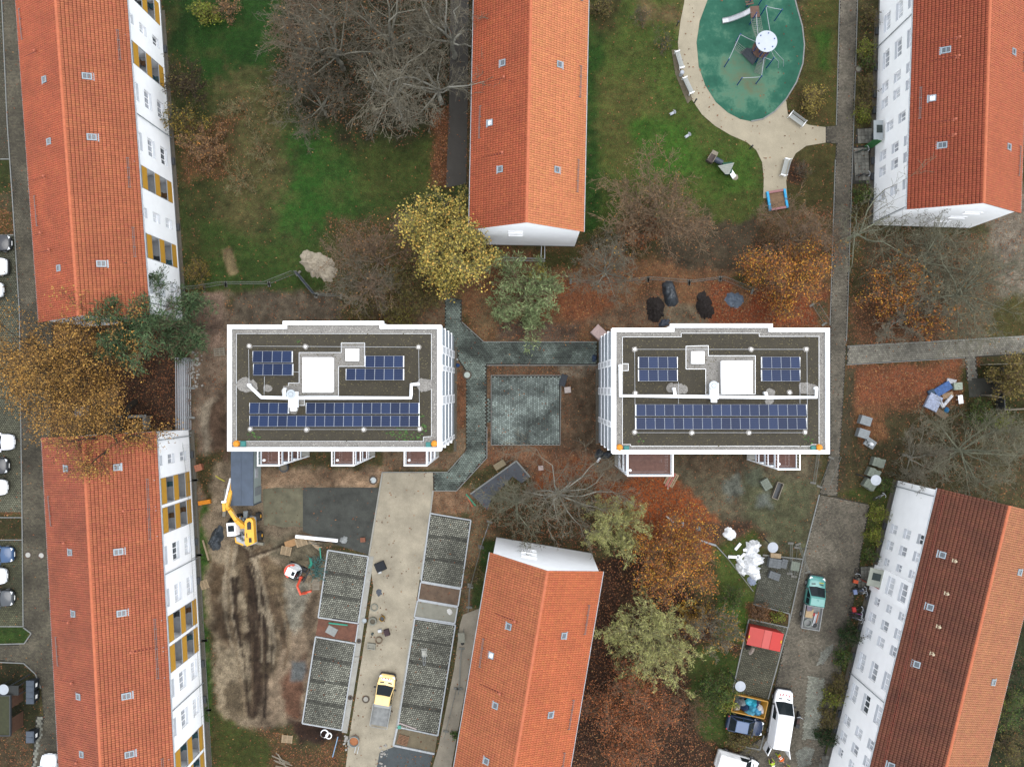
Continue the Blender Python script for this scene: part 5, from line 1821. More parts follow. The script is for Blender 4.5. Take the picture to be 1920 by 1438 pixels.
m_leaf = M("leaf", (1, 1, 1), rough=.75, var=0, attr='Col', spec=.2)
m_leaf.node_tree.nodes['Principled BSDF'].inputs['Transmission Weight'].default_value = 0.0
m_bark = M("bark", (1, 1, 1), rough=.95, var=.3, scale=5, attr='Col')
BARK = {k: (np.array(C(*a)), np.array(C(*b))) for k, a, b in (
 ('grey', (150, 147, 132), (116, 109, 92)), ('pale', (186, 184, 170), (136, 129, 110)), ('brown', (146, 130, 110), (136, 114, 92)),
 ('dark', (70, 62, 52), (84, 70, 52)), ('green', (152, 156, 132), (132, 129, 106)), ('larch', (168, 164, 130), (158, 152, 110)), ('tan', (150, 136, 112), (144, 120, 94)))}
def bark_cols(segs, kind, ng):
 """lichen-pale limbs, darker young twigs, in the vertex order of seg_mesh"""
 a, b = BARK[kind]
 ra = np.array([x[2] for x in segs])
 w = np.clip((ra - .018) / .06, 0, 1)[:, None]
 c = (b + (a - b) * w) * ng.normal(1, .16, (len(segs), 1)).clip(.5, 1.6)
 big = ra > .05
 return c, big
PAL = {
 'yellow': ([C(206, 182, 92), C(180, 160, 76), C(136, 130, 66), C(112, 108, 58), C(212, 168, 82)], [4, 4, 4, 2, 2]),
 'orange': ([C(204, 130, 52), C(216, 162, 64), C(170, 100, 54), C(142, 96, 62), C(122, 86, 60)], [3, 3, 3, 3, 2]),
 'rust': ([C(168, 98, 58), C(142, 84, 54), C(186, 116, 66), C(118, 82, 58)], [4, 4, 3, 3]),
 'gold': ([C(184, 138, 66), C(158, 116, 58), C(132, 98, 54), C(200, 156, 80)], [4, 4, 3, 2]),
 'olive': ([C(118, 108, 56), C(96, 92, 50), C(134, 116, 62), C(80, 78, 44)], [4, 4, 2, 3]),
 'green': ([C(70, 98, 40), C(54, 78, 34), C(94, 116, 48), C(110, 120, 52)], [4, 4, 2, 2]),
 'dgreen': ([C(44, 70, 34), C(34, 54, 28), C(56, 80, 36)], [4, 4, 2]),
 'lime': ([C(132, 142, 52), C(110, 124, 46), C(150, 146, 60)], [4, 3, 2]),
 'pine': ([C(82, 108, 70), C(64, 88, 56), C(102, 126, 82), C(116, 132, 90)], [4, 3, 3, 1]),
 'palepine': ([C(146, 164, 110), C(124, 144, 94), C(168, 180, 126)], [4, 3, 2]),
 'larch': ([C(206, 204, 128), C(180, 182, 108), C(222, 214, 142), C(150, 158, 94)], [4, 4, 2, 2]),
 'tan': ([C(150, 116, 82), C(128, 98, 72), C(166, 128, 84), C(178, 122, 66)], [4, 3, 2, 1]),
 'brown': ([C(120, 88, 60), C(98, 72, 52), C(140, 100, 62)], [4, 3, 2]),
}
_tn = [0]
def tree(name, label, cat, px, py, r_px, h, bark='grey', pal=None, leaves=0, lsize=(.07, .13), trunk=None, r0=None, nmain=8, lev=4, kids=(1.6, 1.5, 1.4, 1.2), group=None,
   lean=(0, 0), wig=.16, trop=.05, spread=1.0, ratio=.56, along=False, narrow=.55, jit=.22, rmin=.016, seed=None, hc=None, droop=0.0, flat=.5):
 """px,py: where the middle of the crown is seen; the trunk stands under it"""
 _tn[0] += 1
 rg = random.Random(seed or 100 + _tn[0])
 ng = np.random.default_rng(seed or 100 + _tn[0])
 hc = h * .6 if hc is None else hc
 c = G(px, py, hc)
 R = r_px / S * (CH - hc) / CH
 trunk = h * .3 if trunk is None else trunk
 r0 = max(.05, h * .017) if r0 is None else r0
 base = (c.x - lean[0], c.y - lean[1], -.05)
 root = thing(name, label, cat, (base[0], base[1], 0), 0, group)
 segs, tips = skeleton(rg, R, h, trunk, r0, nmain, lev, wig=wig, trop=trop, kids=kids, lean=lean, spread=spread, ratio=ratio, rmin=rmin, droop=droop)
 tr = [s for s in segs if s[4] == 0]
 br = [s for s in segs if s[4] > 0]
 for nm, sg, k in (('trunk', tr, 8), ('branches', br, 5)):
  v, f = seg_mesh(sg, base, k)
  c_, big = bark_cols(sg, bark, ng)
  np_mesh(nm, v, f, m_bark, root, smooth=nm == 'trunk', colors=np.concatenate([np.repeat(c_[big], 2 * k, 0), np.repeat(c_[~big], 6, 0)]))
 if leaves:
  P_, w_ = PAL[pal] if isinstance(pal, str) else pal
  v, f, c_ = leaf_mesh(ng, tips, base, leaves, lsize, P_, w_, jit=jit, along=along, narrow=narrow, flat=flat)
  np_mesh('crown', v, f, m_leaf, root, colors=c_)
 return root
def shrub(name, label, px, py, r_px, h, pal, leaves, bark='brown', group=None, lsize=(.05, .11), **kw):
 k = dict(trunk=.12, r0=.035, nmain=9, lev=3, kids=(2.2, 2.0, 1.6), spread=1.05, ratio=.6, rmin=.008, hc=h * .5, jit=.12)
 k.update(kw)
 return tree(name, label, 'shrub', px, py, r_px, h, bark, pal, leaves, lsize, group=group, **k)
# big bare trees north of the west block
BT = 'bare trees over the north lawn'
tree('bare_tree', 'big bare grey tree over the dark lawn, leftmost of the north clump', 'tree', 610, 70, 95, 13, 'grey', 'tan', 500, group=BT, nmain=10, wig=.2, kids=(2.1, 1.9, 1.7, 1.4), rmin=.018)
tree('bare_tree', 'big bare grey tree at the top edge in the middle of the north clump', 'tree', 720, 40, 100, 14, 'grey', None, 0, group=BT, nmain=10, wig=.22, kids=(2.1, 1.9, 1.7, 1.4), rmin=.018)
tree('bare_tree', 'big bare grey tree with crooked limbs at the south side of the north clump', 'tree', 725, 150, 92, 13, 'pale', None, 0, group=BT, nmain=9, wig=.26, kids=(2.1, 1.9, 1.7, 1.4), rmin=.018)
tree('bare_tree', 'bare crooked tree at the top edge touching the tiled house beside the asphalt path', 'tree', 838, 40, 75, 14, 'pale', None, 0, group=BT, nmain=8, wig=.3, kids=(2.1, 1.9, 1.7, 1.4), rmin=.018)
tree('bare_tree', 'bare crooked tree leaning over the asphalt path and leaf strip', 'tree', 812, 140, 82, 13, 'pale', None, 0, group=BT, nmain=9, wig=.28, kids=(2.1, 1.9, 1.7, 1.4), rmin=.018)
tree('bare_tree', 'low bare dark tree at the southwest side of the north clump', 'tree', 590, 185, 68, 8, 'grey', 'tan', 300, group=BT, nmain=9, wig=.2, kids=(2.1, 1.9, 1.7, 1.4), rmin=.018)
tree('bare_tree', 'bare dark tree at the left top of the north clump', 'tree', 560, 20, 60, 10, 'brown', None, 0, group=BT, nmain=8, wig=.2, kids=(2.1, 1.9, 1.7, 1.4), rmin=.018)
# maple and neighbours
tree('maple_tree', 'large yellow maple beside the gable of the tiled house', 'tree', 852, 462, 86, 11, 'grey', 'yellow', 17000, (.07, .15), nmain=14, wig=.2, seed=321, jit=.36, narrow=.7, flat=.35, kids=(1.8, 1.6, 1.4, 1.2))
tree('bare_tree', 'bare brownish tree between the sand heap and the yellow maple', 'tree', 700, 480, 78, 9, 'brown', 'tan', 900, (.05, .1), nmain=9, wig=.2, kids=(2.1, 1.9, 1.7, 1.4), rmin=.018)
tree('bare_tree', 'pale bare tree low behind the sand heap', 'tree', 688, 535, 62, 7, 'pale', 'olive', 300, (.05, .1), nmain=9, kids=(2.1, 1.9, 1.7, 1.4), rmin=.018)
shrub('shrub', 'olive leaved shrub thicket north of the west block, left part', 690, 575, 44, 3.2, 'olive', 2200)
shrub('shrub', 'olive leaved shrub thicket north of the west block beside the maple', 765, 545, 58, 4.0, 'olive', 4200)
shrub('shrub', 'yellow olive shrub in front of the maple above the west block', 745, 595, 36, 2.6, ([C(140, 132, 58), C(110, 104, 50)], [1, 1]), 1500)
tree('pine_tree', 'pale green pine between the house gable and the paved path', 'tree', 985, 548, 66, 8, 'brown', 'palepine', 7500, (.14, .28), nmain=11, along=True, narrow=.16, jit=.2, spread=1.2, trop=0)
shrub('shrub', 'pale green pine bush under the north pine', 1000, 595, 22, 2.0, 'palepine', 1300, along=True, narrow=.2, lsize=(.12, .22))
shrub('shrub', 'small mustard yellow bush on top of the north pine', 1010, 508, 14, 7, ([C(150, 136, 44), C(128, 118, 40)], [1, 1]), 500, trunk=5.0, hc=6)
tree('bare_tree', 'pale grey bare tree with orange undergrowth east of the pine', 'tree', 1140, 505, 68, 8, 'pale', 'orange', 260, (.06, .1), nmain=10, wig=.12, kids=(2.1, 1.9, 1.7, 1.4), rmin=.018)
tree('oak_tree', 'bare brownish oak with some tan leaves south of the play lawn', 'tree', 1230, 395, 88, 10, 'tan', 'tan', 2600, (.05, .1), nmain=15, wig=.13, kids=(2.4, 2.1, 1.8, 1.4), rmin=.02)
tree('oak_tree', 'small rust leaved oak under the bare brown oak', 'tree', 1200, 430, 42, 5, 'brown', 'rust', 1500, (.07, .13), nmain=9)
shrub('shrub', 'yellow flecked shrub under the brown oak near the white gable', 1130, 450, 26, 2.4, 'olive', 700)
tree('beech_tree', 'orange and yellow beech north of the east block', 'tree', 1470, 520, 66, 7.5, 'brown', 'orange', 10500, (.06, .12), nmain=13, jit=.34, kids=(2, 1.8, 1.5, 1.2))
tree('bare_tree', 'bare brown tree rising behind the orange beech', 'tree', 1500, 440, 66, 8, 'brown', 'tan', 500, (.05, .1), nmain=9, kids=(2.1, 1.9, 1.7, 1.4), rmin=.018)
tree('bare_tree', 'bare leaning tree over the north path with mossy limbs', 'tree', 1640, 425, 85, 11, 'green', None, 0, nmain=7, wig=.2, lean=(1.5, .6), kids=(1.3, 1.3, 1.3, 1.2))
tree('bare_tree', 'bare shaggy tree by the white gable on the right edge, upper one', 'tree', 1755, 480, 84, 9, 'green', None, 0, nmain=10, wig=.13, kids=(2.2, 2.0, 1.7, 1.4), trop=.0, droop=.1)
tree('bare_tree', 'large bare feathery tree at the right edge above the cross path', 'tree', 1830, 545, 100, 10, 'green', 'gold', 260, (.06, .1), nmain=12, wig=.13, kids=(2.2, 2.0, 1.7, 1.4), droop=.1)
tree('bare_tree', 'bare thin tree standing on the leaf litter beside the cross path', 'tree', 1700, 600, 55, 7, 'pale', 'rust', 250, (.06, .1), nmain=8, kids=(2.1, 1.9, 1.7, 1.4), rmin=.018)
tree('beech_tree', 'orange leaved beech right of the north path', 'tree', 1680, 545, 50, 6, 'brown', 'orange', 4800, (.06, .12), nmain=11, jit=.32, kids=(2, 1.8, 1.5, 1.2))
tree('beech_tree', 'small orange beech amid bare twigs above the cross path', 'tree', 1745, 585, 36, 5, 'brown', 'orange', 1500, (.08, .15), nmain=8)
# left side
tree('pine_tree', 'dark green pine leaning over the end of the northern west house', 'tree', 262, 590, 88, 10.5, 'brown', 'pine', 15000, (.16, .3), nmain=13, along=True, narrow=.17, jit=.26, lean=(-4.2, 1.6), spread=1.25, trop=0, trunk=5.5)
tree('pine_tree', 'lower dark green pine bough right beside the west block fence', 'tree', 330, 640, 34, 6, 'brown', 'pine', 3000, (.14, .26), nmain=8, along=True, narrow=.17, spread=1.2)
tree('oak_tree', 'big golden brown oak spreading over the road and parked cars', 'tree', 122, 690, 118, 13, 'dark', 'gold', 15500, (.07, .13), nmain=14, jit=.42, wig=.2)
tree('oak_tree', 'golden brown oak crown hanging over the south house roof', 'tree', 178, 838, 84, 15, 'dark', 'gold', 8000, (.06, .12), nmain=11, jit=.4, wig=.2, trunk=9.5, hc=13, lean=(2.8, -4.0), spread=1.15)
tree('oak_tree', 'golden brown oak by the parked cars at the left edge', 'tree', 35, 700, 60, 9, 'dark', 'gold', 3600, (.08, .15), nmain=10, jit=.3)
shrub('shrub', 'yellow leaved bush on the north lawn near the top edge', 385, 25, 22, 2.6, 'lime', 1600, lsize=(.07, .13))
shrub('shrub', 'straw coloured bush beside the yellow one at the top edge', 425, 15, 26, 2.6, 'tan', 700)
tree('bare_tree', 'dark bare bush like tree against the loggias of the north west house', 'tree', 345, 160, 40, 5, 'dark', 'olive', 700, (.05, .1), nmain=9, kids=(2.1, 1.9, 1.7, 1.4), rmin=.018)
shrub('shrub', 'yellow and olive shrub against the white facade in the west', 345, 235, 32, 3.5, ([C(176, 146, 60), C(110, 106, 50), C(86, 84, 44)], [2, 2, 2]), 1900, lsize=(.06, .12))
shrub('shrub', 'orange brown shrub beside the yellow one by the west facade', 385, 280, 36, 3.0, 'tan', 2000, lsize=(.06, .12))
shrub('shrub', 'yellow brown shrub at the fence by the north west house', 372, 512, 26, 2.4, ([C(150, 126, 56), C(104, 100, 46)], [1, 1]), 1000)
for x, y, r in ((455, 200, 42), (490, 280, 40), (450, 340, 36), (510, 190, 36)):
 shrub('dry_bush', {455: 'straw coloured dry weed clump north of the others on the lawn', 490: 'straw coloured dry weed clump in the middle of the lawn', 450: 'straw coloured dry weed clump nearest the west house', 510: 'straw coloured dry weed clump nearest the bare trees'}[x],
   x, y, r, .9, 'tan', 260, bark='larch', group='dry weeds on the north lawn', rmin=.01, nmain=14, spread=1.3)
# bottom middle
tree('bare_tree', 'large bare crooked tree north of the tiled house by the drive', 'tree', 1050, 935, 98, 11, 'pale', None, 0, nmain=11, wig=.3, kids=(2.0, 1.8, 1.6, 1.3))
tree('bare_tree', 'bare crooked tree beside the dark angled strip', 'tree', 965, 950, 56, 9, 'green', None, 0, nmain=8, wig=.28, kids=(2.1, 1.9, 1.7, 1.4), rmin=.018)
tree('larch_tree', 'pale yellow green larch at the corner of the tiled house gable', 'tree', 1155, 985, 64, 8.5, 'larch', 'larch', 8500, (.1, .22), nmain=22, along=True, narrow=.11, jit=.09, wig=.09, kids=(2, 1.6, 1.2, 1), ratio=.42, spread=1.15)
tree('beech_tree', 'orange beech east of the pale larch', 'tree', 1265, 1045, 80, 7.5, 'brown', 'orange', 12000, (.06, .12), nmain=14, jit=.36, kids=(2, 1.8, 1.5, 1.2))
tree('larch_tree', 'large pale green larch east of the tiled house', 'tree', 1225, 1205, 96, 9, 'larch', 'larch', 13500, (.1, .22), nmain=24, along=True, narrow=.11, jit=.1, wig=.09, kids=(2.2, 1.8, 1.3, 1), ratio=.44, spread=1.2)
tree('beech_tree', 'rust brown beech at the bottom edge beside the tiled house', 'tree', 1180, 1350, 90, 8, 'brown', 'rust', 14000, (.06, .12), nmain=15, jit=.36, kids=(2, 1.8, 1.5, 1.2))
tree('bare_tree', 'sparse bare tree with ochre leaves left of the dumpster bay', 'tree', 1340, 1185, 52, 6, 'pale', 'gold', 900, (.07, .12), nmain=9, kids=(2.1, 1.9, 1.7, 1.4), rmin=.018)
shrub('shrub', 'yellow bush between the orange beech and the large larch', 1300, 1150, 22, 3, ([C(196, 150, 50), C(150, 120, 46)], [1, 1]), 900, lsize=(.07, .13))
shrub('shrub', 'green hedge bush west of the street lamp', 1345, 1290, 38, 2.4, 'green', 2600)
shrub('shrub', 'lime green bush next to the yellow skip', 1362, 1310, 22, 2.0, 'lime', 1200)
shrub('shrub', 'dark bare thicket east of the rust beech', 1300, 1330, 45, 3.5, 'brown', 700)
shrub('shrub', 'olive bush north of the white car at the bottom edge', 1390, 1385, 26, 1.6, 'olive', 1000)
shrub('shrub', 'brown hedge south of the cobbled storage bay', 1425, 1145, 22, 1.2, 'brown', 800)
shrub('shrub', 'low yellow green bush north of the red dumpster', 1459, 1154, 11, 1.1, 'lime', 500)
shrub('shrub', 'green bush on the right of the white bags', 1372, 1120, 24, 1.6, 'green', 1000)
# right side
tree('bare_tree', 'wide bare tree with lichen limbs north of the southeast house', 'tree', 1835, 850, 100, 10, 'green', None, 0, nmain=12, wig=.22, kids=(2.1, 1.9, 1.7, 1.4))
tree('bare_tree', 'thin bare tree left of the wide lichen tree', 'tree', 1730, 860, 55, 7, 'pale', None, 0, nmain=8, wig=.25, kids=(2.1, 1.9, 1.7, 1.4), rmin=.018)
tree('maple_tree', 'yellow olive tree at the right edge by the dark hedge enclosure', 'tree', 1895, 715, 36, 6, 'tan', ([C(152, 132, 70), C(126, 112, 58), C(104, 96, 52)], [1, 1, 1]), 3000, (.08, .15), nmain=10, jit=.26)
shrub('shrub', 'green bush below the enclosure at the right edge', 1842, 780, 26, 2.2, 'green', 1500)
shrub('shrub', 'lime green bush at the corner of the enclosure', 1876, 790, 14, 2.0, 'lime', 800)
shrub('shrub', 'yellow leaved bush between playground and north path', 1524, 186, 22, 2.4, ([C(168, 148, 72), C(130, 118, 60)], [1, 1]), 1100, lsize=(.06, .12))
shrub('shrub', 'small bare bush on the lawn at the top of the play lawn', 1203, 30, 18, 2.0, 'tan', 60, bark='grey')
shrub('shrub', 'small bare bush with yellow foot on the play lawn', 1243, 75, 18, 2.2, ([C(170, 150, 60), C(150, 120, 60)], [1, 1]), 80, bark='grey')
shrub('shrub', 'small bare bush in the round lawn below the benches', 1505, 320, 16, 1.5, 'brown', 100, bark='grey')
shrub('shrub', 'dark bush with ochre leaves by the tiled house, top edge', 1124, 12, 22, 1.8, 'olive', 900)
shrub('shrub', 'brown bush south of the sandbox', 1450, 440, 34, 3, 'brown', 700)
HB = 'planting along the white house fronts'
for x, y, r, p, n, lb in ((1628, 30, 18, 'olive', 700, 'olive shrub in the front bed at the top edge, northeast house'),
       (1624, 92, 15, 'lime', 800, 'yellow green shrub in the front bed beside the manhole, northeast house'),
       (1628, 115, 13, 'green', 600, 'green shrub below the yellow green one, northeast house'),
       (1624, 160, 18, 'olive', 900, 'olive shrub in the middle of the front bed, northeast house'),
       (1620, 195, 16, 'olive', 700, 'olive shrub above the mustard one, northeast house'),
       (1622, 215, 15, 'lime', 900, 'mustard yellow shrub beside the green entrance door'),
       (1618, 368, 16, 'green', 900, 'green shrub at the south end of the northeast house front'),
       (1616, 400, 18, 'olive', 600, 'thin olive shrub at the southwest corner of the northeast house'),
       (1657, 912, 13, 'green', 800, 'round green bush at the north corner of the southeast house'),
       (1645, 960, 16, 'lime', 900, 'lime shrub in the front bed by the bikes, southeast house'),
       (1640, 1005, 16, 'lime', 1000, 'lime shrub above the entrance canopy, southeast house'),
       (1632, 1040, 12, 'green', 600, 'small green shrub next to the entrance canopy, southeast house'),
       (1592, 1192, 21, 'dgreen', 1900, 'dark green conifer bush below the bikes, southeast house'),
       (1580, 1232, 17, 'green', 1000, 'green shrub with a bike under it, southeast house'),
       (1572, 1280, 18, 'olive', 1000, 'olive shrub along the front bed, southeast house'),
       (1562, 1310, 17, 'lime', 800, 'yellow green shrub along the front bed, southeast house'),
       (1552, 1345, 17, 'olive', 900, 'olive shrub near the bottom of the front bed, southeast house'),
       (1546, 1380, 17, 'dgreen', 1500, 'dark green bush at the bottom of the front bed, southeast house')):
 shrub('shrub', lb, x, y, r, 1.6, p, n, group=HB)
for x, y, r, p, n, lb in ((1890, 1330, 38, 'green', 2200, 'green thicket behind the southeast house at the right edge'),
       (1905, 1265, 26, 'dgreen', 1200, 'dark green thicket behind the dark tiled roof'),
       (1898, 1400, 36, 'olive', 1500, 'olive thicket at the bottom right corner'),
       (1876, 1318, 16, 'lime', 600, 'lime bush at the eaves of the southeast house')):
 shrub('shrub', lb, x, y, r, 3, p, n)
shrub('shrub', 'green bush against the fence by the tiled house drive side', 892, 1075, 14, 1.6, 'olive', 500)
shrub('shrub', 'small green plant in the tub beside the grit walk', 852, 1378, 7, .8, 'green', 350, nmain=6)
for k, (x, y) in enumerate(((1118, 70), (1112, 200), (1106, 330))):
 pass
# ---------------------------------------------------------------- vehicles and machines
def paint(name, col, rough=.3):
 return M(name, col, rough=rough, var=.05, scale=2, spec=.5, coat=.35)
m_glass = M("car_glass", (.010, .014, .016), rough=.08, var=.2, spec=.12)
m_tyre = M("tyre", (.02, .02, .02), rough=.85, var=.1)
m_rim = M("rim", (.36, .37, .38), rough=.4, metal=.6, var=.1)
m_black = M("black_plastic", (.018, .019, .02), rough=.6, var=.1)
m_lamp = M("lamp_glass", (.6, .62, .64), rough=.12, var=.05, spec=.6)
m_plate = M("number_plate", (.8, .8, .78), rough=.5, var=.02)
m_steel = M("painted_steel_grey", (.30, .32, .33), rough=.5, var=.12)
m_mud = M("dry_mud", C(120, 110, 92), var=.3, scale=3, fine=.2)
def wang(dx, dy):
 return math.atan2(-dy, dx)
def frustum(mb, a, b):
 """a,b = (x0,x1,hw,z); two rectangles joined"""
 P = []
 for x0, x1, hw, z in (a, b):
  P += [(x0, -hw, z), (x1, -hw, z), (x1, hw, z), (x0, hw, z)]
 mb.add(P, [(3, 2, 1, 0), (4, 5, 6, 7), (0, 1, 5, 4), (1, 2, 6, 5), (2, 3, 7, 6), (3, 0, 4, 7)])
def loft_body(mb, st, zb=.28):
 """st: (x, halfwidth, ztop, crown)"""
 n = 8
 for x, w, z, cr in st:
  for y, zz in ((-w * .96, zb), (-w, zb + (z - zb) * .55), (-w * .97, z - .05), (-w * .84, z), (0, z + cr), (w * .84, z), (w * .97, z - .05), (w, zb + (z - zb) * .55), (w * .96, zb)):
   mb.v.append((x, y, zz))
 n = 9
 o = len(mb.v) - n * len(st)
 for i in range(len(st) - 1):
  for k in range(n - 1):
   a, b = o + i * n + k, o + i * n + k + 1
   mb.f.append((a, a + n, b + n, b)); mb.mi.append(0)
  mb.f.append((o + i * n + n - 1, o + (i + 1) * n + n - 1, o + (i + 1) * n, o + i * n)); mb.mi.append(0)
 mb.f.append(tuple(range(o, o + n))); mb.mi.append(0)
 e = o + n * (len(st) - 1)
 mb.f.append(tuple(range(e + n - 1, e - 1, -1))); mb.mi.append(0)
def wheels(root, xs, hw, r=.32, w=.21):
 for x in xs:
  for s in (-1, 1):
   q = MB()
   y = s * (hw - w / 2 + .01)
   q.tube([(x, y - w / 2, r), (x, y + w / 2, r)], r, 14)
   t = q.build('wheel', m_tyre, root, world=False)
   q = MB()
   q.tube([(x, y + s * (w / 2 - .05), r), (x, y + s * (w / 2 + .012), r)], r * .62, 10)
   q.build('rim', m_rim, t, world=False)
def car(label, px, py, ang, col, L=4.3, W=1.78, Hh=1.47, estate=False, roof=None, group='cars parked at the west kerb', name='parked_car', rails=False):
 mp = paint('paint_' + label[:14].replace(' ', '_'), col)
 p = G(px, py)
 root = thing(name, label, 'car', (p.x, p.y, .04), ang, group)
 w = W / 2
 q = MB()
 loft_body(q, [(-.5 * L, .66 * w, .72, .02), (-.485 * L, .88 * w, .86, .03), (-.42 * L, .97 * w, .94, .03), (-.2 * L, w, .96, .03), (.16 * L, w, .96, .04), (.27 * L, .98 * w, .93, .05), (.38 * L, .95 * w, .84, .06), (.455 * L, .86 * w, .74, .05), (.49 * L, .7 * w, .64, .03), (.5 * L, .58 * w, .5, .02)])
 q.build('body', mp, root, smooth=True, world=False)
 rb, rt = (-.475, -.42) if estate else (-.44, -.30)
 g0, g1 = (rb * L, .235 * L, .89 * w, .94), (rt * L, .045 * L, .70 * w, Hh)
 q = MB()
 frustum(q, g0, g1)
 gl = q.build('glass', m_glass, root, world=False)
 q = MB()
 frustum(q, (rt * L - .03, .045 * L + .04, .735 * w, Hh - .03), (rt * L + .06, .045 * L - .05, .66 * w, Hh + .035))
 if rails:
  for s in (-1, 1):
   q.beam((rt * L + .2, s * .62 * w, Hh + .06), (.0, s * .62 * w, Hh + .06), .05, .05)
 q.build('roof', mp if roof is None else roof, root, world=False)
 q = MB()
 for s in (-1, 1):
  q.beam((g0[1], s * g0[2], g0[3]), (g1[1], s * g1[2], g1[3]), .08, .06)
  q.beam((g0[0], s * g0[2], g0[3]), (g1[0], s * g1[2], g1[3]), .12, .07)
  xm = -.1 * L
  q.beam((xm, s * .895 * w, .94), (xm - .05, s * .71 * w, Hh), .09, .05)
 q.build('pillars', mp, root, world=False)
 wheels(root, (-.30 * L, .315 * L), w)
 for s in (-1, 1):
  q = MB()
  q.box((.215 * L, s * (w + .07), .98), (.14, .17, .12))
  q.build('mirror', mp, root, world=False)
  q = MB()
  q.box((.452 * L, s * .68 * w, .69), (.28, .24, .1), rz=-s * .4)
  q.build('headlight', m_lamp, root, world=False)
  q = MB()
  q.box((-.475 * L, s * .74 * w, .8), (.1, .22, .14), rz=s * .3)
  q.build('tail_light', M('tail_red', (.3, .01, .01), rough=.2, var=0), root, world=False)
 q = MB()
 q.box((.492 * L, 0, .42), (.08, 1.0 * W * .62, .14))
 q.box((-.497 * L, 0, .42), (.06, 1.0 * W * .62, .16))
 q.build('bumper', m_black, root, world=False)
 q = MB()
 q.box((.507 * L, 0, .45), (.02, .5, .11))
 q.build('number_plate', m_plate, root, world=False)
 return root
def van(label, px, py, ang, col, L=5.6, W=2.0, Hh=2.35, doors=False, name='parked_van', windows=False, chevron=False, dirty=False, group=None):
 mp = paint('paint_' + label[:14].replace(' ', '_'), col, .35) if not dirty else M('paint_dirty_white', (.74, .74, .73), rough=.5, var=.25, scale=1.6, fine=.2)
 p = G(px, py)
 root = thing(name, label, 'van', (p.x, p.y, .04), ang, group)
 w = W / 2
 q = MB()
 loft_body(q, [(-.5 * L, .94 * w, 1.0, 0), (-.49 * L, .98 * w, 1.1, 0), (.18 * L, w, 1.12, .02), (.3 * L, .99 * w, 1.12, .03), (.40 * L, .94 * w, 1.03, .05), (.465 * L, .84 * w, .9, .06), (.49 * L, .72 * w, .78, .03), (.5 * L, .62 * w, .6, .02)], .32)
 q.build('body', mp, root, smooth=True, world=False)
 q = MB()
 frustum(q, (-.497 * L, .285 * L, .985 * w, 1.08), (-.492 * L, .13 * L, .86 * w, Hh - .12))
 frustum(q, (-.492 * L, .13 * L, .86 * w, Hh - .12), (-.475 * L, .10 * L, .78 * w, Hh))
 for k in range(5):
  q.box((-.42 * L + k * .105 * L, 0, Hh + .003), (.035 * L, 1.35 * w, .02))
 q.build('cargo_body', mp, root, world=False)
 q = MB()
 a, b = (.293 * L, .9 * w, 1.12), (.142 * L, .78 * w, Hh - .16)
 q.add([(a[0], -a[1], a[2]), (a[0] + .12, 0, a[2]), (a[0], a[1], a[2]), (b[0], b[1], b[2]), (b[0] + .03, 0, b[2]), (b[0], -b[1], b[2])], [(0, 1, 4, 5), (1, 2, 3, 4)])
 q.build('windscreen', m_glass, root, world=False)
 for s in (-1, 1):
  q = MB()
  P = [(.25 * L, s * 1.0 * w, 1.14), (.0 * L, s * 1.0 * w, 1.14), (.0 * L, s * .915 * w, 1.9), (.145 * L, s * .915 * w, 1.9)]
  q.add(P, [(0, 1, 2, 3) if s > 0 else (3, 2, 1, 0)])
  if windows:
   P = [(-.04 * L, s * 1.0 * w, 1.14), (-.44 * L, s * 1.0 * w, 1.14), (-.44 * L, s * .915 * w, 1.9), (-.04 * L, s * .915 * w, 1.9)]
   q.add(P, [(0, 1, 2, 3) if s > 0 else (3, 2, 1, 0)])
  q.build('side_window', m_glass, root, world=False)
  q = MB()
  q.box((.245 * L, s * (w + .13), 1.22), (.12, .26, .22))
  q.build('mirror', m_black, root, world=False)
  q = MB()
  q.box((.45 * L, s * .72 * w, .86), (.3, .26, .12), rz=-s * .4)
  q.build('headlight', m_lamp, root, world=False)
  q = MB()
  q.box((.355 * L, s * .42 * w, 1.135), (.1, .4, .04), rz=s * .12)
  q.build('hood_vent', m_black, root, world=False)
 wheels(root, (-.30 * L, .33 * L), w, .34, .24)
 q = MB()
 q.box((.5 * L, 0, .5), (.16, 1.5 * w, .3))
 q.box((.478 * L, .78 * w, .48), (.3, .2, .26), rz=-.5)
 q.box((.478 * L, -.78 * w, .48), (.3, .2, .26), rz=.5)
 q.build('bumper', m_black, root, world=False)
 if chevron:
  q = MB()
  for k, y in enumerate((-.48, -.18, .2, .5)):
   a = .55 if y < 0 else -.55
   q.box((.43 * L - abs(y) * .18, y, 1.01), (.24, .1, .09), rz=a)
  q.build('warning_marks', M('signal_red', C(200, 50, 50), rough=.5, var=.05), root, world=False)
 if doors:
  for s in (-1, 1):
   q = MB()
   a = Vector((-.5 * L, s * .95 * w, 1.25))
   e = a + Vector((-.85, s * .25, 0))
   q.beam(a, e, .07, 1.75)
   d = q.build('rear_door', mp, root, world=False)
   q = MB()
   q.beam(a.lerp(e, .15) + Vector((0, s * .045, .45)), a.lerp(e, .85) + Vector((0, s * .045, .45)), .02, .6)
   q.build('door_window', m_glass, d, world=False)
 return root
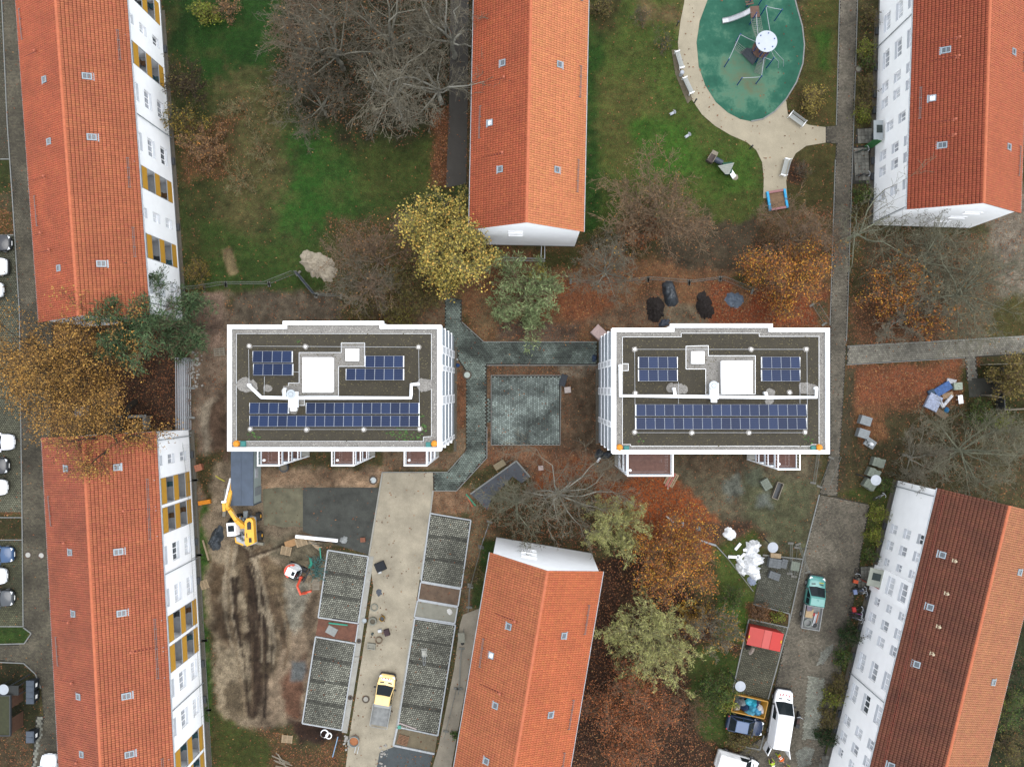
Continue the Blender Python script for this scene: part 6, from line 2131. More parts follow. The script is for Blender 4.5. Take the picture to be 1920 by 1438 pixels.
def truck(label, px, py, ang, col, L=5.3, W=1.95, name='pickup_truck', drop_tail=False, chevron=False, load=False):
 """double cab with a drop sided flatbed"""
 mp = paint('paint_' + label[:14].replace(' ', '_'), col, .35)
 p = G(px, py)
 root = thing(name, label, 'pickup truck', (p.x, p.y, .04), ang)
 w = W / 2
 xb = -.06 * L                                  # back of the cab
 q = MB()
 loft_body(q, [(xb, .97 * w, 1.1, .0), (.18 * L, w, 1.12, .02), (.3 * L, .99 * w, 1.12, .03), (.40 * L, .94 * w, 1.03, .05), (.465 * L, .84 * w, .9, .06), (.49 * L, .72 * w, .78, .03), (.5 * L, .62 * w, .6, .02)], .35)
 q.build('body', mp, root, smooth=True, world=False)
 q = MB()
 frustum(q, (xb + .01, .285 * L, .97 * w, 1.08), (xb + .06, .13 * L, .84 * w, 1.86))
 frustum(q, (xb + .06, .13 * L, .84 * w, 1.86), (xb + .12, .105 * L, .76 * w, 1.95))
 q.tube([(.09 * L, 0, 1.95), (.06 * L, 0, 2.15)], .02, 5)
 q.build('cab', mp, root, world=False)
 q = MB()
 a, b = (.293 * L, .9 * w, 1.12), (.142 * L, .77 * w, 1.83)
 q.add([(a[0], -a[1], a[2]), (a[0] + .12, 0, a[2]), (a[0], a[1], a[2]), (b[0], b[1], b[2]), (b[0] + .03, 0, b[2]), (b[0], -b[1], b[2])], [(0, 1, 4, 5), (1, 2, 3, 4)])
 q.build('windscreen', m_glass, root, world=False)
 for s in (-1, 1):
  q = MB()
  for x0, x1 in ((.25 * L, .09 * L), (.075 * L, xb + .12)):
   t0 = .145 * L if x0 > .2 * L else x0
   P = [(x0, s * .985 * w, 1.14), (x1, s * .985 * w, 1.14), (x1, s * .88 * w, 1.74), (t0, s * .88 * w, 1.74)]
   q.add(P, [(0, 1, 2, 3) if s > 0 else (3, 2, 1, 0)])
  q.build('side_window', m_glass, root, world=False)
  q = MB()
  q.box((.245 * L, s * (w + .13), 1.22), (.12, .26, .2))
  q.build('mirror', m_black, root, world=False)
  q = MB()
  q.box((.45 * L, s * .72 * w, .86), (.3, .26, .12), rz=-s * .4)
  q.build('headlight', m_lamp, root, world=False)
  q = MB()
  q.box((.355 * L, s * .45 * w, 1.135), (.1, .42, .04), rz=s * .14)
  q.build('hood_vent', m_black, root, world=False)
 wheels(root, (-.30 * L, .33 * L), w, .34, .24)
 q = MB()
 q.box((.5 * L, 0, .5), (.16, 1.5 * w, .3))
 q.box((.478 * L, .78 * w, .48), (.3, .2, .26), rz=-.5)
 q.box((.478 * L, -.78 * w, .48), (.3, .2, .26), rz=.5)
 q.build('bumper', m_black, root, world=False)
 if chevron:
  q = MB()
  q.box((.415 * L, 0, 1.035), (.2, 1.15, .075))
  q.build('white_strip', m_plate, root, world=False)
  q = MB()
  for k, y in enumerate((-.46, -.16, .18, .48)):
   a = .5 if y < 0 else -.5
   q.box((.432 * L - abs(y) * .16, y, 1.03), (.2, .09, .1), rz=a)
  q.build('warning_marks', M('signal_red', C(200, 50, 50), rough=.5, var=.05), root, world=False)
 else:
  q = MB()
  for k in range(6):
   q.box((.39 * L, -.2 - k * .085, 1.075), (.1, .06, .07))
  q.build('hood_lettering', M('letter_yellow', C(224, 210, 80), var=.05), root, world=False)
 # bed
 x0, x1 = -.5 * L - .25, xb - .06
 q = MB()
 q.box(((x0 + x1) / 2, 0, .82), (x1 - x0, W + .02, .12))
 q.build('bed_floor', M('bed_floor', C(150, 152, 150), rough=.6, var=.3, scale=2.5, fine=.2), root, world=False)
 m_side = M('bed_side', C(190, 192, 190), rough=.5, var=.12)
 for s in (-1, 1):
  q = MB()
  q.box(((x0 + x1) / 2, s * (w - .01), 1.07), (x1 - x0, .05, .38))
  for k in range(3):
   q.box((x0 + (k + .5) * (x1 - x0) / 3, s * (w + .025), 1.05), (.05, .03, .36))
  q.build('side_board', m_side, root, world=False)
 q = MB()
 q.box((x1 - .03, 0, 1.2), (.06, W - .06, .62))
 q.build('headboard', m_side, root, world=False)
 q = MB()
 if drop_tail:
  q.beam((x0, -w + .04, .84), (x0 - .45, -w + .1, .5), .05, .04)
  q.beam((x0, w - .04, .84), (x0 - .45, w - .1, .5), .05, .04)
  q.beam((x0 - .44, -w + .08, .5), (x0 - .44, w - .08, .5), .04, .04)
  q.box((x1 - .26, 0, .98), (.45, W - .2, .2))
 else:
  q.box((x0 + .02, 0, 1.07), (.05, W - .08, .38))
 q.build('tailboard', m_side, root, world=False)
 return root, p, ang
WK = 'cars parked at the west kerb'
car('black parked car with grey roof window in the northern west bay', -9, 458, 0, (.012, .013, .016), roof=M('sunroof_grey', (.16, .19, .22), rough=.15, var=.1))
van('white parked van in the northern west bay', -22, 502, 0, (.68, .69, .7), L=5.2, W=1.95, Hh=2.2, group=WK)
car('white parked car with leaves on its grey windscreen', -24, 545, 0, (.62, .64, .66), group=WK, estate=True)
car('parked white and grey car dusted with leaves under the golden oak', -3, 828, 0, (.66, .68, .72))
car('black parked car half under golden leaves', -14, 872, 0, (.015, .015, .018))
car('white parked estate car south of the black one', -16, 912, 0, (.64, .65, .66), estate=True)
car('blue parked car beside the two manholes', -4, 1037, 0, (.015, .05, .12), roof=paint('roof_blue', (.02, .14, .36)))
car('white parked car south of the blue one', -17, 1077, 0, (.66, .67, .68), W=1.85, Hh=1.6, estate=True)
car('silver roofed dark parked estate car at the south end of the row', -4, 1118, 0, (.03, .035, .04), estate=True, roof=paint('roof_silver', (.34, .37, .40)), rails=True)
car('dark blue parked car next to the yellow skip', 1393, 1354, wang(68, 14), (.008, .018, .045), L=4.05, W=1.75, group=None, roof=paint('roof_navy', (.03, .065, .14)))
van('white parked van with its rear doors open beside three workers', 1459, 1338, wang(17, -108), (.68, .69, .7), L=5.95, W=2.05, Hh=2.45, doors=True, chevron=True)
van('dirty white small van at the bottom edge under the olive bush', 1378, 1424, wang(60, 18), (.8, .8, .8), L=4.6, W=1.85, Hh=1.85, dirty=True)
car('white parked car seen by its bonnet at the foot of the west road', 99, 1445, wang(0, -1), (.78, .79, .8), group=None)
truck('cream yellow double cab pickup with tailboard down on the drive', 722, 1304, wang(15, -86), (.70, .50, .20), L=5.35, chevron=True, drop_tail=True)
rt_, tp_, ta_ = truck('teal double cab pickup loaded with tools on the east road', 1520, 1123, wang(16, -96), (.05, .19, .17), L=5.5)
# the load on the teal pickup: things of their own
ca_, sa_ = math.cos(ta_), math.sin(ta_)
def on_bed(x, y, z):
 return Vector((tp_.x + x * ca_ - y * sa_, tp_.y + x * sa_ + y * ca_, .92 + z))
q = MB(); c = on_bed(-1.3, .35, .12)
q.box(c, (.95, .8, .24), rz=ta_)
tag(q.build('plywood_crate', M('plywood', C(196, 170, 132), var=.25, scale=4, fine=.2)), 'sand coloured plywood sheet pile on the teal pickup bed', 'crate')
q = MB(); c = on_bed(-2.35, .35, .25)
q.ring((c.x, c.y, c.z - .1), .34, .46, .12, 20)
q.ring((c.x, c.y, c.z + .021), .36, .45, .05, 20)
tag(q.build('hose_coil', M('hose_grey', C(150, 156, 150), var=.15)), 'coiled grey hose on the teal pickup bed', 'hose')
for k, (x0, y0, x1, y1, cc) in enumerate(((-1.2, -.5, -2.5, -.35, (220, 224, 228)), (-1.0, -.62, -2.2, -.55, (206, 110, 60)), (-1.2, -.34, -2.6, -.2, (236, 238, 240)))):
 q = MB(); q.tube([on_bed(x0, y0, .18 + .05 * k), on_bed(x1, y1, .18)], .05, 7)
 tag(q.build('pipe_length', M('pipe_%d' % k, C(*cc), var=.08)), ('white pipe lying nearest the crate', 'orange pipe lying by the side board', 'white pipe lying across the bed middle')[k] + ' on the teal pickup', 'pipe')
q = MB(); c = on_bed(-1.35, -.2, .1); q.box(c, (.3, .24, .3), rz=ta_ + .3); q.box((c.x, c.y, c.z + .18), (.2, .05, .06), rz=ta_)
tag(q.build('fuel_can', M('can_red', C(190, 50, 46), rough=.4, var=.05)), 'red fuel can on the teal pickup bed', 'can')
q = MB(); c = on_bed(-.75, .5, .2); q.box(c, (.5, .5, .4), rz=ta_ + .2); q.box((c.x, c.y, c.z + .21), (.54, .54, .03), rz=ta_ + .2)
tag(q.build('tool_box', M('lilac_box', C(132, 122, 134), var=.1)), 'lilac grey box behind the cab on the teal pickup', 'box')
q = MB(); c = on_bed(-2.5, -.45, .15); q.ball(c, .26, sz=.6); q.tube([c, c + Vector((.3, .35, .2))], .03, 6)
tag(q.build('machine_part', m_black, smooth=True), 'dark rounded machine at the tail of the teal pickup', 'machine')
# ---- wheeled excavator
def excavator():
 p = G(468, 985)
 a = wang(-6, -80)
 root = thing('excavator', 'yellow wheeled excavator with folded arm beside the grey site cabin', 'excavator', (p.x, p.y, 0), a)
 my = M('machine_yellow', (.60, .31, .035), rough=.4, var=.1, fine=.06, coat=.2)
 mw = M('machine_white', (.72, .73, .74), rough=.4, var=.08)
 B = lambda mb, n, m, **k: mb.build(n, m, root, world=False, **k)
 # local: x forward (arm), y left; slew deck turned slightly
 q = MB()
 q.box((-.1, -.2, .75), (2.6, .8, .45)); q.box((.9, -.2, .62), (.3, 2.3, .25)); q.box((-1.1, -.2, .62), (.3, 2.3, .25))
 B(q, 'undercarriage', m_steel)
 for x in (-1.1, 1.0):
  for y in (-1.25, .85):
   q = MB(); q.tube([(x, y - .22, .48), (x, y + .22, .48)], .48, 16)
   t = B(q, 'wheel', m_tyre)
   q = MB(); q.tube([(x, y - .235, .48), (x, y + .235, .48)], .2, 10)
   q.build('rim', my, t, world=False)
 q = MB(); q.box((-1.75, -.35, .45), (.28, 2.5, .5), rz=-.25)
 B(q, 'dozer_blade', M('blade_grey', C(150, 146, 130), var=.2, scale=3))
 q = MB(); q.prism([(-1.5, 1.0), (-1.9, .3), (-1.95, -.5), (-1.75, -1.1), (1.0, -1.15), (1.15, -.9), (1.1, -.35), (.7, .1), (.7, 1.0)], 1.0, 1.35)
 B(q, 'slew_deck', m_steel)
 q = MB(); q.prism([(-1.9, -.35), (-1.6, -1.18), (.75, -1.2), (1.1, -1.0), (1.1, -.55), (.8, -.3), (-1.6, -.12)], 1.35, 2.15)
 B(q, 'engine_hood', my)
 q = MB(); q.prism([(-.1, -.95), (.62, -.98), (.78, -.8), (.62, -.55), (-.1, -.52)], 2.14, 2.2); q.box((-1.25, -.75, 2.15), (.5, .3, .05)); q.box((-.72, -.42, 2.16), (.5, .09, .03))
 B(q, 'hood_grille', m_black)
 q = MB(); q.prism([(-1.75, .25), (-1.9, -.2), (-1.62, -.1), (-.8, -.1), (-.8, .9), (-1.45, .95)], 1.35, 1.75)
 B(q, 'counterweight', m_steel)
 q = MB(); q.prism([(-1.85, .2), (-1.45, 1.0), (-.9, 1.04), (-.9, .92), (-1.35, .88), (-1.7, .15)], 1.3, 1.8)
 B(q, 'rear_guard', my)
 for k in range(5):
  q = MB(); q.box((-1.25 + .2 * k, .15 + .16 * (k % 3), 1.8), (.18, .28, .2 + .05 * (k % 2)))
  B(q, 'engine_unit', M('engine_grey', C(112, 118, 122), var=.35, scale=6))
 q = MB(); frustum(q, (-.6, 1.25, .52, 1.35), (-.55, .85, .46, 2.9)); q.v = [(v[0], v[1] + .92, v[2]) for v in q.v]
 B(q, 'cab', mw)
 q = MB(); q.add([(1.28, .44, 1.45), (1.28, 1.4, 1.45), (.9, 1.36, 2.84), (.9, .48, 2.84)], [(0, 1, 2, 3)])
 q.box((.25, .92, 2.92), (.65, .66, .03))
 B(q, 'cab_window', m_glass)
 q = MB(); q.box((-.72, .95, 1.6), (.22, 1.0, .5))
 B(q, 'cab_back', m_black)
 K = .78
 # boom in three members
 o = Vector((.25 * K, -.05, 1.7))
 pts = [o, Vector((1.5 * K, .32, 2.9)), Vector((3.0 * K, .75, 3.3)), Vector((3.55 * K, 1.15, 3.1))]
 q = MB()
 for i, (w, h) in enumerate(((.42, .45), (.36, .45), (.34, .4))):
  q.beam(pts[i], pts[i + 1], w, h)
 q.box((.3, -.1, 1.65), (.6, .9, .5))
 B(q, 'boom', my)
 q = MB(); q.tube([Vector((.8 * K, .55, 2.0)), Vector((2.6 * K, .95, 3.0))], .09, 8); q.tube([Vector((1.3 * K, .1, 2.5)), Vector((2.7 * K, .5, 3.35))], .05, 8)
 B(q, 'boom_ram', m_steel)
 st = [Vector((3.3 * K, 1.05, 3.25)), Vector((5.2 * K, .78, 2.55)), Vector((7.1 * K, .72, 1.6))]
 q = MB(); q.beam(st[0], st[1], .34, .4); q.beam(st[1], st[2], .28, .36); q.box((3.4 * K, 1.35, 3.2), (.9, .3, .3)); q.box((3.5 * K, 1.0, 3.2), (.8, .22, .36))
 B(q, 'stick', my)
 q = MB(); q.tube([Vector((4.0 * K, 1.25, 3.25)), Vector((5.6 * K, 1.05, 2.7))], .1, 8); q.tube([Vector((5.6 * K, 1.05, 2.7)), Vector((7.0 * K, .98, 1.9))], .13, 8)
 q.box((4.1 * K, 1.3, 3.25), (.2, .5, .3))
 B(q, 'stick_ram', mw)
 q = MB(); q.box((7.2 * K, .7, 1.3), (.5, .4, .4)); q.box((7.35 * K, .35, 1.0), (.7, .6, .7)); q.box((7.05 * K, .25, .7), (.5, .5, .5), rz=.4)
 q.box((7.35 * K, .9, .95), (.3, .35, .5))
 B(q, 'tool_coupler', m_black)
 q = MB()
 for k in range(4):
  q.tube([(.9 + .1 * k, -.3 - .12 * k, 1.45), (1.5 + .08 * k, -.5 - .16 * k, 1.55), (1.9, -.35 - .1 * k, 1.15)], .03, 5)
 B(q, 'hydraulic_hoses', m_black)
 q = MB(); q.tube([(.95, -.1, 1.4), (.95, -.1, 2.0)], .1, 8); q.box((1.35, -.2, 1.35), (.9, .5, .16))
 B(q, 'step_plate', M('worn_alu', C(150, 158, 160), var=.3, scale=5))
excavator()
def mini_excavator():
 p = G(557, 1069)
 a = wang(38, 18)
 root = thing('mini_excavator', 'small red and white excavator beside the green netting heap', 'excavator', (p.x, p.y, 0), a)
 mr = M('machine_red', (.50, .065, .03), rough=.4, var=.08, coat=.2)
 B = lambda mb, n, m, **k: mb.build(n, m, root, world=False, **k)
 for y in (-.6, .6):
  q = MB(); q.tube([(-.75, y - .15, .28), (-.75, y + .15, .28)], .28, 12); q.tube([(.75, y - .15, .28), (.75, y + .15, .28)], .28, 12); q.box((0, y, .28), (1.5, .3, .55))
  B(q, 'track', m_tyre)
 q = MB(); q.box((0, 0, .45), (1.3, .9, .25)); q.box((1.25, 0, .3), (.12, 1.5, .35))
 for y in (-.3, .3):
  q.beam((.5, y, .4), (1.25, y, .35), .1, .12)
 B(q, 'undercarriage', m_black)
 pl = [(1.0 * math.cos(t) * (1 if math.cos(t) < 0 else .75), .82 * math.sin(t)) for t in np.linspace(0, 6.283, 22)[:-1]]
 q = MB(); q.prism([(x * 1.06 - .1, y * 1.06) for x, y in pl], .62, .8)
 B(q, 'deck', m_steel)
 q = MB(); q.prism([(x - .12, y) for x, y in pl if x < -.18], .8, 1.2)
 B(q, 'counterweight', mr)
 q = MB(); frustum(q, (-.62, .55, .42, .8), (-.58, .3, .38, 2.1)); q.v = [(v[0], v[1] + .2, v[2]) for v in q.v]
 q.box((-.15, .2, 2.13), (1.02, .86, .07))
 B(q, 'cab', M('cab_white', (.78, .79, .8), rough=.4, var=.05))
 q = MB(); q.box((.12, .2, 2.175), (.34, .44, .03)); q.add([(.57, -.18, .9), (.57, .58, .9), (.33, .55, 2.05), (.33, -.15, 2.05)], [(0, 1, 2, 3)])
 B(q, 'cab_window', m_glass)
 q = MB(); q.box((.1, -.55, 1.0), (.8, .4, .4)); q.box((.5, .0, .9), (.3, .5, .3))
 B(q, 'engine_cover', M('dark_cover', C(66, 70, 66), var=.2))
 q = MB(); q.box((.85, -.3, .75), (.3, .3, .4)); pts = [Vector((.9, -.32, .9)), Vector((1.05, -.95, 1.75)), Vector((1.75, -1.7, 1.5)), Vector((2.1, -1.6, .6))]
 q.beam(pts[0], pts[1], .2, .24); q.beam(pts[1], pts[2], .17, .22)
 B(q, 'boom', mr)
 q = MB(); q.beam(pts[2] + Vector((-.1, .05, .05)), pts[3], .15, .18)
 B(q, 'stick', mr)
 q = MB(); q.prism([(1.7, -1.95), (2.5, -1.35), (2.4, -1.2), (1.62, -1.8)], .15, .5)
 B(q, 'bucket', mr)
mini_excavator()
# ---------------------------------------------------------------- site cabin, pallets, fences, heaps and loose things
m_wood = M("pallet_wood", C(190, 166, 132), var=.25, scale=5, fine=.15)
m_woodg = M("grey_wood", C(158, 148, 130), var=.25, scale=5, fine=.15)
m_plastw = M("white_plastic", (.76, .77, .77), rough=.45, var=.06)
m_tarp = M("black_tarp", (.022, .028, .034), rough=.42, var=.35, scale=3, spec=.5)
m_tarpg = M("grey_tarp", C(92, 106, 122), rough=.45, var=.25, scale=3)
m_foam = M("white_foil", (.62, .63, .64), rough=.45, var=.12, scale=4)
m_green = M("green_pipe", C(60, 168, 140), rough=.5, var=.08)
def cabin():
 a, b, c, d = G(433, 948, 2.6), G(433, 838, 2.6), G(475, 838, 2.6), G(475, 948, 2.6)
 root = thing('site_cabin', 'blue grey roofed site cabin tucked under the west block', 'site cabin', (a.x, a.y, 0))
 x0, x1, y0, y1 = a.x, c.x, a.y, b.y
 q = MB(); q.box(((x0 + x1) / 2, (y0 + y1) / 2, 1.32), (x1 - x0 - .06, y1 - y0 - .06, 2.4)); q.build('wall', M('cabin_wall', C(152, 164, 160, 1.5), rough=.6, var=.06), root)
 q = MB(); q.box(((x0 + x1) / 2, (y0 + y1) / 2, 2.56), (x1 - x0, y1 - y0, .12))
 for k in range(1, 2):
  q.box((x0 + (x1 - x0) * .46, (y0 + y1) / 2, 2.635), (.05, y1 - y0 - .1, .03))
 q.build('roof', M('cabin_roof', C(88, 102, 120), rough=.5, var=.2, scale=1.2, fine=.08), root)
 q = MB()
 for x in (x0 + .06, x1 - .06):
  for y in (y0 + .06, y1 - .06):
   q.box((x, y, 1.3), (.14, .14, 2.62))
 q.build('corner_post', M('cabin_post', C(96, 108, 118), var=.1), root)
 q = MB(); q.box((x1 - .01, y0 + 1.4, 1.15), (.05, .9, 2.0)); q.build('door', M('cabin_door', C(150, 158, 160)), root)
 q = MB(); q.box((x1 - .01, y0 + 3.4, 1.6), (.05, 1.1, .9)); q.build('window', m_pane[1], root)
 q = MB(); q.box(((x0 + x1) / 2, (y0 + y1) / 2, .07), (x1 - x0 - .2, y1 - y0 - .2, .14)); q.build('skid', m_dark, root)
cabin()
def pallet(label, px, py, ang, w=1.2, d=.8, mat=None, z=.03, group='wooden pallets on the site', n=7):
 p = G(px, py)
 root = thing('pallet', label, 'pallet', (p.x, p.y, z), ang, group)
 mt = mat or m_wood
 q = MB()
 for k in range(n):
  q.box((0, -d / 2 + (k + .5) * d / n, .135), (w, d / n * .62, .022))
 q.build('top_boards', mt, root, world=False, kind='stuff')
 q = MB()
 for x in (-w / 2 + .07, 0, w / 2 - .07):
  q.box((x, 0, .113), (.1, d, .02)); q.box((x, 0, .01), (.1, d, .02))
  for y in (-d / 2 + .07, 0, d / 2 - .07):
   q.box((x, y, .06), (.1, .12, .085))
 q.build('bearers', mt, root, world=False)
 return root
pallet('pale pallet left of the wooden boards by the white beam', 537, 1032, wang(20, 4), 1.15, .95)
pallet('pallet lying on brown boards south of the white beam', 566, 1015, wang(22, -7), 1.25, .95, z=.12)
pallet('pale pallet below the green netting', 593, 1095, wang(0, 1), 1.2, .8, mat=m_woodg)
pallet('pale pallet on the leafy ground at the bottom left of the site', 539, 1384, wang(21, 2), 1.2, .85)
pallet('pallet standing by the foot of the west house facade', 384, 1095, wang(14, -5), .9, 1.0)
pallet('broken pallet near the northwest corner of the west block', 412, 660, wang(20, -2), 1.2, .9, mat=m_woodg, n=4)
pallet('stacked pallet in the planting bed beside the concrete kerb', 756, 1386, wang(20, 6), 1.15, 1.1, mat=M('bed_pallet', C(150, 112, 84), var=.3, scale=5))
q = MB(); a = G(541, 1018); q.box((a.x + .3, a.y, .1), (1.3, .75, .05), rz=.35); q.box((a.x + .2, a.y - .06, .045), (1.2, .6, .05), rz=.3)
tag(q.build('plywood_sheet', M('ply_brown', C(180, 140, 96), var=.2, scale=4)), 'light brown plywood sheets under the pallet near the white beam', 'boards')
p = G(1258, 898)
root = thing('pallet', 'pallet with two salmon coloured planks beside the wide balcony tower', 'pallet', (p.x, p.y, .03), wang(14, -26), 'wooden pallets on the site')
q = MB()
for k in range(6):
 q.box((0, -.5 + k * .2, .13), (1.6, .13, .022))
for x in (-.7, 0, .7):
 q.box((x, 0, .06), (.1, 1.1, .11))
q.build('top_boards', m_wood, root, world=False)
for y in (-.1, .22):
 q = MB(); q.box((-.1, y, .17), (1.75, .16, .05)); q.build('plank', M('salmon_plank', C(206, 124, 112), var=.1), root, world=False)
def stick(name, label, cat, pts, r, mat, group=None, h=.08, n=8, square=False):
 q = MB()
 P = [G(x, y) + Vector((0, 0, h)) for x, y in pts]
 if square:
  q.beam(P[0], P[-1], r * 2, r * 1.6)
 else:
  q.tube(P, r, n)
 return tag(q.build(name, mat), label, cat, group)
q = MB(); a, b = G(555, 1005), G(634, 1013)
q.beam(a + Vector((0, 0, .16)), b + Vector((0, 0, .16)), .3, .24); q.beam(a + Vector((0, 0, .03)), b + Vector((0, 0, .03)), .34, .03)
tag(q.build('white_beam', m_plastw), 'long white beam lying north of the pallets', 'beam')
stick('green_pipe', 'green pipe lying in the reddish bed between the west parking bays', 'pipe', [(617, 1167), (652, 1171)], .09, m_green, h=.12)
stick('green_pipe', 'upright green pipe at the north tip of the green netting', 'pipe', [(601, 1026), (603, 1046)], .07, m_green, h=.3)
q = MB()
for k in range(6):
 q.tube([G(581 + k * .8, 1045) + Vector((0, 0, .15 + .05 * k)), G(583 + k * .9, 1055) + Vector((0, 0, .2 + .05 * k)), G(579 + k * .8, 1064) + Vector((0, 0, .15))], .04, 5)
tag(q.build('green_hose', m_green), 'curved bundle of green hose left of the netting heap', 'hose')
q = MB()
for k in range(130):
 x, y = RND.uniform(585, 606), RND.uniform(1044, 1082)
 a_ = RND.uniform(0, 6.28); l = RND.uniform(4, 12)
 z = RND.uniform(.1, .6)
 q.tube([G(x, y) + Vector((0, 0, z)), G(x + l * .5 * math.cos(a_) + 1, y + l * .5 * math.sin(a_)) + Vector((0, 0, z + RND.uniform(-.1, .2))), G(x + l * math.cos(a_), y + l * math.sin(a_)) + Vector((0, 0, max(.06, z - .2)))], .028, 4)
tag(q.build('netting_heap', M('netting_teal', C(88, 128, 122), var=.3, scale=4), kind='stuff'), 'tangled heap of teal green fence netting', 'netting')
def lump(name, label, cat, px, py, rx, ry, h, mat, rot=0, rough=.18, seed=0, nu=26, nv=9, group=None, sharp=False, z0=-.03, boxy=2.0):
 """irregular heap or crumpled cover with real thickness"""
 rg = np.random.default_rng(seed + int(px) * 7 + int(py))
 c = G(px, py)
 V, F = [], []
 ph = rg.uniform(0, 6.28, 6)
 jag = rg.normal(0, rough * .3, nu)
 for i in range(nv + 1):
  t = i / nv
  for k in range(nu):
   a = 2 * math.pi * k / nu
   e = 1 + rough * (.5 * math.sin(2 * a + ph[0]) + .4 * math.sin(3 * a + ph[1]) + .3 * math.sin(7 * a + ph[2])) * .5 + jag[k]
   ca, sa = math.cos(a), math.sin(a)
   sq = (abs(ca) ** boxy + abs(sa) ** boxy) ** (-1 / boxy)
   rr = e * (1 - t) * sq
   prof = 1 - (1 - t) ** (3.2 if sharp else 1.8)
   x, y = rx / S * rr * ca, ry / S * rr * sa
   zz = z0 + h * prof * (1 + 2.2 * rough * float(vnoise(np.array(x + seed + px), np.array(y + py), .55, 3, 3))) if i else z0
   V.append((c.x + x * math.cos(rot) - y * math.sin(rot), c.y + x * math.sin(rot) + y * math.cos(rot), zz))
 for i in range(nv):
  for k in range(nu):
   a, b = i * nu + k, i * nu + (k + 1) % nu
   F.append((a, b, b + nu, a + nu))
 F.append(tuple(range(nu - 1, -1, -1)))
 q = MB(); q.add(V, F)
 return tag(q.build(name, mat, smooth=False), label, cat, group)
lump('sand_heap', 'pale sand heap north of the west block', 'sand heap', 598, 498, 38, 24, .9, M('heap_sand', C(188, 176, 154), var=.25, scale=1.5, fine=.2, bump=.04, bscale=8), rot=-.6, nu=50, nv=20, rough=.22)
m_earth = M('dark_earth', C(44, 36, 32), var=.5, scale=5, fine=.4, bump=.06, bscale=9)
lump('earth_heap', 'black earth heap left of the two north of the east block', 'earth heap', 1228, 580, 19, 24, .7, m_earth, nu=44, nv=16, rough=.25)
lump('earth_heap', 'black earth heap right of the two north of the east block', 'earth heap', 1321, 574, 17, 26, .7, m_earth, nu=44, nv=16, rough=.25, rot=.3)
lump('tarp_cover', 'black tarpaulin wrapped over a stack north of the east block', 'tarp', 1256, 551, 13, 24, .9, m_tarp, rot=.25, sharp=True, boxy=5, rough=.1, nv=12)
lump('tarp_cover', 'crumpled grey tarpaulin spread on leaves north of the east block', 'tarp', 1377, 562, 17, 17, .35, m_tarpg, rot=.5, rough=.35, nv=10)
lump('tarp_cover', 'small black tarpaulin at the north wall of the east block', 'tarp', 1245, 606, 12, 8, .4, M('tarp_slate', C(62, 70, 84), rough=.45, var=.3, scale=4), rot=.5, rough=.3)
lump('tarp_cover', 'black tarpaulin heap left of the yellow excavator', 'tarp', 406, 1009, 13, 24, .8, m_tarp, rot=-.25, rough=.25, nv=12)
lump('tarp_cover', 'black tarpaulin bundle at the southwest corner of the east block', 'tarp', 1124, 851, 10, 9, .6, m_tarp, rot=.3, rough=.3)
lump('tarp_cover', 'black tarpaulin bundle touching the south wall of the east block', 'tarp', 1138, 853, 12, 7, .5, m_tarp, rot=.5, rough=.25)
stick('white_roll', 'white roll between the two black bundles at the east block corner', 'roll', [(1119, 866), (1125, 858)], .12, m_foam, h=.3)
lump('bin_bag', 'blue black rubbish bag near the door of the east block', 'bag', 1114, 672, 5, 8, .6, M('bag_navy', C(66, 82, 108), rough=.4, var=.3, scale=6), rough=.3, nu=16)
for x, y, rx, ry, rot, h, lb in ((1412, 1025, 13, 13, 0, .9, 'white foil bag at the north end of the white pile'), (1407, 1043, 14, 11, .5, .9, 'white foil bag under the northern one of the white pile'),
        (1415, 1050, 17, 12, .1, 1.1, 'large white foil bag in the middle of the white pile'), (1404, 1064, 20, 13, -.3, 1.0, 'large white foil bag at the south side of the white pile'),
        (1390, 1062, 10, 16, .5, .8, 'long white foil roll at the west side of the white pile'), (1416, 1075, 10, 13, .2, .8, 'white foil bag at the southeast of the white pile')):
 lump('foil_bag', lb, 'bag', x, y, rx * 1.05, ry * 1.05, h, m_foam, rot=rot, rough=.34, nu=30, nv=12, group='white foil bags in the pile')
lump('foil_bag', 'white foil bag lying alone northwest of the white pile', 'bag', 1368, 1000, 12, 13, .5, m_foam, rot=.3, rough=.3, nu=20)
lump('foil_sheet', 'blue grey foil sheet at the south end of the white pile', 'foil', 1410, 1089, 9, 10, .25, M('foil_blue', C(150, 160, 180), rough=.4, var=.1), rot=.4, rough=.25, nu=20)
for k, (x0, y0, x1, y1, lb) in enumerate(((1378, 1030, 1388, 1018, 'white foam board standing apart left of the bag pile'), (1365, 1043, 1384, 1044, 'white foam board lying flat west of the bag pile'),
           (1388, 1045, 1396, 1037, 'short white foam board touching the bag pile'), (1384, 1048, 1384, 1040, 'stub of white foam board across the flat one'),
           (1393, 1031, 1400, 1030, 'small white foam strip north of the short board'))):
 q = MB(); q.beam(G(x0, y0) + Vector((0, 0, .1)), G(x1, y1) + Vector((0, 0, .1)), .28, .16)
 tag(q.build('foam_board', m_foam), lb, 'foam board', 'white foam boards on the grass')
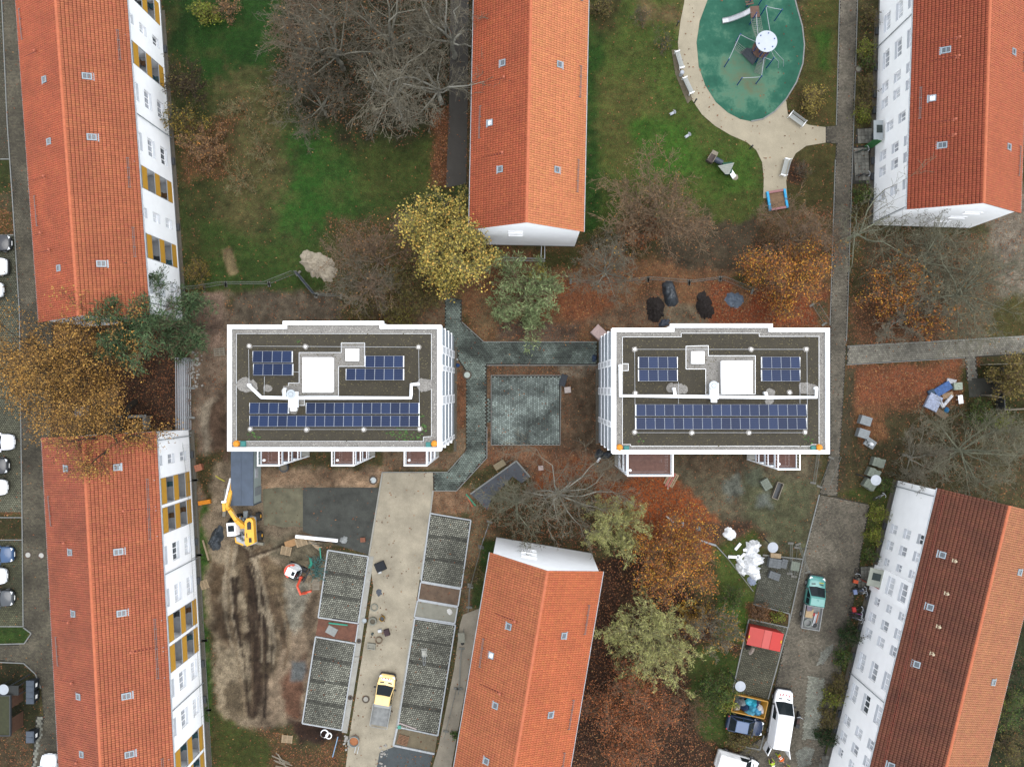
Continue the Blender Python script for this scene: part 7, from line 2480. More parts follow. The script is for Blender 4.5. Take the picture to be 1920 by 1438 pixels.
def block_stack(label, px, py, ang, w, d, h, nx, ny, nz, mat, group, top=None, skew=0.0):
 """paving blocks stacked on a pallet; each block of the outer top layer is a part"""
 p = G(px, py)
 root = thing('block_stack', label, 'block stack', (p.x, p.y, .03), ang, group)
 q = MB()
 for x in (-w / 2 + .08, 0, w / 2 - .08):
  q.box((x, 0, .06), (.1, d, .1))
 q.box((0, 0, .125), (w, d, .025))
 q.build('pallet', m_woodg, root, world=False)
 bw, bd, bh = w / nx, d / ny, (h - .14) / nz
 q = MB()
 for k in range(nz - 1):
  for i in range(nx):
   for j in range(ny):
    if 0 < i < nx - 1 and 0 < j < ny - 1:
     continue
    q.box((-w / 2 + (i + .5) * bw, -d / 2 + (j + .5) * bd, .14 + (k + .5) * bh), (bw - .012, bd - .012, bh - .01))
 if nz > 1:
  q.build('lower_blocks', mat, root, world=False, kind='stuff')
 me = None
 for i in range(nx):
  for j in range(ny):
   if top and (i, j) in top:
    continue
   if me is None:
    q = MB(); q.box((0, 0, 0), (bw - .014, bd - .014, bh - .01))
    o = q.build('block', mat, root, world=False); me = o.data
   else:
    o = bpy.data.objects.new('block', me); COL.objects.link(o); o.parent = root
   o.location = (-w / 2 + (i + .5) * bw, -d / 2 + (j + .5) * bd + skew * (i % 2) * bd, .14 + (nz - .5) * bh + RND.uniform(0, .008))
 return root
m_blk = M("grey_block", C(158, 164, 166), var=.15, scale=3, fine=.1)
m_blkd = M("dark_block", C(118, 122, 124), var=.2, scale=3, fine=.1)
m_blkm = M("mossy_block", C(136, 144, 130), var=.2, scale=3, fine=.1)
PS = 'paver stacks beside the north path'
block_stack('pale grey kerbstone stack, northernmost beside the path', 1617, 788, wang(25, 8), 1.2, .95, .95, 1, 6, 4, m_blk, PS)
block_stack('pale grey kerbstone stack south of the northernmost one', 1613, 812, wang(25, 8), 1.2, .95, .95, 1, 6, 4, m_blk, PS)
block_stack('half used paver stack with a white bag on it', 1628, 830, wang(22, 15), 1.1, .9, .6, 4, 4, 2, m_blk, PS, top=[(0, 0), (0, 1), (1, 0)])
block_stack('mossy paver stack by the dark bush, nearest the trees', 1641, 866, wang(25, 8), 1.3, .95, .9, 4, 4, 3, m_blkm, PS, skew=.25)
block_stack('mossy paver stack under the street lamp, north one', 1632, 886, wang(24, 12), 1.3, .95, .9, 4, 4, 3, m_blkm, PS, skew=.25)
block_stack('mossy paver stack under the street lamp, south one', 1625, 907, wang(22, 15), 1.3, .95, .9, 4, 4, 3, m_blkm, PS, skew=.25)
lump('white_bag', 'small white bag on the half used paver stack', 'bag', 1630, 832, 5, 3, .25, m_foam, rot=-.6, z0=.6, nu=14)
SS = 'block stacks in the storage bay'
block_stack('dark block stack in the middle of the storage bay', 1449, 1053, wang(25, 4), 1.35, 1.0, .8, 3, 4, 3, m_blkd, SS)
block_stack('narrow dark block stack right of the middle one', 1468, 1055, wang(12, 3), .65, 1.0, .5, 2, 4, 2, m_blkd, SS)
block_stack('grey slab stack at the east side of the storage bay', 1489, 1060, wang(16, 3), .95, 1.0, .35, 4, 1, 1, m_blkm, SS)
block_stack('dark block stack at the south of the storage bay', 1449, 1077, wang(22, 8), 1.2, .8, .6, 4, 3, 3, m_blkd, SS)
block_stack('yellow wood boards piled under the lamp disk', 1452, 1040, wang(20, 2), 1.15, .5, .5, 1, 4, 4, m_wood, SS)
block_stack('mossy block stack on the grass south of the east block', 1434, 907, wang(12, 20), 1.2, .9, .6, 4, 4, 2, m_blkm, 'pallet stacks on the muddy lawn')
p = G(1456, 919)
root = thing('mortar_trough', 'long dark trough with pale rim on the muddy lawn', 'trough', (p.x, p.y, .02), wang(12, -32))
q = MB()
for s in (-1, 1):
 q.box((0, s * .33, .25), (1.85, .07, .5)); q.box((s * .93, 0, .25), (.07, .6, .5))
q.build('rim', m_woodg, root, world=False)
q = MB(); q.box((0, 0, .08), (1.76, .58, .12)); q.build('floor', m_dark, root, world=False)
m_fence = M('fence_zinc', C(126, 130, 124), rough=.6, var=.1)
# fences of mesh panels
def fence_panel(label, x0, y0, x1, y1, group, h=2.0, screen=None, lean=(0, 0)):
 a, b = G(x0, y0), G(x1, y1)
 root = thing('site_fence_panel', label, 'fence panel', (a.x, a.y, 0), 0, group)
 up = Vector((lean[0], lean[1], h))
 q = MB()
 q.tube([a, a + up], .02, 6); q.tube([b, b + up], .02, 6)
 q.tube([a + up, b + up], .02, 6); q.tube([a + up * .06, b + up * .06], .02, 6)
 q.build('frame', m_fence, root)
 q = MB()
 L = (b - a).length
 n = max(3, int(L / .3))
 for i in range(1, n):
  s = a.lerp(b, i / n)
  q.beam(s + up * .06, s + up, .004, .004, up=(0, 1, 0))
 for j in range(1, 8):
  q.beam(a + up * (.06 + .12 * j), b + up * (.06 + .12 * j), .004, .004)
 q.build('wire_mesh', m_fence, root)
 if screen:
  q = MB()
  d = (b - a).normalized().cross(Vector((0, 0, 1))) * .03
  n = 10
  V = []
  for i in range(n + 1):
   s = a.lerp(b, i / n)
   o = d * (1 + .8 * math.sin(i * 1.9))
   V += [s + up * .08 + o, s + up * .98 + o]
  q.add(V, [(2 * i, 2 * i + 2, 2 * i + 3, 2 * i + 1) for i in range(n)])
  q.build('screen', screen, root)
 for e in (a, b):
  q = MB()
  ang = math.atan2(b.y - a.y, b.x - a.x)
  q.box((e.x, e.y, .07), (.22, .62, .14), rz=ang)
  q.build('fence_foot', M('foot_block', C(132, 130, 122), var=.2, scale=4), root)
 return root
FG = 'mesh panels of the construction fence'
FP = [(345, 543, 382, 540, 'fence panel at the corner of the north west house'), (382, 540, 424, 533, 'second fence panel from the north west house'), (424, 533, 505, 533, 'fence panel along the lawn, middle of the west run'), (505, 533, 556, 513, 'fence panel running up to the sand heap')]
for f in FP:
 fence_panel(f[4], *f[:4], FG)
fence_panel('fence panel with blue screen beside the sand heap', 560, 512, 594, 554, FG, screen=M('screen_blue', C(78, 88, 116), rough=.7, var=.15))
fence_panel('fence panel hidden in the shrubs right of the blue screen', 594, 554, 640, 556, FG)
for f in [(1070, 528, 1120, 533, 'fence panel by the pale bare tree, north of the east block'), (1120, 533, 1215, 524, 'fence panel left of the black tarpaulin'), (1215, 524, 1292, 530, 'fence panel behind the black tarpaulin'),
   (1292, 530, 1350, 523, 'fence panel between the black tarpaulin and the grey one'), (1350, 523, 1410, 547, 'fence panel behind the grey tarpaulin'), (1522, 572, 1545, 608, 'fence panel at the northeast corner of the east block'),
   (347, 552, 356, 640, 'fence panel along the end of the north west house'), (355, 812, 366, 900, 'fence panel at the corner of the south west house'), (366, 900, 374, 1040, 'fence panel beside the yellow loggias, north'),
   (374, 1040, 384, 1200, 'fence panel along the south west house, middle'), (384, 1200, 392, 1330, 'fence panel along the south west house, south'), (392, 1330, 398, 1440, 'fence panel along the south west house at the bottom edge'),
   (902, 1026, 882, 1100, 'fence panel west of the tiled house by the drive'), (882, 1095, 880, 1138, 'fence panel at the start of the grit walk'), (866, 1215, 862, 1290, 'fence panel along the grit walk, north'), (856, 1290, 836, 1370, 'fence panel along the grit walk, south')]:
 fence_panel(f[4], *f[:4], FG)
fence_panel('fence panel with white screen below the bare crooked tree', 918, 978, 902, 1024, FG, screen=M('screen_white', C(206, 208, 222), rough=.7, var=.06))
for k, (x0, y0, x1, y1, lb) in enumerate(((1532, 850, 1524, 905, 'leaning fence panel at the southeast corner of the east block'), (1558, 858, 1536, 912, 'leaning fence panel nearer the road at the east block'),
           (1482, 1018, 1480, 1075, 'leaning fence panel left in the storage bay'), (1494, 1026, 1488, 1080, 'leaning fence panel middle in the storage bay'), (1496, 1020, 1514, 1072, 'leaning fence panel touching the teal pickup'))):
 fence_panel(lb, x0, y0, x1, y1, FG, h=1.6, lean=(.5 if k % 2 else -.3, .2))
# the stack of spare panels
p = G(352, 740)
root = thing('fence_panel_stack', 'row of five leaning fence panels beside the west corridor', 'fence panels', (p.x, p.y, 0))
for k, x in enumerate((342, 346, 350, 354, 358)):
 a, b = G(x, 805), G(x - 1, 672)
 q = MB()
 for e in ((a, b), (a + Vector((.12, 0, 1.8)), b + Vector((.12, 0, 1.8))), (a, a + Vector((.12, 0, 1.8))), (b, b + Vector((.12, 0, 1.8)))):
  q.tube(e, .035, 6)
 for j in range(1, 7):
  u = Vector((.12, 0, 1.8)) * (j / 7)
  q.beam(a + u, b + u, .012, .012)
 q.build('panel', m_galv, root)
for y in (675, 727, 782):
 a, b = G(340, y), G(366, y + 1)
 q = MB(); q.beam(a + Vector((0, 0, .1)), b + Vector((0, 0, .1)), .25, .16); q.build('foot_bar', m_kerb, root)
# wall of old kerb fragments and rubble
for k, (x, y, s_, n, lb) in enumerate(((366, 690, 14, 60, 'scatter of pale broken plaster beside the west corridor'), (652, 1385, 8, 26, 'row of rubble stones left of the cement tub'), (720, 1418, 12, 30, 'rubble pieces at the bottom of the drive'))):
 q = MB()
 for _ in range(n):
  c = G(x + RND.gauss(0, s_ * .45), y + RND.gauss(0, s_ * 1.3))
  d = RND.uniform(.05, .2)
  q.box((c.x, c.y, d * .3), (d * RND.uniform(.7, 2), d, d * .7), rz=RND.uniform(0, 3))
 tag(q.build('rubble', M('rubble_pale', C(176, 172, 164), var=.3, scale=6), kind='stuff'), lb, 'rubble')
# well rings, tubs, buckets along the drive
def ring_thing(label, px, py, r0, r1, h, mat, name='well_ring', cat='concrete ring', group='concrete rings on the drive', floor=None):
 p = G(px, py)
 q = MB(); q.ring((p.x, p.y, .03), r0, r1, h, 26); q.ring((p.x, p.y, .03 + h), r0 + .05, r1 - .03, .035, 26)
 if floor:
  q.cur = 1
  q.cyl((p.x, p.y, .03), r0 + .001, h * floor, 22)
  return tag(q.build(name, [mat, M('ring_fill', C(120, 112, 96), var=.2)]), label, cat, group)
 return tag(q.build(name, mat), label, cat, group)
m_ring = M('ring_concrete', C(150, 150, 136), var=.15)
ring_thing('flat concrete ring, northernmost on the drive', 702, 1138, .3, .43, .12, m_ring)
ring_thing('concrete ring holding a smaller one on the drive', 700, 1163, .3, .44, .4, m_ring, floor=.4)
ring_thing('rusty rimmed concrete ring near the square box', 711, 1199, .32, .39, .25, M('ring_rusty', C(140, 118, 96), var=.25, scale=5))
ring_thing('concrete ring at the north edge of the brown soil south of the west block', 534, 876, .38, .52, .4, m_dark, floor=.9)
for x, y, r0, lb in ((609, 1374, .36, 'larger white pipe coil beside the parking bay corner'), (617, 1378, .26, 'smaller white pipe coil beside the parking bay corner')):
 ring_thing(lb, x, y, r0, r0 + .09, .14, m_plastw, name='pipe_coil', cat='pipe coil', group='white pipe coils')
p = G(697, 1210); q = MB()
for s in (-1, 1):
 q.box((p.x, p.y + s * .29, .2), (.85, .07, .4), rz=-.12); q.box((p.x + s * .4, p.y, .2), (.07, .56, .4), rz=-.12)
q.box((p.x, p.y, .1), (.75, .5, .16), rz=-.12)
tag(q.build('mortar_box', M('box_conc', C(168, 166, 152), var=.2)), 'square concrete box on the drive below the rusty ring', 'box')
def bucket(label, px, py, r, h, mat, fill=None, group='buckets on the drive'):
 p = G(px, py)
 root = thing('bucket', label, 'bucket', (p.x, p.y, .03), 0, group)
 q = MB()
 n = 16
 for k in range(n):
  a0, a1 = 2 * math.pi * k / n, 2 * math.pi * (k + 1) / n
  q.add([(r * .8 * math.cos(a0), r * .8 * math.sin(a0), 0), (r * .8 * math.cos(a1), r * .8 * math.sin(a1), 0), (r * math.cos(a1), r * math.sin(a1), h), (r * math.cos(a0), r * math.sin(a0), h),
    (r * .93 * math.cos(a1), r * .93 * math.sin(a1), h), (r * .93 * math.cos(a0), r * .93 * math.sin(a0), h), (r * .76 * math.cos(a1), r * .76 * math.sin(a1), .02), (r * .76 * math.cos(a0), r * .76 * math.sin(a0), .02)],
    [(0, 1, 2, 3), (3, 2, 4, 5), (5, 4, 6, 7)])
 q.build('shell', mat, root, world=False)
 q = MB(); q.cyl((0, 0, .03), r * .84, h * .6, 14); q.build('filling', fill or m_dark, root, world=False)
 return root
bucket('yellow drum with black filling on the drive', 718, 1157, .29, .6, M('drum_yellow', C(196, 150, 50), var=.1))
bucket('small dark green bucket on the drive', 699, 1187, .14, .3, M('bucket_green', C(70, 104, 92), var=.1))
bucket('pale round tub at the edge of the concrete channel', 684, 1162, .26, .3, M('tub_pale', C(206, 212, 214), var=.06), fill=M('tub_fill', C(196, 204, 206), var=.1))
bucket('big grey tub with orange mixing drum at the bottom of the drive', 666, 1385, .58, .75, M('mixer_grey', C(172, 182, 180), var=.12), fill=M('mortar_orange', C(190, 124, 80), var=.3, scale=6))
for k, (x, y) in enumerate(((669, 1400), (674, 1402))):
 stick('mixer_handle', ('left', 'right')[k] + ' handle bar of the mixing tub on the drive', 'bar', [(x, y - 6), (x - 3, y + 8)], .03, m_galv, h=.3)
for lb, x, y, w, d, h, cc, rz in (('grey tarpaulin bundle on the drive north of the rings', 711, 1110, .9, .9, .2, (88, 94, 102), .4), ('black crate of parts at the north of the drive', 714, 1061, 1.1, 1.0, .35, (36, 40, 46), .4),
         ('white bucket box below the black crate', 713, 1071, .35, .3, .3, (226, 228, 226), .3), ('white canister by the green bucket', 713, 1181, .4, .3, .35, (228, 230, 230), .2), ('dark maroon machine beside the white canister', 726, 1184, .55, .7, .4, (70, 52, 56), .3),
         ('white cement bag in the concrete bay', 843, 1146, .7, .9, .15, (226, 224, 218), .4), ('salmon box at the northwest corner of the east block', 1122, 625, 1.45, 1.2, .9, (206, 180, 172), -.75),
         ('orange toolbox on the grass by the south west house', 385, 941, 1.35, .45, .3, (240, 150, 36), .17), ('brick pallet with red bricks by the south west house', 375, 876, .8, .7, .5, (190, 122, 92), .3),
         ('dark red brick pile near the white insulation beam', 681, 1011, .55, .5, .3, (150, 96, 72), .1), ('white and grey bag pallet by the dark weed mat', 645, 1012, .9, .95, .5, (178, 182, 180), -.5),
         ('pinkish stone slab near the bare tree south of the patio', 1014, 877, .55, .5, .25, (206, 186, 178), .1), ('grey board bundle on leaves east of the orange beech', 1310, 992, 1.0, .8, .15, (142, 150, 148), .6),
         ('crumpled grey sheet on leaves by the orange beech', 1280, 982, .35, 1.0, .15, (176, 184, 190), .2), ('teal tub lid at the corner of the parking bay', 749, 1362, .38, .38, .1, (96, 180, 160), 0),
         ('pink grey stone beside the dark slab at the patio', 1064, 731, .7, .65, .4, (208, 194, 186), .1), ('dark slab standing at the northeast corner of the patio', 1056, 713, .7, 1.3, .4, (66, 70, 76), -.3),
         ('grey sheet in the reddish bed', 622, 1182, 1.15, .9, .05, (160, 164, 160), -.5), ('wheel barrow tray by the grit walk', 866, 1192, .75, 1.3, .45, (150, 148, 132), .05), ('plate compactor on the south east parking bay', 796, 1222, .6, .95, .4, (188, 188, 180), .06),
         ('wooden bench crate beside the angled dark strip', 937, 871, 1.3, .7, .4, (146, 132, 104), .55), ('blue bag at the east wall of the west block', 858, 685, .5, .5, .4, (46, 82, 136), .3),
         ('white sack at the east wall of the west block', 857, 674, .26, .34, .3, (214, 216, 214), 0)):
 p = G(x, y)
 q = MB()
 mt = M('thing_%d_%d' % (x, y), C(*cc), var=.18, scale=5)
 if 'bag' in lb or 'bundle' in lb or 'sack' in lb or 'crumpled' in lb:
  o = lump('bundle', lb, 'bundle', x, y, w * S / 2, d * S / 2, h, mt, rot=rz, rough=.3, nu=18)
  continue
 nm, cat = lb.split()[1] if False else 'box', 'box'
 if 'brick' in lb:
  root = thing('brick_pile', lb, 'bricks', (p.x, p.y, .03), rz)
  nx, ny = max(2, int(w / .24)), max(2, int(d / .12))
  me = None
  for i in range(nx):
   for j in range(ny):
    if me is None:
     qq = MB(); qq.box((0, 0, 0), (w / nx - .012, d / ny - .01, h)); o = qq.build('brick', mt, root, world=False); me = o.data
    else:
     o = bpy.data.objects.new('brick', me); COL.objects.link(o); o.parent = root
    o.location = (-w / 2 + (i + .5) * w / nx, -d / 2 + (j + .5) * d / ny, h / 2 + RND.uniform(-.04, .02))
  continue
 if 'barrow' in lb:
  root = thing('wheelbarrow', 'pale wheelbarrow standing on the grit walk', 'wheelbarrow', (p.x, p.y, .02), rz)
  qq = MB(); frustum(qq, (-.3, .3, .3, .3), (-.36, .36, .42, .62)); qq.v = [(v[1] * .9, v[0] * 1.5, v[2]) for v in qq.v]; qq.build('tray', mt, root, world=False)
  qq = MB(); qq.tube([(.05, -.75, .2), (.05, -.75, .2001), (.11, -.75, .2)], .2, 12); qq.build('wheel', m_tyre, root, world=False)
  qq = MB()
  for s in (-.25, .25):
   qq.tube([(0.02, -.75, .22), (s, -.2, .32), (s * 1.2, 1.0, .6)], .025, 6)
   qq.tube([(s, .35, .4), (s, .45, .0)], .02, 6)
  qq.build('frame', m_dark, root, world=False)
  continue
 if 'compactor' in lb:
  root = thing('plate_compactor', lb, 'compactor', (p.x, p.y, .06), rz)
  qq = MB(); frustum(qq, (-.4, .4, .27, .0), (-.45, .45, .3, .1)); qq.v = [(v[1], v[0], v[2]) for v in qq.v]; qq.build('base_plate', mt, root, world=False)
  qq = MB(); qq.box((0, .08, .28), (.42, .5, .34)); qq.cyl((0, .1, .45), .14, .08, 12); qq.build('engine', M('eng_beige', C(196, 196, 186)), root, world=False)
  qq = MB(); qq.tube([(-.12, -.3, .3), (-.1, -1.1, .85), (.1, -1.1, .85), (.12, -.3, .3)], .02, 6); qq.build('handle', m_galv, root, world=False)
  continue
 nm = 'slab' if ('slab' in lb or 'sheet' in lb) else 'stone' if 'stone' in lb else 'toolbox' if 'toolbox' in lb else 'crate' if 'crate' in lb else 'bag_pallet' if 'pallet' in lb else 'box'
 hx = h
 q.box((p.x, p.y, .03 + hx / 2), (w, d, hx), rz=rz)
 q.box((p.x, p.y, .03 + hx + .015), (w * .94, d * .94, .03), rz=rz)
 if nm in ('box', 'crate', 'toolbox'):
  q.box((p.x, p.y, .03 + hx + .035), (w * .12, d * .98, .02), rz=rz)
  q.box((p.x + w * .3 * math.cos(rz), p.y + w * .3 * math.sin(rz), .03 + hx + .034), (w * .06, d * .9, .018), rz=rz)
 tag(q.build(nm, mt), lb, nm.replace('_', ' '))
# planks, rails and odd rods
for lb, pts, r, cc in (('long plank lying on the mud left of the black tarp', [(381, 1012), (392, 1050)], .09, (170, 150, 120)), ('thin blue tipped pole at the southwest of the site', [(634, 1380), (624, 1418)], .05, (150, 178, 206)),
      ('pale rod across the south corner of the parking bay', [(748, 1354), (781, 1366)], .06, (206, 190, 186)), ('thin timber batten beside the wide balcony tower', [(1252, 892), (1252, 917)], .07, (196, 180, 158)),
      ('angled grey beam in the leaves east of the orange beech', [(1310, 1012), (1342, 1022)], .1, (178, 182, 184)), ('fallen steel rail on the grass west of the foil bags', [(1342, 1022), (1364, 1046)], .05, (150, 152, 150)),
      ('bent rail on the leaves near the yellow beech', [(1249, 967), (1263, 979)], .08, (206, 206, 208)), ('thin rail from the foil bags to the storage bay', [(1364, 1046), (1412, 1108)], .04, (140, 140, 134)),
      ('green edged plank at the tip of the dark strip', [(874, 926), (892, 948)], .08, (70, 150, 116)), ('orange plank beside the green edged one', [(876, 930), (886, 950)], .06, (196, 110, 76)),
      ('yellow flexible pipe on the grass north of the orange toolbox', [(405, 892), (412, 897), (422, 902)], .07, (216, 206, 90)), ('concrete kerb piece left of the excavator', [(425, 916), (421, 968)], .17, (158, 152, 138))):
 stick('plank' if 'plank' in lb or 'batten' in lb else 'pole' if 'pole' in lb or 'rod' in lb else 'pipe' if 'pipe' in lb else 'rail' if 'rail' in lb else 'beam', lb, 'plank' if 'plank' in lb or 'batten' in lb else 'pole' if 'pole' in lb or 'rod' in lb else 'pipe' if 'pipe' in lb else 'rail' if 'rail' in lb else 'beam', pts, r, M('odd_%d' % pts[0][0], C(*cc), var=.15, scale=5), square='pipe' not in lb)
for k in range(7):
 a_ = RND.uniform(-.6, .6)
 stick('timber_offcut', ['pale', 'grey', 'brown', 'short pale', 'short grey', 'split', 'dark'][k] + ' timber offcut right of the pallets under the white beam', 'timber', [(577 + k * 2.5, 1012 + k * 2.2), (577 + k * 2.5 + 15 * math.cos(a_), 1012 + k * 2.2 + 12 * math.sin(a_ + .5))], .05, (m_wood, m_woodg)[k % 2], group='timber offcuts', h=.06 + .03 * k, square=True)
for k in range(9):
 a_ = RND.uniform(-.5, .5)
 q = MB(); c = G(527 + k * 1.5, 1420 + k * 2); d = Vector((math.cos(a_ - .6), math.sin(a_ - .6), .05)) * RND.uniform(.6, 1.3)
 q.tube([c + Vector((0, 0, .1 + k * .03)) - d, c + Vector((0, 0, .12 + k * .03)), c + Vector((0, 0, .15 + k * .03)) + d * .9], [.05, .045, .03], 6)
 tag(q.build('branch_log', m_woodg), 'bare cut branch in the brushwood pile at the bottom left', 'branch', 'cut branches at the bottom left')
# ---------------------------------------------------------------- playground, street furniture, bins, bikes, people
m_blue = M("play_blue", C(34, 86, 160), rough=.45, var=.08)
m_rope = M("rope", C(168, 172, 160), var=.15)
m_disk = M("lamp_disk", C(196, 202, 210), rough=.4, var=.05)
m_lpost = M("lamp_post_dark", (.03, .035, .04), rough=.5, var=.1)
def playtower():
 p = G(1435, 100)
 root = thing('climbing_frame', 'blue and silver climbing tower with round white roof and slide on green ground', 'climbing frame', (p.x, p.y, 0))
 def post(x, y, h):                      # foot pixel and height
  a = G(x, y); return a, Vector((a.x, a.y, h))
 posts = []
 for x, y, h in ((1409, 94, 2.5), (1415, 110, 2.6), (1422, 122, 2.6), (1437, 128, 2.6), (1405, 47, 2.7), (1423, 34, 2.7), (1400, 14, 2.7), (1421, 12, 2.7), (1452, 40, 2.6), (1358, 126, 2.0), (1379, 80, 2.0), (1382, 160, 2.0), (1417, 158, 2.2), (1432, 88, 3.0)):
  a, b = post(x, y, h); posts.append((a, b))
  q = MB(); q.tube([a, b], .06, 8); q.ball(b, .07, 8, 5); q.build('post', m_blue, root)
 c = G(1438, 77, 3.5)
 q = MB(); q.cyl((c.x, c.y, 3.3), 1.12, .08, 32, 1.14); q.cyl((c.x, c.y, 3.38), 1.14, .1, 32, .2)
 rf = q.build('round_roof', M('play_roof', C(214, 222, 232), rough=.4, var=.05), root)
 for k in range(6):
  t = k * 1.047 + .3
  q = MB(); q.cyl((c.x + .86 * math.cos(t), c.y + .86 * math.sin(t), 3.38), .06, .12, 8); q.build('roof_bolt', m_blue, rf)
  a = Vector((c.x + .86 * math.cos(t), c.y + .86 * math.sin(t), 0))
  q = MB(); q.tube([a, a + Vector((0, 0, 3.4))], .055, 8); q.build('post', m_blue, root)
 wd = M('play_deck', C(120, 92, 78), var=.2, scale=4)
 q = MB(); q.cyl((c.x, c.y, 1.5), 1.0, .08, 12); q.build('platform', wd, root)
 a, b = G(1407, 12, 1.6), G(1424, 33, 1.6)
 q = MB(); q.box(((a.x + b.x) / 2, (a.y + b.y) / 2, 1.55), (b.x - a.x, a.y - b.y, .1), rz=.1); q.build('platform', wd, root)
 # silver slide, trough section
 P = [G(1408, 20, 1.6), G(1395, 27, 1.35), G(1378, 34, .75), G(1366, 38, .42), G(1355, 40, .34)]
 q = MB()
 V = []
 for i, e in enumerate(P):
  d = (P[min(i + 1, 4)] - P[max(i - 1, 0)]); d.z = 0; d.normalize(); n = Vector((-d.y, d.x, 0)) * .27
  V += [e + n + Vector((0, 0, .16)), e + n * .9, e - n * .9, e - n + Vector((0, 0, .16)), e - n * 1.05, e + n * 1.05 - Vector((0, 0, .03))]
 q.add(V, [(6 * i + k, 6 * i + (k + 1) % 6, 6 * i + 6 + (k + 1) % 6, 6 * i + 6 + k) for i in range(4) for k in range(6)])
 q.build('slide', M('slide_steel', C(222, 224, 228), rough=.3, metal=.3, var=.05), root)
 # stair at the top edge
 q = MB()
 for k in range(7):
  e = G(1406 - k * 1.2, 8 - k * 4.5, 1.45 - k * .2); q.box(e, (.85, .16, .05), rz=.2)
 q.build('stair', wd, root)
 rails = [(4, 0, 2.55), (5, 8, 2.55), (6, 7, 2.6), (5, 13, 2.5), (9, 10, 1.95), (11, 12, 1.95), (2, 12, 2.1), (2, 3, 2.0), (10, 0, 1.9)]
 q = MB()
 for i, j, z in rails:
  a, b = posts[i][0], posts[j][0]; q.tube([Vector((a.x, a.y, z)), Vector(((a.x + b.x) / 2, (a.y + b.y) / 2, z - .06)), Vector((b.x, b.y, z))], .03, 6)
 for o in (0, 9):
  q.tube([G(1446 + o * .6, 96 - o * .2, 1.9), G(1452 + o, 108 - o * .3, 1.5), G(1460 + o, 116 - o * .3, .9), G(1459 + o * 1.1, 128 - o * .3, .05)], .022, 6)
 q.build('handrail', m_disk, root)
 def net(c4, n, m, sag=.15):
  q = MB(); A, B, C_, D = c4
  f = lambda u, v: (A.lerp(B, u)).lerp(D.lerp(C_, u), v) - Vector((0, 0, sag * 4 * v * (1 - v)))
  for i in range(n + 1):
   q.tube([f(i / n, j / 6) for j in range(7)], .016, 4)
  for j in range(m + 1):
   q.tube([f(j2 / 4, j / m) for j2 in range(5)], .016, 4)
  q.build('net', m_rope, root)
 net((G(1408, 33, 1.55), G(1426, 31, 1.55), G(1436, 70, 1.5), G(1418, 72, 1.5)), 6, 11, .3)
 net((G(1408, 34, 2.3), G(1408, 34, 1.5), G(1419, 72, 1.5), G(1419, 72, 2.3)), 3, 10)
 net((G(1380, 78, 1.9), G(1398, 92, 1.5), G(1388, 102, .6), G(1376, 92, .8)), 5, 5)
 net((G(1424, 108, 1.6), G(1436, 112, 1.6), G(1428, 140, .2), G(1414, 136, .2)), 7, 11, .05)
 q = MB(); A = [G(1388, 98, .5), G(1400, 90, 1.3), G(1411, 92, 1.4), G(1422, 105, 1.2), G(1412, 122, .4)]
 q.add(A + [v - Vector((0, 0, .1)) for v in A], [(4, 3, 2, 1, 0), (5, 6, 7, 8, 9)] + [(i, (i + 1) % 5, 5 + (i + 1) % 5, 5 + i) for i in range(5)])
 q.build('climbing_wall', M('play_rubber', C(86, 92, 98), var=.2, scale=5), root)
playtower()
def bench(label, px, py, ang):
 p = G(px, py)
 root = thing('bench', label, 'bench', (p.x, p.y, .05), ang, 'white benches round the playground')
 for k in range(5):
  q = MB(); q.box((0, -.2 + k * .1, .46), (1.8, .075, .03)); q.build('seat_slat', M('bench_slat', C(196, 200, 196), var=.08), root, world=False)
 for k in range(3):
  q = MB(); q.box((0, .3 + .03 * k, .6 + .13 * k), (1.8, .03, .09)); q.build('back_slat', M('bench_slat', C(196, 200, 196)), root, world=False)
 for s in (-1, 1):
  q = MB()
  for a, b in (((s * .92, -.24, .0), (s * .92, -.24, .66)), ((s * .92, .26, 0), (s * .92, .38, .95)), ((s * .92, -.26, .66), (s * .92, .34, .66)), ((s * .92, -.24, .43), (s * .92, .3, .43))):
   q.beam(a, b, .06, .05)
  q.build('leg_frame', m_plastw, root, world=False)
 return root
bench('white slatted bench, north one beside the litter bin', 1273, 116, wang(9, 30) + math.pi)
bench('white slatted bench, south one beside the litter bin', 1289, 164, wang(14, 30) + math.pi)
bench('white slatted bench below the yellow bush by the playground', 1491, 228, wang(27, 20))
bench('white slatted bench on the path down to the sandbox', 1469, 316, wang(-8, 30))
sheet('bench_terrace', [(1259, 94), (1273, 94), (1277, 130), (1298, 186), (1289, 195), (1266, 140)], M('terrace_brown', C(116, 106, 86), var=.3, scale=3, fine=.3), .03)
p = G(1276, 142); root = thing('litter_bin', 'grey round litter bin with pale lid between two benches', 'litter bin', (p.x, p.y, .04))
q = MB(); q.cyl((0, 0, 0), .2, .8, 14); q.build('barrel', m_steel, root, world=False)
q = MB(); q.cyl((0, 0, .84), .24, .1, 16, .16); q.build('lid', m_disk, root, world=False)
for x, y, lb in ((1269, 49, 'dark bollard light at the north of the play path'), (1302, 193, 'dark bollard light at the end of the bench terrace'), (1406, 279, 'dark bollard light at the fork of the play path')):
 p = G(x, y); root = thing('bollard_light', lb, 'bollard light', (p.x, p.y, 0), 0, 'bollard lights on the play path')
 q = MB(); q.cyl((0, 0, 0), .07, .85, 10); q.build('post', m_lpost, root, world=False)
 q = MB(); q.cyl((0, 0, .85), .1, .2, 12); q.build('head', m_black, root, world=False)
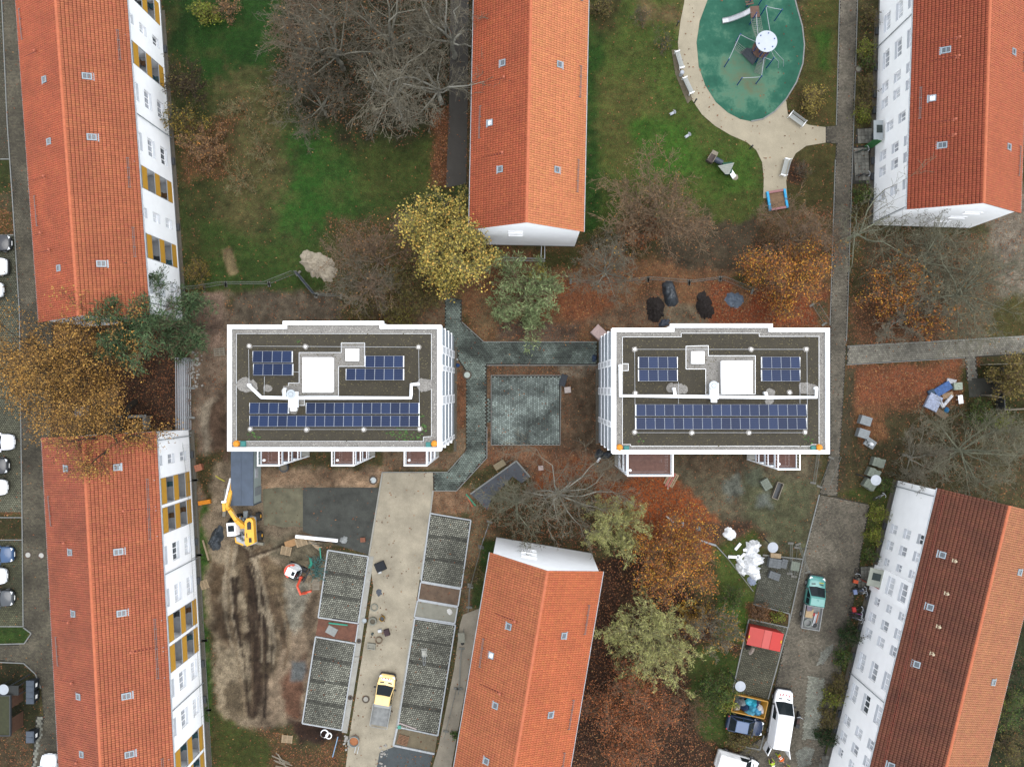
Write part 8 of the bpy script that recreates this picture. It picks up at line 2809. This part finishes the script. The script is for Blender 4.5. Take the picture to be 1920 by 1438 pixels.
for x, y, a, lb in ((1260, 215, .5, 'white spring rider on the play lawn, upper one'), (1288, 257, .6, 'white spring rider on the play lawn, lower one')):
 p = G(x, y); root = thing('spring_rider', lb, 'spring rider', (p.x, p.y, 0), a, 'spring riders')
 q = MB(); q.tube([(.13 * math.cos(t), .13 * math.sin(t), .02 + t * .016) for t in np.linspace(0, 22, 60)], .02, 5); q.build('spring', m_dark, root, world=False)
 q = MB(); q.box((0, 0, .45), (.6, .28, .05)); q.box((.2, 0, .6), (.05, .5, .05)); q.box((.28, 0, .55), (.04, .3, .3)); q.box((-.28, .1, .5), (.25, .05, .05)); q.box((-.28, -.1, .5), (.25, .05, .05)); q.build('seat', m_disk, root, world=False)
# little play house: deck, tunnel, leaning roof, slide end
p = G(1345, 305); root = thing('toddler_play_house', 'grey toddler play house with leaning roof, dark tunnel and short slide', 'play house', (p.x, p.y, 0))
a = G(1332, 300)
rot = wang(22, 14)
q = MB(); q.box((a.x, a.y, .55), (.75, .85, .08), rz=rot); q.box((a.x - .1, a.y + .02, .3), (.6, .8, .5), rz=rot); q.build('deck', M('ph_deck', C(96, 84, 80), var=.2), root)
q = MB(); e = G(1337, 293); q.beam(e + Vector((0, 0, .5)), e + Vector((.25, .5, .1)), .7, .05); q.build('ramp', m_woodg, root)
q = MB()
for dx, dy in ((-.5, -.1), (.05, -.5), (.45, .2), (-.1, .5)):
 q.tube([(a.x + dx, a.y + dy, 0), (a.x + dx, a.y + dy, 1.1)], .05, 7)
q.beam((a.x - .5, a.y - .1, 1.08), (a.x - .1, a.y + .5, 1.08), .06, .06); q.beam((a.x + .05, a.y - .5, 1.08), (a.x + .45, a.y + .2, 1.08), .06, .06)
q.build('post', m_woodg, root)
q = MB(); q.tube([G(1337, 302) + Vector((0, 0, .75)), G(1351, 310) + Vector((0, 0, .75))], .3, 14); q.build('tunnel', M('tunnel_slate', C(66, 76, 92), rough=.4, var=.1), root)
R4 = [G(1346, 311, 1.3), G(1377, 305, 1.6), G(1367, 327, 2.1), G(1360, 327, 2.0)]
q = MB()
for k in range(6):
 u0, u1 = k / 6 + .008, (k + 1) / 6 - .008
 V = [R4[0].lerp(R4[3], u0), R4[1].lerp(R4[2], u0), R4[1].lerp(R4[2], u1), R4[0].lerp(R4[3], u1)]
 q.add(V + [v - Vector((0, 0, .06)) for v in V], [(3, 2, 1, 0), (4, 5, 6, 7), (0, 1, 5, 4), (1, 2, 6, 5), (2, 3, 7, 6), (3, 0, 4, 7)])
q.build('roof_boards', M('ph_roof', C(176, 180, 170), var=.15, scale=4), root)
q = MB(); e = G(1360, 316); q.prism([(e.x - .6, e.y + .3), (e.x + .5, e.y + .4), (e.x + .45, e.y - .75), (e.x, e.y - .85)], .1, 1.1); q.build('wall', M('ph_green', C(40, 96, 76), var=.1), root)
q = MB(); e = G(1370, 328); f = Vector((.35, -.35, 0)); q.beam(e + Vector((-.25, .25, .75)), e + f + Vector((0, 0, .25)), .5, .04); q.build('slide', m_plastw, root)
lump('trodden_patch', 'trodden bare sand at the slide foot of the play house', 'sand patch', 1379, 333, 7, 7, .07, m_sand2, nu=18)
# sandbox
p = G(1456, 376); root = thing('sandbox', 'square sandbox with pink and sky blue planks', 'sandbox', (p.x, p.y, .03), wang(30, -5))
for s in (-1, 1):
 q = MB(); q.box((s * .95, 0, .2), (.24, 2.1, .3)); q.build('blue_plank', M('sky_blue', C(66, 186, 240), var=.06), root, world=False)
 q = MB(); q.box((0, s * .95, .17), (1.62, .24, .28)); q.build('pink_plank', M('old_pink', C(178, 128, 128), var=.12), root, world=False)
q = MB(); q.box((0, 0, .05), (1.65, 1.7, .1)); q.build('sand', M('box_sand', C(140, 112, 84), var=.35, scale=3, fine=.3), root, world=False)
def lamp(label, px, py, bx, by, h=4.6, r=.55):
 a, c = G(bx, by), G(px, py, h)
 root = thing('street_lamp', label, 'street lamp', (a.x, a.y, 0), 0, 'street lamps with round pale heads')
 c = Vector((c.x, c.y, h))
 q = MB(); q.tube([a, a.lerp(c, .5), c], [.07, .055, .045], 8); q.build('pole', m_lpost, root)
 q = MB(); q.cyl(c + Vector((0, 0, -.05)), r * .75, .1, 20, r); q.cyl(c + Vector((0, 0, .05)), r, .1, 24, r * .3); q.build('head', m_disk, root)
lamp('street lamp with pale disk over the mossy paver stacks', 1642, 900, 1606, 889)
lamp('street lamp with pale disk over the storage bay', 1449, 1026, 1434, 1010)
lamp('street lamp with pale disk next to the yellow skip', 1388, 1286, 1368, 1260)
lamp('street lamp with pale disk over the bin shed at the left edge', 7, 1292, 56, 1264, h=4.2)
for x, y, r, cc, lb in ((53, 1040, .27, (206, 204, 196), 'left one of two manholes on the west road'), (78, 1041, .27, (206, 204, 196), 'right one of two manholes on the west road'), (700, 900, .32, (206, 214, 214), 'white manhole cover at the corner of the drive'),
      (1609, 130, .26, (150, 148, 132), 'manhole at the kerb by the northeast house'), (876, 703, .33, (206, 216, 206), 'pale manhole cover at the edge of the paved path'), (686, 1310, .26, (180, 176, 164), 'manhole cover left of the yellow pickup'), (657, 1307, .12, (40, 42, 44), 'small dark drain in the concrete channel, south'), (673, 1201, .12, (40, 42, 44), 'small dark drain in the concrete channel, north')):
 p = G(x, y); root = thing('manhole', lb, 'manhole', (p.x, p.y, .055), 0, 'manhole covers')
 q = MB(); q.ring((0, 0, 0), r + .015, r + .16, .02, 24); q.build('rim', M('manhole_rim', C(96, 84, 72), var=.2), root, world=False)
 q = MB(); q.cyl((0, 0, -.02), r, .045, 22); q.build('cover', M('mh_%d' % x, C(*cc), var=.12, scale=6), root, world=False)
def wheelie(label, px, py):
 p = G(px, py, 1.2)
 root = thing('waste_container', label, 'waste container', (p.x, p.y, .05), 0, 'grey waste containers by the west road')
 q = MB(); frustum(q, (-.32, .32, .5, .15), (-.4, .4, .62, 1.15)); q.build('body', M('bin_body', C(50, 56, 64), rough=.5, var=.1), root, world=False)
 for s in (-1, 1):
  q = MB(); q.box((0, s * .32, 1.2), (.86, .62, .08)); q.box((.2, s * .32, 1.26), (.3, .5, .04)); q.build('lid', M('bin_lid', C(86, 96, 108), rough=.5, var=.1), root, world=False)
 q = MB(); q.box((.41, 0, .75), (.02, .4, .3)); q.build('sticker', m_plate, root, world=False)
 for x in (-.25, .25):
  for y in (-.4, .4):
   q = MB(); q.tube([(x, y - .03, .09), (x, y + .03, .09)], .09, 8); q.build('wheel', m_tyre, root, world=False)
wheelie('grey waste container, northernmost by the bin shed', 57, 1286)
wheelie('grey waste container with white sticker in the middle by the bin shed', 57, 1308)
wheelie('grey waste container, alone south of the bin shed', 57, 1381)
# bin shed with green roof
p = G(-5, 1330); root = thing('bin_shed', 'dark bin shed with mossy roof and brown board walls at the left edge', 'shed', (p.x, p.y, 0))
a, b = G(-60, 1378, 2.3), G(20, 1303, 2.3)
q = MB(); q.box(((a.x + b.x) / 2, (a.y + b.y) / 2, 2.3), (b.x - a.x, b.y - a.y, .12)); q.build('roof', M('shed_moss', C(64, 66, 40), var=.35, scale=3, fine=.3), root)
q = MB()
for x in (a.x, b.x):
 q.box((x, (a.y + b.y) / 2, 2.32), (.1, b.y - a.y + .1, .24))
for y in (a.y, b.y):
 q.box(((a.x + b.x) / 2, y, 2.32), (b.x - a.x - .1, .1, .236))
q.build('roof_edge', m_dark, root)
n = int((b.y - a.y) / .18)
for k in range(n):
 if 8 < k < 15:
  continue
 q = MB(); q.box((b.x - .12, a.y + (k + .5) * (b.y - a.y) / n, 1.15), (.04, .16, 2.2)); q.build('wall_board', M('shed_board', C(120, 88, 70), var=.25, scale=4), root)
a, b = G(-60, 1303, 1.9), G(35, 1285, 1.9)
q = MB(); q.box(((a.x + b.x) / 2, (a.y + b.y) / 2, 1.9), (b.x - a.x, b.y - a.y, .08)); q.build('front_roof', M('shed_felt', C(64, 66, 64), var=.15), root)
q = MB()
for x in (b.x - .06, b.x - 2):
 q.box((x, a.y + .05, .95), (.08, .08, 1.9)); q.box((x, b.y - .05, .95), (.08, .08, 1.9))
q.build('post', m_dark, root)
def skip(label, px, py, ang, L, W, Hh, mat, closed):
 p = G(px, py)
 root = thing('skip', label, 'skip', (p.x, p.y, .05), ang)
 q = MB()
 if closed:
  frustum(q, (-L / 2 + .3, L / 2 - .3, W / 2 - .05, 0), (-L / 2, L / 2, W / 2, Hh)); q.build('body', mat[0], root, world=False)
  for k, (x0, x1) in enumerate(((-L / 2, -.07 * L), (-.06 * L, .16 * L), (.17 * L, L / 2))):
   q = MB(); q.box(((x0 + x1) / 2, 0, Hh + .05), (x1 - x0, W - .02, .08)); q.build('lid', mat[min(k, 1)] if k < 2 else mat[2], root, world=False)
  q = MB()
  for s in (-1, 1):
   q.box((s * (L / 2 - .1), .1 * s, Hh + .1), (.12, .3, .03))
  q.build('lid_catch', M('catch_yellow', C(236, 196, 40)), root, world=False)
 else:
  for s in (-1, 1):
   q = MB(); q.beam((-L / 2, s * W / 2, Hh), (L / 2, s * W / 2, Hh), .1, .1)
   q.add([(-L / 2, s * W / 2, Hh), (L / 2, s * W / 2, Hh), (L / 2 - .4, s * (W / 2 - .15), 0), (-L / 2 + .4, s * (W / 2 - .15), 0)], [(0, 1, 2, 3)]); q.build('side', mat[0], root, world=False)
   q = MB(); q.beam((s * L / 2, -W / 2 + .05, Hh), (s * L / 2, W / 2 - .05, Hh), .09, .09)
   q.add([(s * L / 2, -W / 2, Hh), (s * L / 2, W / 2, Hh), (s * (L / 2 - .4), W / 2 - .15, 0), (s * (L / 2 - .4), -W / 2 + .15, 0)], [(0, 1, 2, 3)]); q.build('end', mat[0], root, world=False)
  q = MB(); q.box((0, 0, .05), (L - .7, W - .3, .1)); q.build('floor', m_dark, root, world=False)
 return root
rd = C(206, 66, 56)
skip('closed red skip with three lids on the turf paved bay', 1426, 1189, wang(64, 14), 3.7, 2.0, 1.5, [M('skip_red', rd, rough=.45, var=.06), M('skip_red_pale', C(220, 96, 88), rough=.5, var=.06), M('skip_red_deep', C(216, 50, 40), rough=.45, var=.05)], True)
skip('open yellow skip full of blue and white rubbish bags', 1400, 1316, wang(62, 14), 3.65, 1.9, 1.1, [M('skip_yellow', C(206, 152, 56), rough=.5, var=.15)], False)
for k, (x, y, rx, ry, cc, nm) in enumerate(((1402, 1312, 7, 6, (72, 196, 220), 'turquoise'), (1410, 1314, 6, 6, (60, 186, 214), 'bright turquoise'), (1388, 1313, 6, 6, (150, 156, 158), 'grey'), (1376, 1309, 6, 8, (92, 98, 104), 'dark grey'), (1394, 1322, 7, 7, (42, 60, 92), 'navy'),
           (1408, 1323, 6, 7, (86, 176, 206), 'light blue'), (1403, 1332, 11, 5, (112, 190, 214), 'long pale blue'), (1417, 1330, 7, 8, (78, 160, 200), 'sky blue'), (1414, 1317, 6, 6, (46, 66, 108), 'dark blue'), (1421, 1323, 6, 6, (226, 226, 226), 'white'), (1427, 1328, 5, 6, (230, 222, 222), 'torn white'), (1378, 1322, 7, 6, (176, 166, 150), 'beige'))):
 lump('rubbish_bag', nm + ' rubbish bag lying in the yellow skip', 'bag', x, y, rx * 1.25, ry * 1.2, .55, M('bag_%d' % k, C(*cc), rough=.35, var=.25, scale=6), rough=.28, nu=16, nv=6, z0=.5, group='rubbish bags in the yellow skip')
lump('rubbish_bag', 'white and brown rubbish heap south of the red skip', 'bag', 1409, 1220, 5, 9, .35, M('bag_mix', C(186, 172, 160), var=.4, scale=8), rot=-.6, rough=.35, nu=16)
lump('earth_heap', 'small dark soil heap under the red skip', 'earth heap', 1402, 1212, 7, 6, .25, m_earth, rough=.3)
# junk by the cross path
for nm, lb, x, y, w, d, h, rz, cc in (('mattress', 'white and blue printed mattress box on the leaf litter', 1747, 754, 1.45, 1.7, .4, -.45, (176, 186, 210)), ('carton', 'blue printed carton lying above the mattress box', 1766, 729, 1.9, .95, .3, .55, (78, 112, 168)), ('carton', 'small dark teal carton left of the blue one', 1744, 735, .7, .5, .3, .4, (66, 88, 110)),
          ('carton', 'flattened brown carton between chair and mattress box', 1776, 741, 1.2, .6, .12, .25, (170, 142, 112)), ('carton', 'brown plank carton at the south of the junk', 1764, 776, 1.3, .7, .15, -.6, (134, 112, 90)), ('foam_board', 'white foam bar lying across the junk', 1775, 751, .3, 1.5, .25, -.7, (226, 228, 232)),
          ('foam_board', 'white foam bar near the turquoise bag', 1763, 757, .35, .9, .3, .5, (222, 224, 230)), ('carton', 'pale carton at the top of the junk', 1782, 715, 1.0, .5, .25, -.2, (206, 206, 210)), ('table', 'pale green table top in the junk', 1792, 724, .9, .8, .5, .05, (176, 186, 168))):
 p = G(x, y); q = MB(); q.box((p.x, p.y, .04 + h / 2), (w, d, h), rz=rz); q.box((p.x, p.y, .04 + h), (w * .8, d * .75, .03), rz=rz); q.box((p.x, p.y, .06 + h), (w * .45, d * .2, .03), rz=rz)
 tag(q.build(nm, M('junk_%d' % x, C(*cc), var=.5, scale=5)), lb, nm.replace('_', ' '))
lump('rubbish_bag', 'turquoise bag in the junk by the cross path', 'bag', 1775, 769, 5, 6, .4, M('bag_turq', C(36, 142, 206), rough=.4, var=.1), nu=14)
p = G(1796, 745); root = thing('chair', 'white garden chair lying in the junk by the cross path', 'chair', (p.x, p.y, .1), .1)
q = MB(); q.box((0, 0, .4), (.5, .48, .05)); q.build('seat', m_plastw, root, world=False)
q = MB(); q.box((0, -.45, .42), (.5, .45, .04)); q.build('backrest', m_plastw, root, world=False)
for s in (-1, 1):
 for t in (-1, 1):
  q = MB(); q.tube([(s * .22, t * .2, .4), (s * .25, t * .25, 0)], .025, 5); q.build('leg', m_plastw, root, world=False)
# dark board enclosure at the right edge
p = G(1865, 730); root = thing('board_enclosure', 'dark board enclosure with wire gabions at the right edge', 'enclosure', (p.x, p.y, 0))
for x0, y0, x1, y1 in ((1836, 684, 1990, 680), (1864, 690, 1868, 768), (1868, 768, 1990, 762), (1840, 740, 1862, 745)):
 a, b = G(x0, y0), G(x1, y1); L = (b - a).length; n = int(L / .3)
 for k in range(n):
  s, e = a.lerp(b, k / n), a.lerp(b, (k + .94) / n)
  q = MB(); q.beam(s + Vector((0, 0, .8)), e + Vector((0, 0, .8)), .08, 1.6); q.build('board', m_woodg if y0 != 690 else m_dark, root)
sheet('enclosure_floor', [(1815, 712), (1862, 706), (1866, 742), (1817, 745)], M('dark_slab', C(70, 70, 62), var=.25, scale=2), .03)
# open timber frame by the southern west house
p = G(240, 796); root = thing('bin_enclosure', 'grey open bin enclosure at the gable of the south west house', 'enclosure', (p.x, p.y, 0))
for x0, y0, x1, y1, z in ((216, 782, 274, 780, 1.5), (216, 782, 217, 806, 1.5), (270, 780, 271, 806, 1.5)):
 q = MB(); q.beam(G(x0, y0, z), G(x1, y1, z), .3, .12); q.build('top_rail', m_kerb, root)
for x0, y0, x1, y1 in ((217, 783, 273, 781), (218, 783, 218, 806), (270, 781, 270, 806)):
 a, b = G(x0, y0, 1.4), G(x1, y1, 1.4); a.z = b.z = .7; q = MB(); q.beam(a, b, .08, 1.3); q.build('side_wall', m_woodg, root)
p = G(166, 770); q = MB(); q.box((p.x, p.y, 1.2), (1.7, 1.1, .08), rz=.1)
for dx in (-.7, .7):
 for dy in (-.4, .4):
  q.box((p.x + dx, p.y + dy, .6), (.08, .08, 1.2))
tag(q.build('shelter_roof', M('shelter_grey', C(168, 170, 172), var=.15)), 'small grey shelter roof under the golden oak', 'shelter')
# balustraded light well at the tiled gable
p = G(980, 478); root = thing('light_well', 'grey railed light well in front of the tiled house gable', 'light well', (p.x, p.y, 0))
for x0, y0, x1, y1 in ((930, 484, 1022, 487), (930, 489, 1022, 491)):
 q = MB(); q.beam(G(x0, y0) + Vector((0, 0, .5)), G(x1, y1) + Vector((0, 0, .5)), .14, .12); q.build('wall_coping', m_kerb, root)
for x0, y0, x1, y1 in ((1021, 487, 1021, 464), (1014, 487, 1015, 464)):
 q = MB(); q.tube([G(x0, y0) + Vector((0, 0, 1)), G(x1, y1) + Vector((0, 0, 1))], .035, 6); q.tube([G(x0, y0), G(x0, y0) + Vector((0, 0, 1))], .03, 6); q.build('railing', m_galv, root)
# entrance canopies
for lb, x0, y0, x1, y1, z, cc, gc in (('glass entrance canopy with green flank at the northeast house', 1638, 226, 1656, 262, 2.6, (196, 204, 206), (70, 140, 80)), ('pale entrance canopy with dark panes at the southeast house', 1628, 1066, 1655, 1100, 2.6, (186, 190, 176), (176, 70, 56))):
 a, b = G(x0, y1, z), G(x1, y0, z); root = thing('entrance_canopy', lb, 'canopy', ((a.x + b.x) / 2, (a.y + b.y) / 2, 0))
 rz = 0 if y0 < 500 else -.22
 q = MB(); q.box(((a.x + b.x) / 2, (a.y + b.y) / 2, z), (b.x - a.x, b.y - a.y, .08), rz=rz); q.build('roof', M('canopy_%d' % x0, C(*cc), rough=.3, var=.1), root)
 q = MB(); q.box(((a.x + b.x) / 2 + .1, (a.y + b.y) / 2 + .1, z + .06), ((b.x - a.x) * .6, (b.y - a.y) * .4, .03), rz=rz); q.build('pane', M('canopy_pane', C(70, 80, 78), rough=.2), root)
 q = MB(); q.box(((a.x + b.x) / 2, a.y - .04, z / 2), (b.x - a.x - .2, .07, z - .1), rz=rz - .25); q.build('side_panel', M('canopy_side_%d' % x0, C(*gc), var=.1), root)
# ---- bicycles
def bicycle(label, px, py, ang, cc, basket=None):
 p = G(px, py)
 root = thing('bicycle', label, 'bicycle', (p.x, p.y, .06), ang, 'bicycles along the right house fronts')
 for x in (-.52, .52):
  q = MB(); q.tube([(x + .33 * math.cos(t), 0, .34 + .33 * math.sin(t)) for t in np.linspace(0, 6.283, 17)], .028, 6, caps=False)
  for t in range(5):
   q.tube([(x - .32 * math.cos(t * .63), 0, .34 - .32 * math.sin(t * .63)), (x + .32 * math.cos(t * .63), 0, .34 + .32 * math.sin(t * .63))], .006, 3)
  q.build('wheel', m_tyre, root, world=False)
 q = MB()
 for a, b in (((-.52, 0, .34), (-.1, 0, .3)), ((-.1, 0, .3), (-.25, 0, .85)), ((-.1, 0, .3), (.38, 0, .8)), ((-.24, 0, .78), (.38, 0, .84)), ((.38, 0, .84), (.52, 0, .34)), ((-.52, 0, .34), (-.24, 0, .74)), ((.38, 0, .8), (.34, 0, 1.0))):
  q.tube([a, b], .026, 6)
 q.build('frame', M('bike_%d%d' % (px, py), C(*cc), rough=.4), root, world=False)
 q = MB(); q.tube([(.2, -.3, 1.0), (.34, -.2, 1.03), (.36, 0, 1.02), (.34, .2, 1.03), (.2, .3, 1.0)], .025, 6); q.build('handlebar', m_galv, root, world=False)
 q = MB(); q.prism([(-.4, -.09), (-.4, .09), (-.2, .05), (-.06, 0), (-.2, -.05)], .88, .95); q.build('saddle', m_black, root, world=False)
 if basket:
  q = MB(); q.box((-.55, .0, .85), (.36, .5, .26)); q.build('basket', M('basket_%d' % px, C(*basket)), root, world=False)
for x, y, a, cc, bk, lb in ((1610, 1100, .1, (70, 74, 80), None, 'dark bicycle north in the row under the southeast canopy'), (1606, 1104, .15, (120, 132, 160), (140, 156, 196), 'bicycle with pale blue basket under the southeast canopy'), (1612, 1108, .05, (190, 192, 196), None, 'silver bicycle beside the pale blue basket'),
       (1604, 1137, .1, (40, 42, 44), (206, 60, 56), 'bicycle with red panniers in the southeast row'), (1603, 1147, -.1, (150, 80, 140), None, 'violet bicycle in the southeast row'), (1602, 1152, -.15, (60, 66, 74), None, 'dark bicycle south of the violet one'), (1604, 1157, -.2, (190, 192, 200), None, 'silver bicycle at the south of the row'),
       (1600, 1062 + 15, 1.3, (60, 60, 64), (206, 88, 50), 'bicycle with orange bag near the road at the southeast house'), (1576, 1230, .9, (196, 200, 206), None, 'pale bicycle under the green shrub'), (1615, 285, .2, (60, 90, 70), None, 'dark green bicycle in front of the northeast house'),
       (1617, 331, .0, (50, 52, 56), None, 'dark bicycle lower in front of the northeast house'), (1646, 928, .6, (206, 206, 210), None, 'white and dark bicycle below the round green bush')):
 bicycle(lb, x, y, a, cc, bk)
p = G(1492, 1345)
root = thing('motorcycle', 'black parked moped beside the white van', 'moped', (p.x, p.y, .06), wang(6, -26))
for x in (-.6, .6):
 q = MB(); q.tube([(x, -.06, .28), (x, .06, .28)], .28, 14); q.build('wheel', m_tyre, root, world=False)
q = MB(); q.box((-.2, 0, .5), (1.0, .3, .3)); q.box((.45, 0, .6), (.3, .36, .5)); q.box((-.55, 0, .8), (.4, .4, .25)); q.build('body', m_black, root, world=False)
q = MB(); q.box((-.1, 0, .74), (.6, .28, .1)); q.build('seat', M('seat_brown', C(96, 76, 72)), root, world=False)
q = MB(); q.tube([(.4, -.35, 1.0), (.5, 0, 1.02), (.4, .35, 1.0)], .025, 6); q.tube([(.5, 0, 1.0), (.6, 0, .28)], .04, 6); q.build('handlebar', m_galv, root, world=False)
# ---- three workers bending over the paving
def person(label, px, py, ang, top, trousers, bend, reach):
 """one skinned body; local x is the way the person faces"""
 p = G(px, py)
 root = thing('person', label, 'person', (p.x, p.y, .05), ang, 'workers in bright clothes at the bottom edge')
 sb, cb = math.sin(bend), math.cos(bend)
 hip = Vector((-.12, 0, .86)); T = lambda l, y=0, f=0: hip + Vector((l * sb + f * cb, y, l * cb - f * sb))
 J = {'hip': hip, 'waist': T(.2), 'chest': T(.42), 'neck': T(.58), 'head0': T(.66, 0, .02), 'head1': T(.8, 0, .05)}
 Rr = {'hip': .15, 'waist': .145, 'chest': .17, 'neck': .065, 'head0': .085, 'head1': .105}
 E = [('hip', 'waist'), ('waist', 'chest'), ('chest', 'neck'), ('neck', 'head0'), ('head0', 'head1')]
 for s, n in ((1, 'l'), (-1, 'r')):
  fw = .16 * s
  for k, v, r in (('th', hip + Vector((.0, s * .11, -.06)), .11), ('kn', Vector((.06 + fw, s * .13, .46)), .075), ('an', Vector((-.04 + fw, s * .14, .1)), .05), ('to', Vector((.16 + fw, s * .16, .05)), .045),
      ('sh', T(.5, s * .2), .075), ('el', T(.36, s * .3, .2), .055), ('wr', T(.36, s * .2, .42) + Vector((reach, 0, 0)), .038), ('ha', T(.36, s * .18, .5) + Vector((reach, 0, -.04)), .045)):
   J[k + n] = v; Rr[k + n] = r
  E += [('hip', 'th' + n), ('th' + n, 'kn' + n), ('kn' + n, 'an' + n), ('an' + n, 'to' + n), ('chest', 'sh' + n), ('sh' + n, 'el' + n), ('el' + n, 'wr' + n), ('wr' + n, 'ha' + n)]
  for f in range(5):
   k = 'f%d%s' % (f, n); d = Vector((.1, (f - 2) * .025, -.05)) if f < 4 else Vector((.03, -s * .07, -.03))
   J[k] = J['ha' + n] + d * (1, 1.1, 1.05, .9, .9)[f]; Rr[k] = .012; E.append(('ha' + n, k))
 names = list(J)
 me = bpy.data.meshes.new('body')
 me.from_pydata([J[n] for n in names], [(names.index(a), names.index(b)) for a, b in E], [])
 o = bpy.data.objects.new('body', me); COL.objects.link(o)
 o.modifiers.new('s', 'SKIN'); o.modifiers.new('u', 'SUBSURF').levels = 1
 for i, n in enumerate(names):
  v = me.skin_vertices[0].data[i]; v.radius = (Rr[n], Rr[n]); v.use_root = n == 'hip'
 bpy.context.view_layer.update()
 ev = o.evaluated_get(bpy.context.evaluated_depsgraph_get())
 m2 = bpy.data.meshes.new_from_object(ev)
 bpy.data.objects.remove(o)
 for m in (top, trousers, M('skin', C(206, 160, 136)), m_black, M('hair_brown', C(84, 64, 50))):
  m2.materials.append(m)
 pts = [J[n] for n in names]
 for f in m2.polygons:
  c = f.center; n = min(range(len(pts)), key=lambda i: (pts[i] - c).length / (Rr[names[i]] + .03)); k = names[n]
  f.material_index = 4 if (k == 'head1' and (c - J['head1']).dot(T(1) - hip) > -.02) else 2 if (k.startswith('head') or k[:2] in ('ha', 'neck') or k[0] == 'f') else 3 if k[:2] in ('to', 'an') and c.z < .12 else 1 if k[:2] in ('th', 'kn', 'an', 'hi') and c.z < .9 else 0
  f.use_smooth = True
 b = bpy.data.objects.new('body', m2); COL.objects.link(b); b.parent = root
 q = MB(); u, w = T(.12), T(.42)
 q.beam(T(.2, -.17, -.16), T(.2, .17, -.16), .05, .012, up=T(0, 0, -1) - hip); q.beam(T(.36, -.17, -.185), T(.36, .17, -.185), .05, .012, up=T(0, 0, -1) - hip)
 q.build('reflective_band', m_plate, root, world=False)
hv, ho = M('hivis_yellow', C(206, 232, 70), var=.06), M('hivis_orange', C(250, 116, 40), var=.06)
person('person in orange jacket and yellow trousers bending behind the white van', 1457, 1411, wang(14, 20), ho, hv, 1.0, .0)
person('person in bright yellow jacket stooping with stretched arms, leftmost worker', 1444, 1427, wang(-8, -30), hv, M('work_trousers', C(66, 76, 60), var=.1), 1.1, .15)
person('person in yellow vest with red collar at the bottom edge, lowest worker', 1474, 1435, wang(-16, -20), hv, ho, .9, .0)
